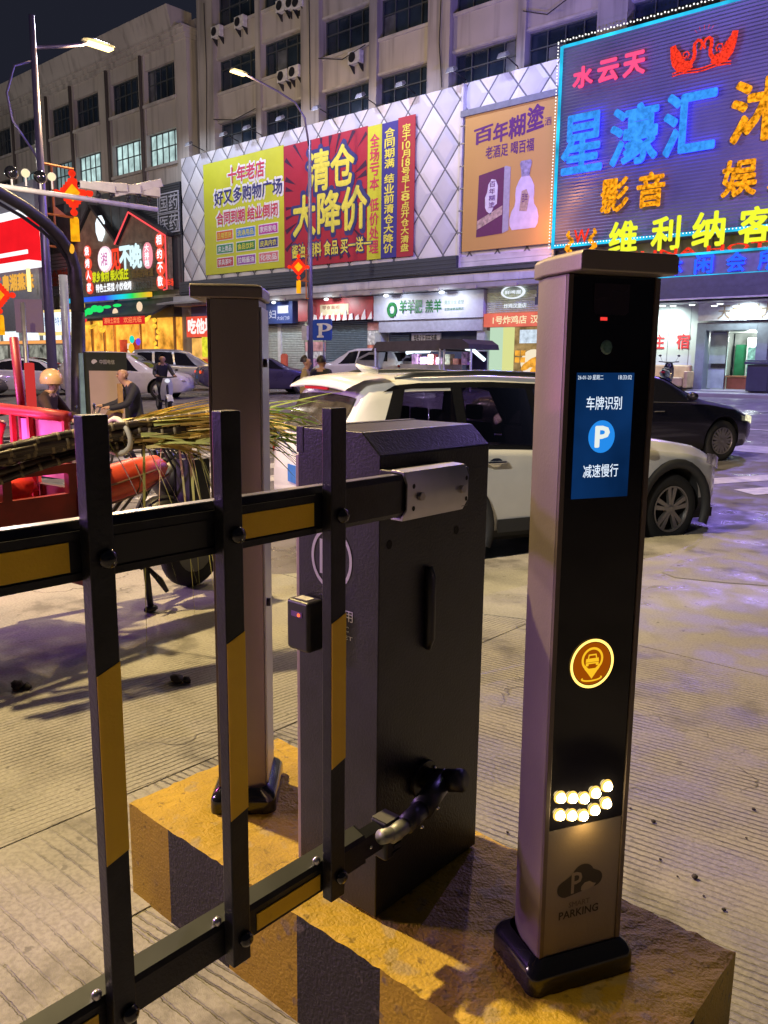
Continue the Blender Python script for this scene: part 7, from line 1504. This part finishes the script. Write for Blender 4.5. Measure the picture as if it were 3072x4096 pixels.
# ---- kiosks (local frame: x across the front, -y = front, z up)
CHAMP = P('champagne_aluminium', (.27, .225, .20), .42, .45, var=.05, scale=4, bump=.06, bscale=160); GLB = P('black_glass', (.008, .0075, .010), .10, var=.02, spec=.35); BASEM = P('glossy_black_base', (.010, .010, .011), .16, var=.1, coat=.4)
SCRB = E('screen_blue', (.003, .022, .085), 1.0, var=.35, scale=7); SCRW = E('screen_white', (.75, .86, 1.0), 1.1); SCRP = E('screen_disc', (.02, .26, .82), 1.0)
AMB = E('amber_ring', (1, .62, .13), 2.2); AMB2 = E('amber_icon', (1, .56, .02), 1.0); AMBG = E('amber_glow_disc', (.42, .085, .002), .75); LEDW = E('led_warm', (1, .78, .38), 34, True)
def kiosk(label, loc, rz_, front=True):
    t = thing('parking_kiosk', label, 'kiosk', loc, rz_, 'parking kiosks on the island', local=True)
    HW, D1, D2, BW, Hc = .1010, .070, .128, .083, 1.467
    prof = [(-HW, 0), (HW, 0), (HW, D1), (BW, D2), (-BW, D2), (-HW, D1)]
    mb = MB(); mb.zprism(prof, .02, Hc); mb.build('column', CHAMP, t, .003)
    # cap
    cp = [(-HW-.004, -.052), (HW+.004, -.052), (HW+.005, D1+.002), (BW+.005, D2+.010), (-BW-.005, D2+.010), (-HW-.005, D1+.002)]
    mb = MB(); n = len(cp); ins = [(u*.95, -.056+(v+.056)*.95) for u, v in cp]
    mb.add([(u, v, Hc+.0005) for u, v in cp]+[(u, v, Hc+.030) for u, v in cp]+[(u, v, Hc+.037) for u, v in ins], [list(range(n))[::-1]]+[(i, (i+1) % n, n+(i+1) % n, n+i) for i in range(n)]+[(n+i, n+(i+1) % n, 2*n+(i+1) % n, 2*n+i) for i in range(n)]+[list(range(2*n, 3*n))]); mb.build('cap', CHAMP, t, .004)
    # moulded base skirt
    def rr_poly(gx_, gy0, gy1):
        o_ = []
        for cx_, cy_, r_, a0 in ((-gx_+.026, gy0+.026, .026, 180), (gx_-.026, gy0+.026, .026, 270), (gx_-.032, gy1-.032, .032, 0), (-gx_+.032, gy1-.032, .032, 90)):
            o_ += [(cx_+r_*math.cos(R(a0+k*18)), cy_+r_*math.sin(R(a0+k*18))) for k in range(6)]
        return o_
    lv = [(HW+.030, -.032, D2+.032, 0), (HW+.030, -.032, D2+.032, .036), (HW+.027, -.029, D2+.029, .046), (HW+.020, -.022, D2+.022, .056), (HW+.004, -.008, D2+.006, .070)]
    mb = MB(); mb.smooth = True; rows = [[Vector((u, v, z)) for u, v in rr_poly(a, b_, c)]+[Vector((*rr_poly(a, b_, c)[0], z))] for a, b_, c, z in lv]; mb.grid(rows); mb.build('base', BASEM, t)
    # back door with lock
    mb = MB(); mb.box(-BW+.006, BW-.006, D2+.0005, D2+.006, .075, Hc-.02); bd_ = mb.build('back_door', P('door_aluminium', (.46, .45, .47), .38, .55, var=.05), t, .001)
    for z_ in (1.30, .62):
        mb = MB(); mb.tube([(.045, D2+.006, z_), (.045, D2+.016, z_)], .012, 14); mb.build('lock', P('lock_black', (.02, .02, .03), .3, .4), bd_)
    fy = -.004; fc = lambda u, v, d: (u, d, v)
    # front: frame strips, black glass, lower plate
    FR = P('bronze_edge', (.16, .125, .11), .4, .5)
    for s in (-1, 1):
        mb = MB(); mb.box(s*HW-(0 if s < 0 else .0105), s*HW+(.0105 if s < 0 else 0), -.008, -.0005, .072, Hc-.001); mb.build('front_edge', FR, t, .001)
    mb = MB(); mb.box(-HW+.0115, HW-.0115, fy, -.0006, .362, Hc-.001); gp = mb.build('glass_panel', GLB, t)
    mb = MB(); mb.box(-HW+.0115, HW-.0115, fy, -.0006, .070, .3605); lp_ = mb.build('lower_plate', CHAMP, t)
    if not front: return t
    y = fy-.0012
    # camera window, infrared dot
    mb = MB(); mb.fprism([(-.037, 1.396), (.027, 1.396), (.034, 1.402), (.034, 1.452), (-.044, 1.452), (-.044, 1.402)], y-.0003, y); mb.build('camera_window', P('smoked_window', (.022, .013, .022), .25), gp)
    mb = MB(); mb.fprism([(-.028, 1.3855), (-.013, 1.3855), (-.013, 1.3915), (-.028, 1.3915)], y-.0003, y); mb.build('indicator_light', E('kiosk_red', (1, .05, .04), 1.0), gp)
    mb = MB(); mb.lathe([(0, y-.003), (.013, y-.003), (.017, y)], lambda u, v, d: (-.011+u*.8, d, 1.337+v*.8), 18); mb.build('lens', P('lens_glass', (.10, .20, .17), .08, var=.5, scale=80, coat=.6), gp)
    # screen
    sx0, sx1, sz0, sz1 = -.0735, .0545, 1.052, 1.290
    mb = MB(); mb.box(sx0, sx1, y-.0004, y, sz0, sz1); scn = mb.build('screen', SCRB, gp)
    ys = y-.0012
    text('26-01-20 星期二', 'lettering', SCRW, scn, sx0+.002, sx0+.058, 1.277, 1.286, ys, .0, fn=fc); text('18:33:02', 'lettering', SCRW, scn, sx1-.036, sx1-.006, 1.2775, 1.2855, ys, .0, fn=fc)
    text('车牌识别', 'lettering', SCRW, scn, -.050, .029, 1.221, 1.246, ys, .006, fn=fc); text('减速慢行', 'lettering', SCRW, scn, -.050, .029, 1.092, 1.117, ys, .006, fn=fc)
    mb = MB(); mb.fprism([(-.0125+.0295*math.cos(a*.1963), 1.170+.031*math.sin(a*.1963)) for a in range(32)], ys, ys+.0005); mb.build('screen_disc', SCRP, scn)
    text('P', 'lettering', E('screen_p', (.86, .92, .86), .95), scn, -.026, .003, 1.151, 1.189, ys-.0008, .04, fn=fc)
    # lit emblem: ring, pin and car
    ex, ez = -.0065, .7145; mb = MB(); K = 48
    o = [Vector((ex+.051*math.cos(2*math.pi*k/K), ys, ez+.0515*math.sin(2*math.pi*k/K))) for k in range(K+1)]; i_ = [Vector((ex+.0455*math.cos(2*math.pi*k/K), ys, ez+.046*math.sin(2*math.pi*k/K))) for k in range(K+1)]
    mb.grid([o, i_]); em = mb.build('lit_ring', AMB, gp, fixn=False)
    mb = MB(); mb.fprism([(ex+.044*math.cos(a*.2618), ez+.0445*math.sin(a*.2618)) for a in range(24)], ys+.0005, ys+.0009); mb.build('glow_disc', AMBG, em)
    mb = MB(); pin = [(ex+.0255*math.cos(R(a)), ez+.009+.0255*math.sin(R(a))) for a in range(-30, 211, 10)]; pin2 = [(ex+.0205*math.cos(R(a)), ez+.009+.0205*math.sin(R(a))) for a in range(-30, 211, 10)]
    mb.grid([[Vector((u, ys, v)) for u, v in pin], [Vector((u, ys, v)) for u, v in pin2]])
    mb.add([(pin[0][0], ys, pin[0][1]), (pin2[0][0], ys, pin2[0][1]), (ex, ys, ez-.017), (pin2[-1][0], ys, pin2[-1][1]), (pin[-1][0], ys, pin[-1][1]), (ex, ys, ez-.032)], [(0, 1, 2, 5), (5, 2, 3, 4)])
    mb.add([(ex-.018, ys, ez-.010), (ex+.018, ys, ez-.010), (ex, ys, ez-.030)], [(0, 1, 2)]); mb.build('pin_symbol', AMB2, em, fixn=False)
    mb = MB(); P1 = [(ex+.025*math.cos(R(a)), ez-.031+.007*math.sin(R(a))) for a in range(-200, 21, 10)]; P2 = [(ex+.021*math.cos(R(a)), ez-.030+.0045*math.sin(R(a))) for a in range(-200, 21, 10)]; mb.grid([[Vector((u, ys, v)) for u, v in P1], [Vector((u, ys, v)) for u, v in P2]]); mb.build('pin_ring', AMB2, em, fixn=False)
    mb = MB(); zc2 = ez+.009
    for q in ([(-.011, .002), (-.009, .010), (.009, .010), (.011, .002), (.0085, .002), (.0072, .0075), (-.0072, .0075), (-.0085, .002)], [(-.0145, .002), (.0145, .002), (.0155, -.005), (-.0155, -.005)], [(-.015, -.006), (-.008, -.006), (-.009, -.012), (-.015, -.012)], [(.008, -.006), (.015, -.006), (.015, -.012), (.009, -.012)], [(-.008, -.006), (.008, -.006), (.008, -.0085), (-.008, -.0085)]): mb.fprism([(ex+u, zc2+v*1.1) for u, v in q], ys-.0002, ys+.0002)
    mb.build('car_symbol', AMB2, em)
    # two rows of LED lamps with a kink
    for row, z0_ in enumerate((.434, .395)):
        for k, (u, dz) in enumerate(((-.0662, 0), (-.0375, -.006), (-.0092, -.0125), (.0182, -.005), (.0465, .0045))):
            g_ = lambda a, b_, d: (u+a, d, z0_+dz+b_); mb = MB(); mb.smooth = True; mb.lathe([(0, y-.0125), (.005, y-.0118), (.0085, y-.0085), (.0105, y-.003)], g_, 18); ld = mb.build('led_lamp', LEDW, t); mb = MB(); mb.lathe([(.0105, y-.003), (.0132, y-.0015), (.0142, y+.001)], g_, 18); mb.build('led_halo', E('led_halo_amber', (1, .58, .12), 1.5), ld)  # amber halo round each lamp added as a glowing ring
    # printed cloud emblem and lettering on the plate
    INK = P('plate_ink', (.030, .022, .018), .5); yp = fy-.0006
    cl_ = []
    for cx_, cz_, r_, a0, a1 in ((.028, .229, .0205, -90, 62), (.000, .2445, .026, 20, 165), (-.040, .219, .0215, 105, 270)):
        cl_ += [(cx_+r_*math.cos(R(a)), cz_+r_*.92*math.sin(R(a))) for a in range(a0, a1+1, 9)]
    mb = MB(); mb.fprism(cl_, yp-.0003, yp); ce = mb.build('cloud_emblem', INK, lp_)
    PLI = P('plate_light', (.30, .245, .21), .45, .3)
    text('P', 'lettering', PLI, ce, -.028, -.003, .206, .253, yp-.0009, .015, fn=fc)
    mb = MB(); mb.fprism([(-.004, .208), (.001, .206), (.026, .209), (.033, .217), (.025, .2195), (.017, .225), (.005, .2245), (-.003, .217)], yp-.0009, yp-.0006); mb.build('car_symbol', PLI, ce)
    text('SMART', 'lettering', P('plate_ink_faint', (.12, .09, .075), .5), lp_, -.032, .020, .173, .185, yp-.0003, .01, fn=fc); text('PARKING', 'lettering', INK, lp_, -.055, .042, .149, .167, yp-.0003, .025, fn=fc)
    return t
# front-left corner of the near kiosk panel at (-.80, 1.442), front runs along 62 degrees
ang = R(61.87); tdir = Vector((math.cos(ang), math.sin(ang), 0)); org = Vector((-.7085, 1.4545, .3))
kR = kiosk('parking kiosk with lit blue screen and amber lamps at the near end of the island', org, ang)
ang2 = R(43+180); n2 = Vector((math.cos(R(133)), math.sin(R(133)), 0))
camr = Vector((.75, .66, 0)); vdir = Vector((-.66, .75, 0)); kR.rotation_mode = 'QUATERNION'; kR.rotation_quaternion = Quaternion(vdir, -.0075) @ Quaternion((0, 0, 1), ang)
kL = kiosk('parking kiosk turned away, brown side and silver door at the far end of the island', (-1.879, 1.419, .3), R(-47-0), False)
# kiosk lamps light the plate below
fnv = Vector((tdir.y, -tdir.x, 0)); lamp('kiosk_led_light', 'SPOT', org+fnv*.034-tdir*.008+Vector((0, 0, .372)), .35, (1, .60, .15), org+fnv*.004-tdir*.008+Vector((0, 0, .30)), 0, 165, 1.0)
# ---- pebbles on the slab
PB = P('pebble', (.045, .040, .042), .8, var=.3)
for k, (px, py, s_, lab) in enumerate(((2778, 3514, .011, 'largest dark pebble on the grooved slab right of the near kiosk'), (2613, 3290, .009, 'dark pebble just right of the amber lamps of the near kiosk'), (3014, 3240, .007, 'pebble near the right edge, level with the amber lamps'), (2641, 3440, .005, 'small pebble left of the largest one'), (2895, 3642, .007, 'pebble just above the right corner of the island'), (2815, 3586, .004, 'tiny pebble between the largest one and the island corner'), (2522, 3236, .005, 'small pebble touching the right edge of the near kiosk'), (2030, 3332, .006, 'pebble left of the near kiosk in the gap beside the cabinet'), (2985, 3353, .004, 'tiny pebble high on the right side of the slab'), (2710, 3508, .004, 'tiny pebble just left of the largest one'))):
    p = atz(px, py, .002); mb = MB(); r3 = random.Random(k); mb.ball((p.x, p.y, p.z+s_*.6), (s_, s_*.8, s_*.7), 8, 6)
    for v in mb.v: v += Vector((r3.uniform(-1, 1), r3.uniform(-1, 1), r3.uniform(-.5, .5)))*s_*.18
    tag(mb.build('pebble', PB, loc=(p.x, p.y, p.z)), lab, 'pebble', 'pebbles on the concrete slab')
for px, py, lab in ((710, 2726, 'dark clod lying on the lit concrete between the two left fence posts'), (70, 2752, 'dark clod lying in shadow at the left edge')):
    p = atz(px, py, .003); mb = MB(); r3 = random.Random(px); mb.ball((p.x, p.y, .018), (.045, .03, .02), 10, 7); mb.ball((p.x+.04, p.y+.03, .014), (.03, .02, .016), 8, 6)
    for v in mb.v: v += Vector((r3.uniform(-1, 1), r3.uniform(-1, 1), r3.uniform(-.5, .5)))*.006
    tag(mb.build('clod', PB, loc=(p.x, p.y, 0)), lab, 'clod', 'dark clods on the concrete')
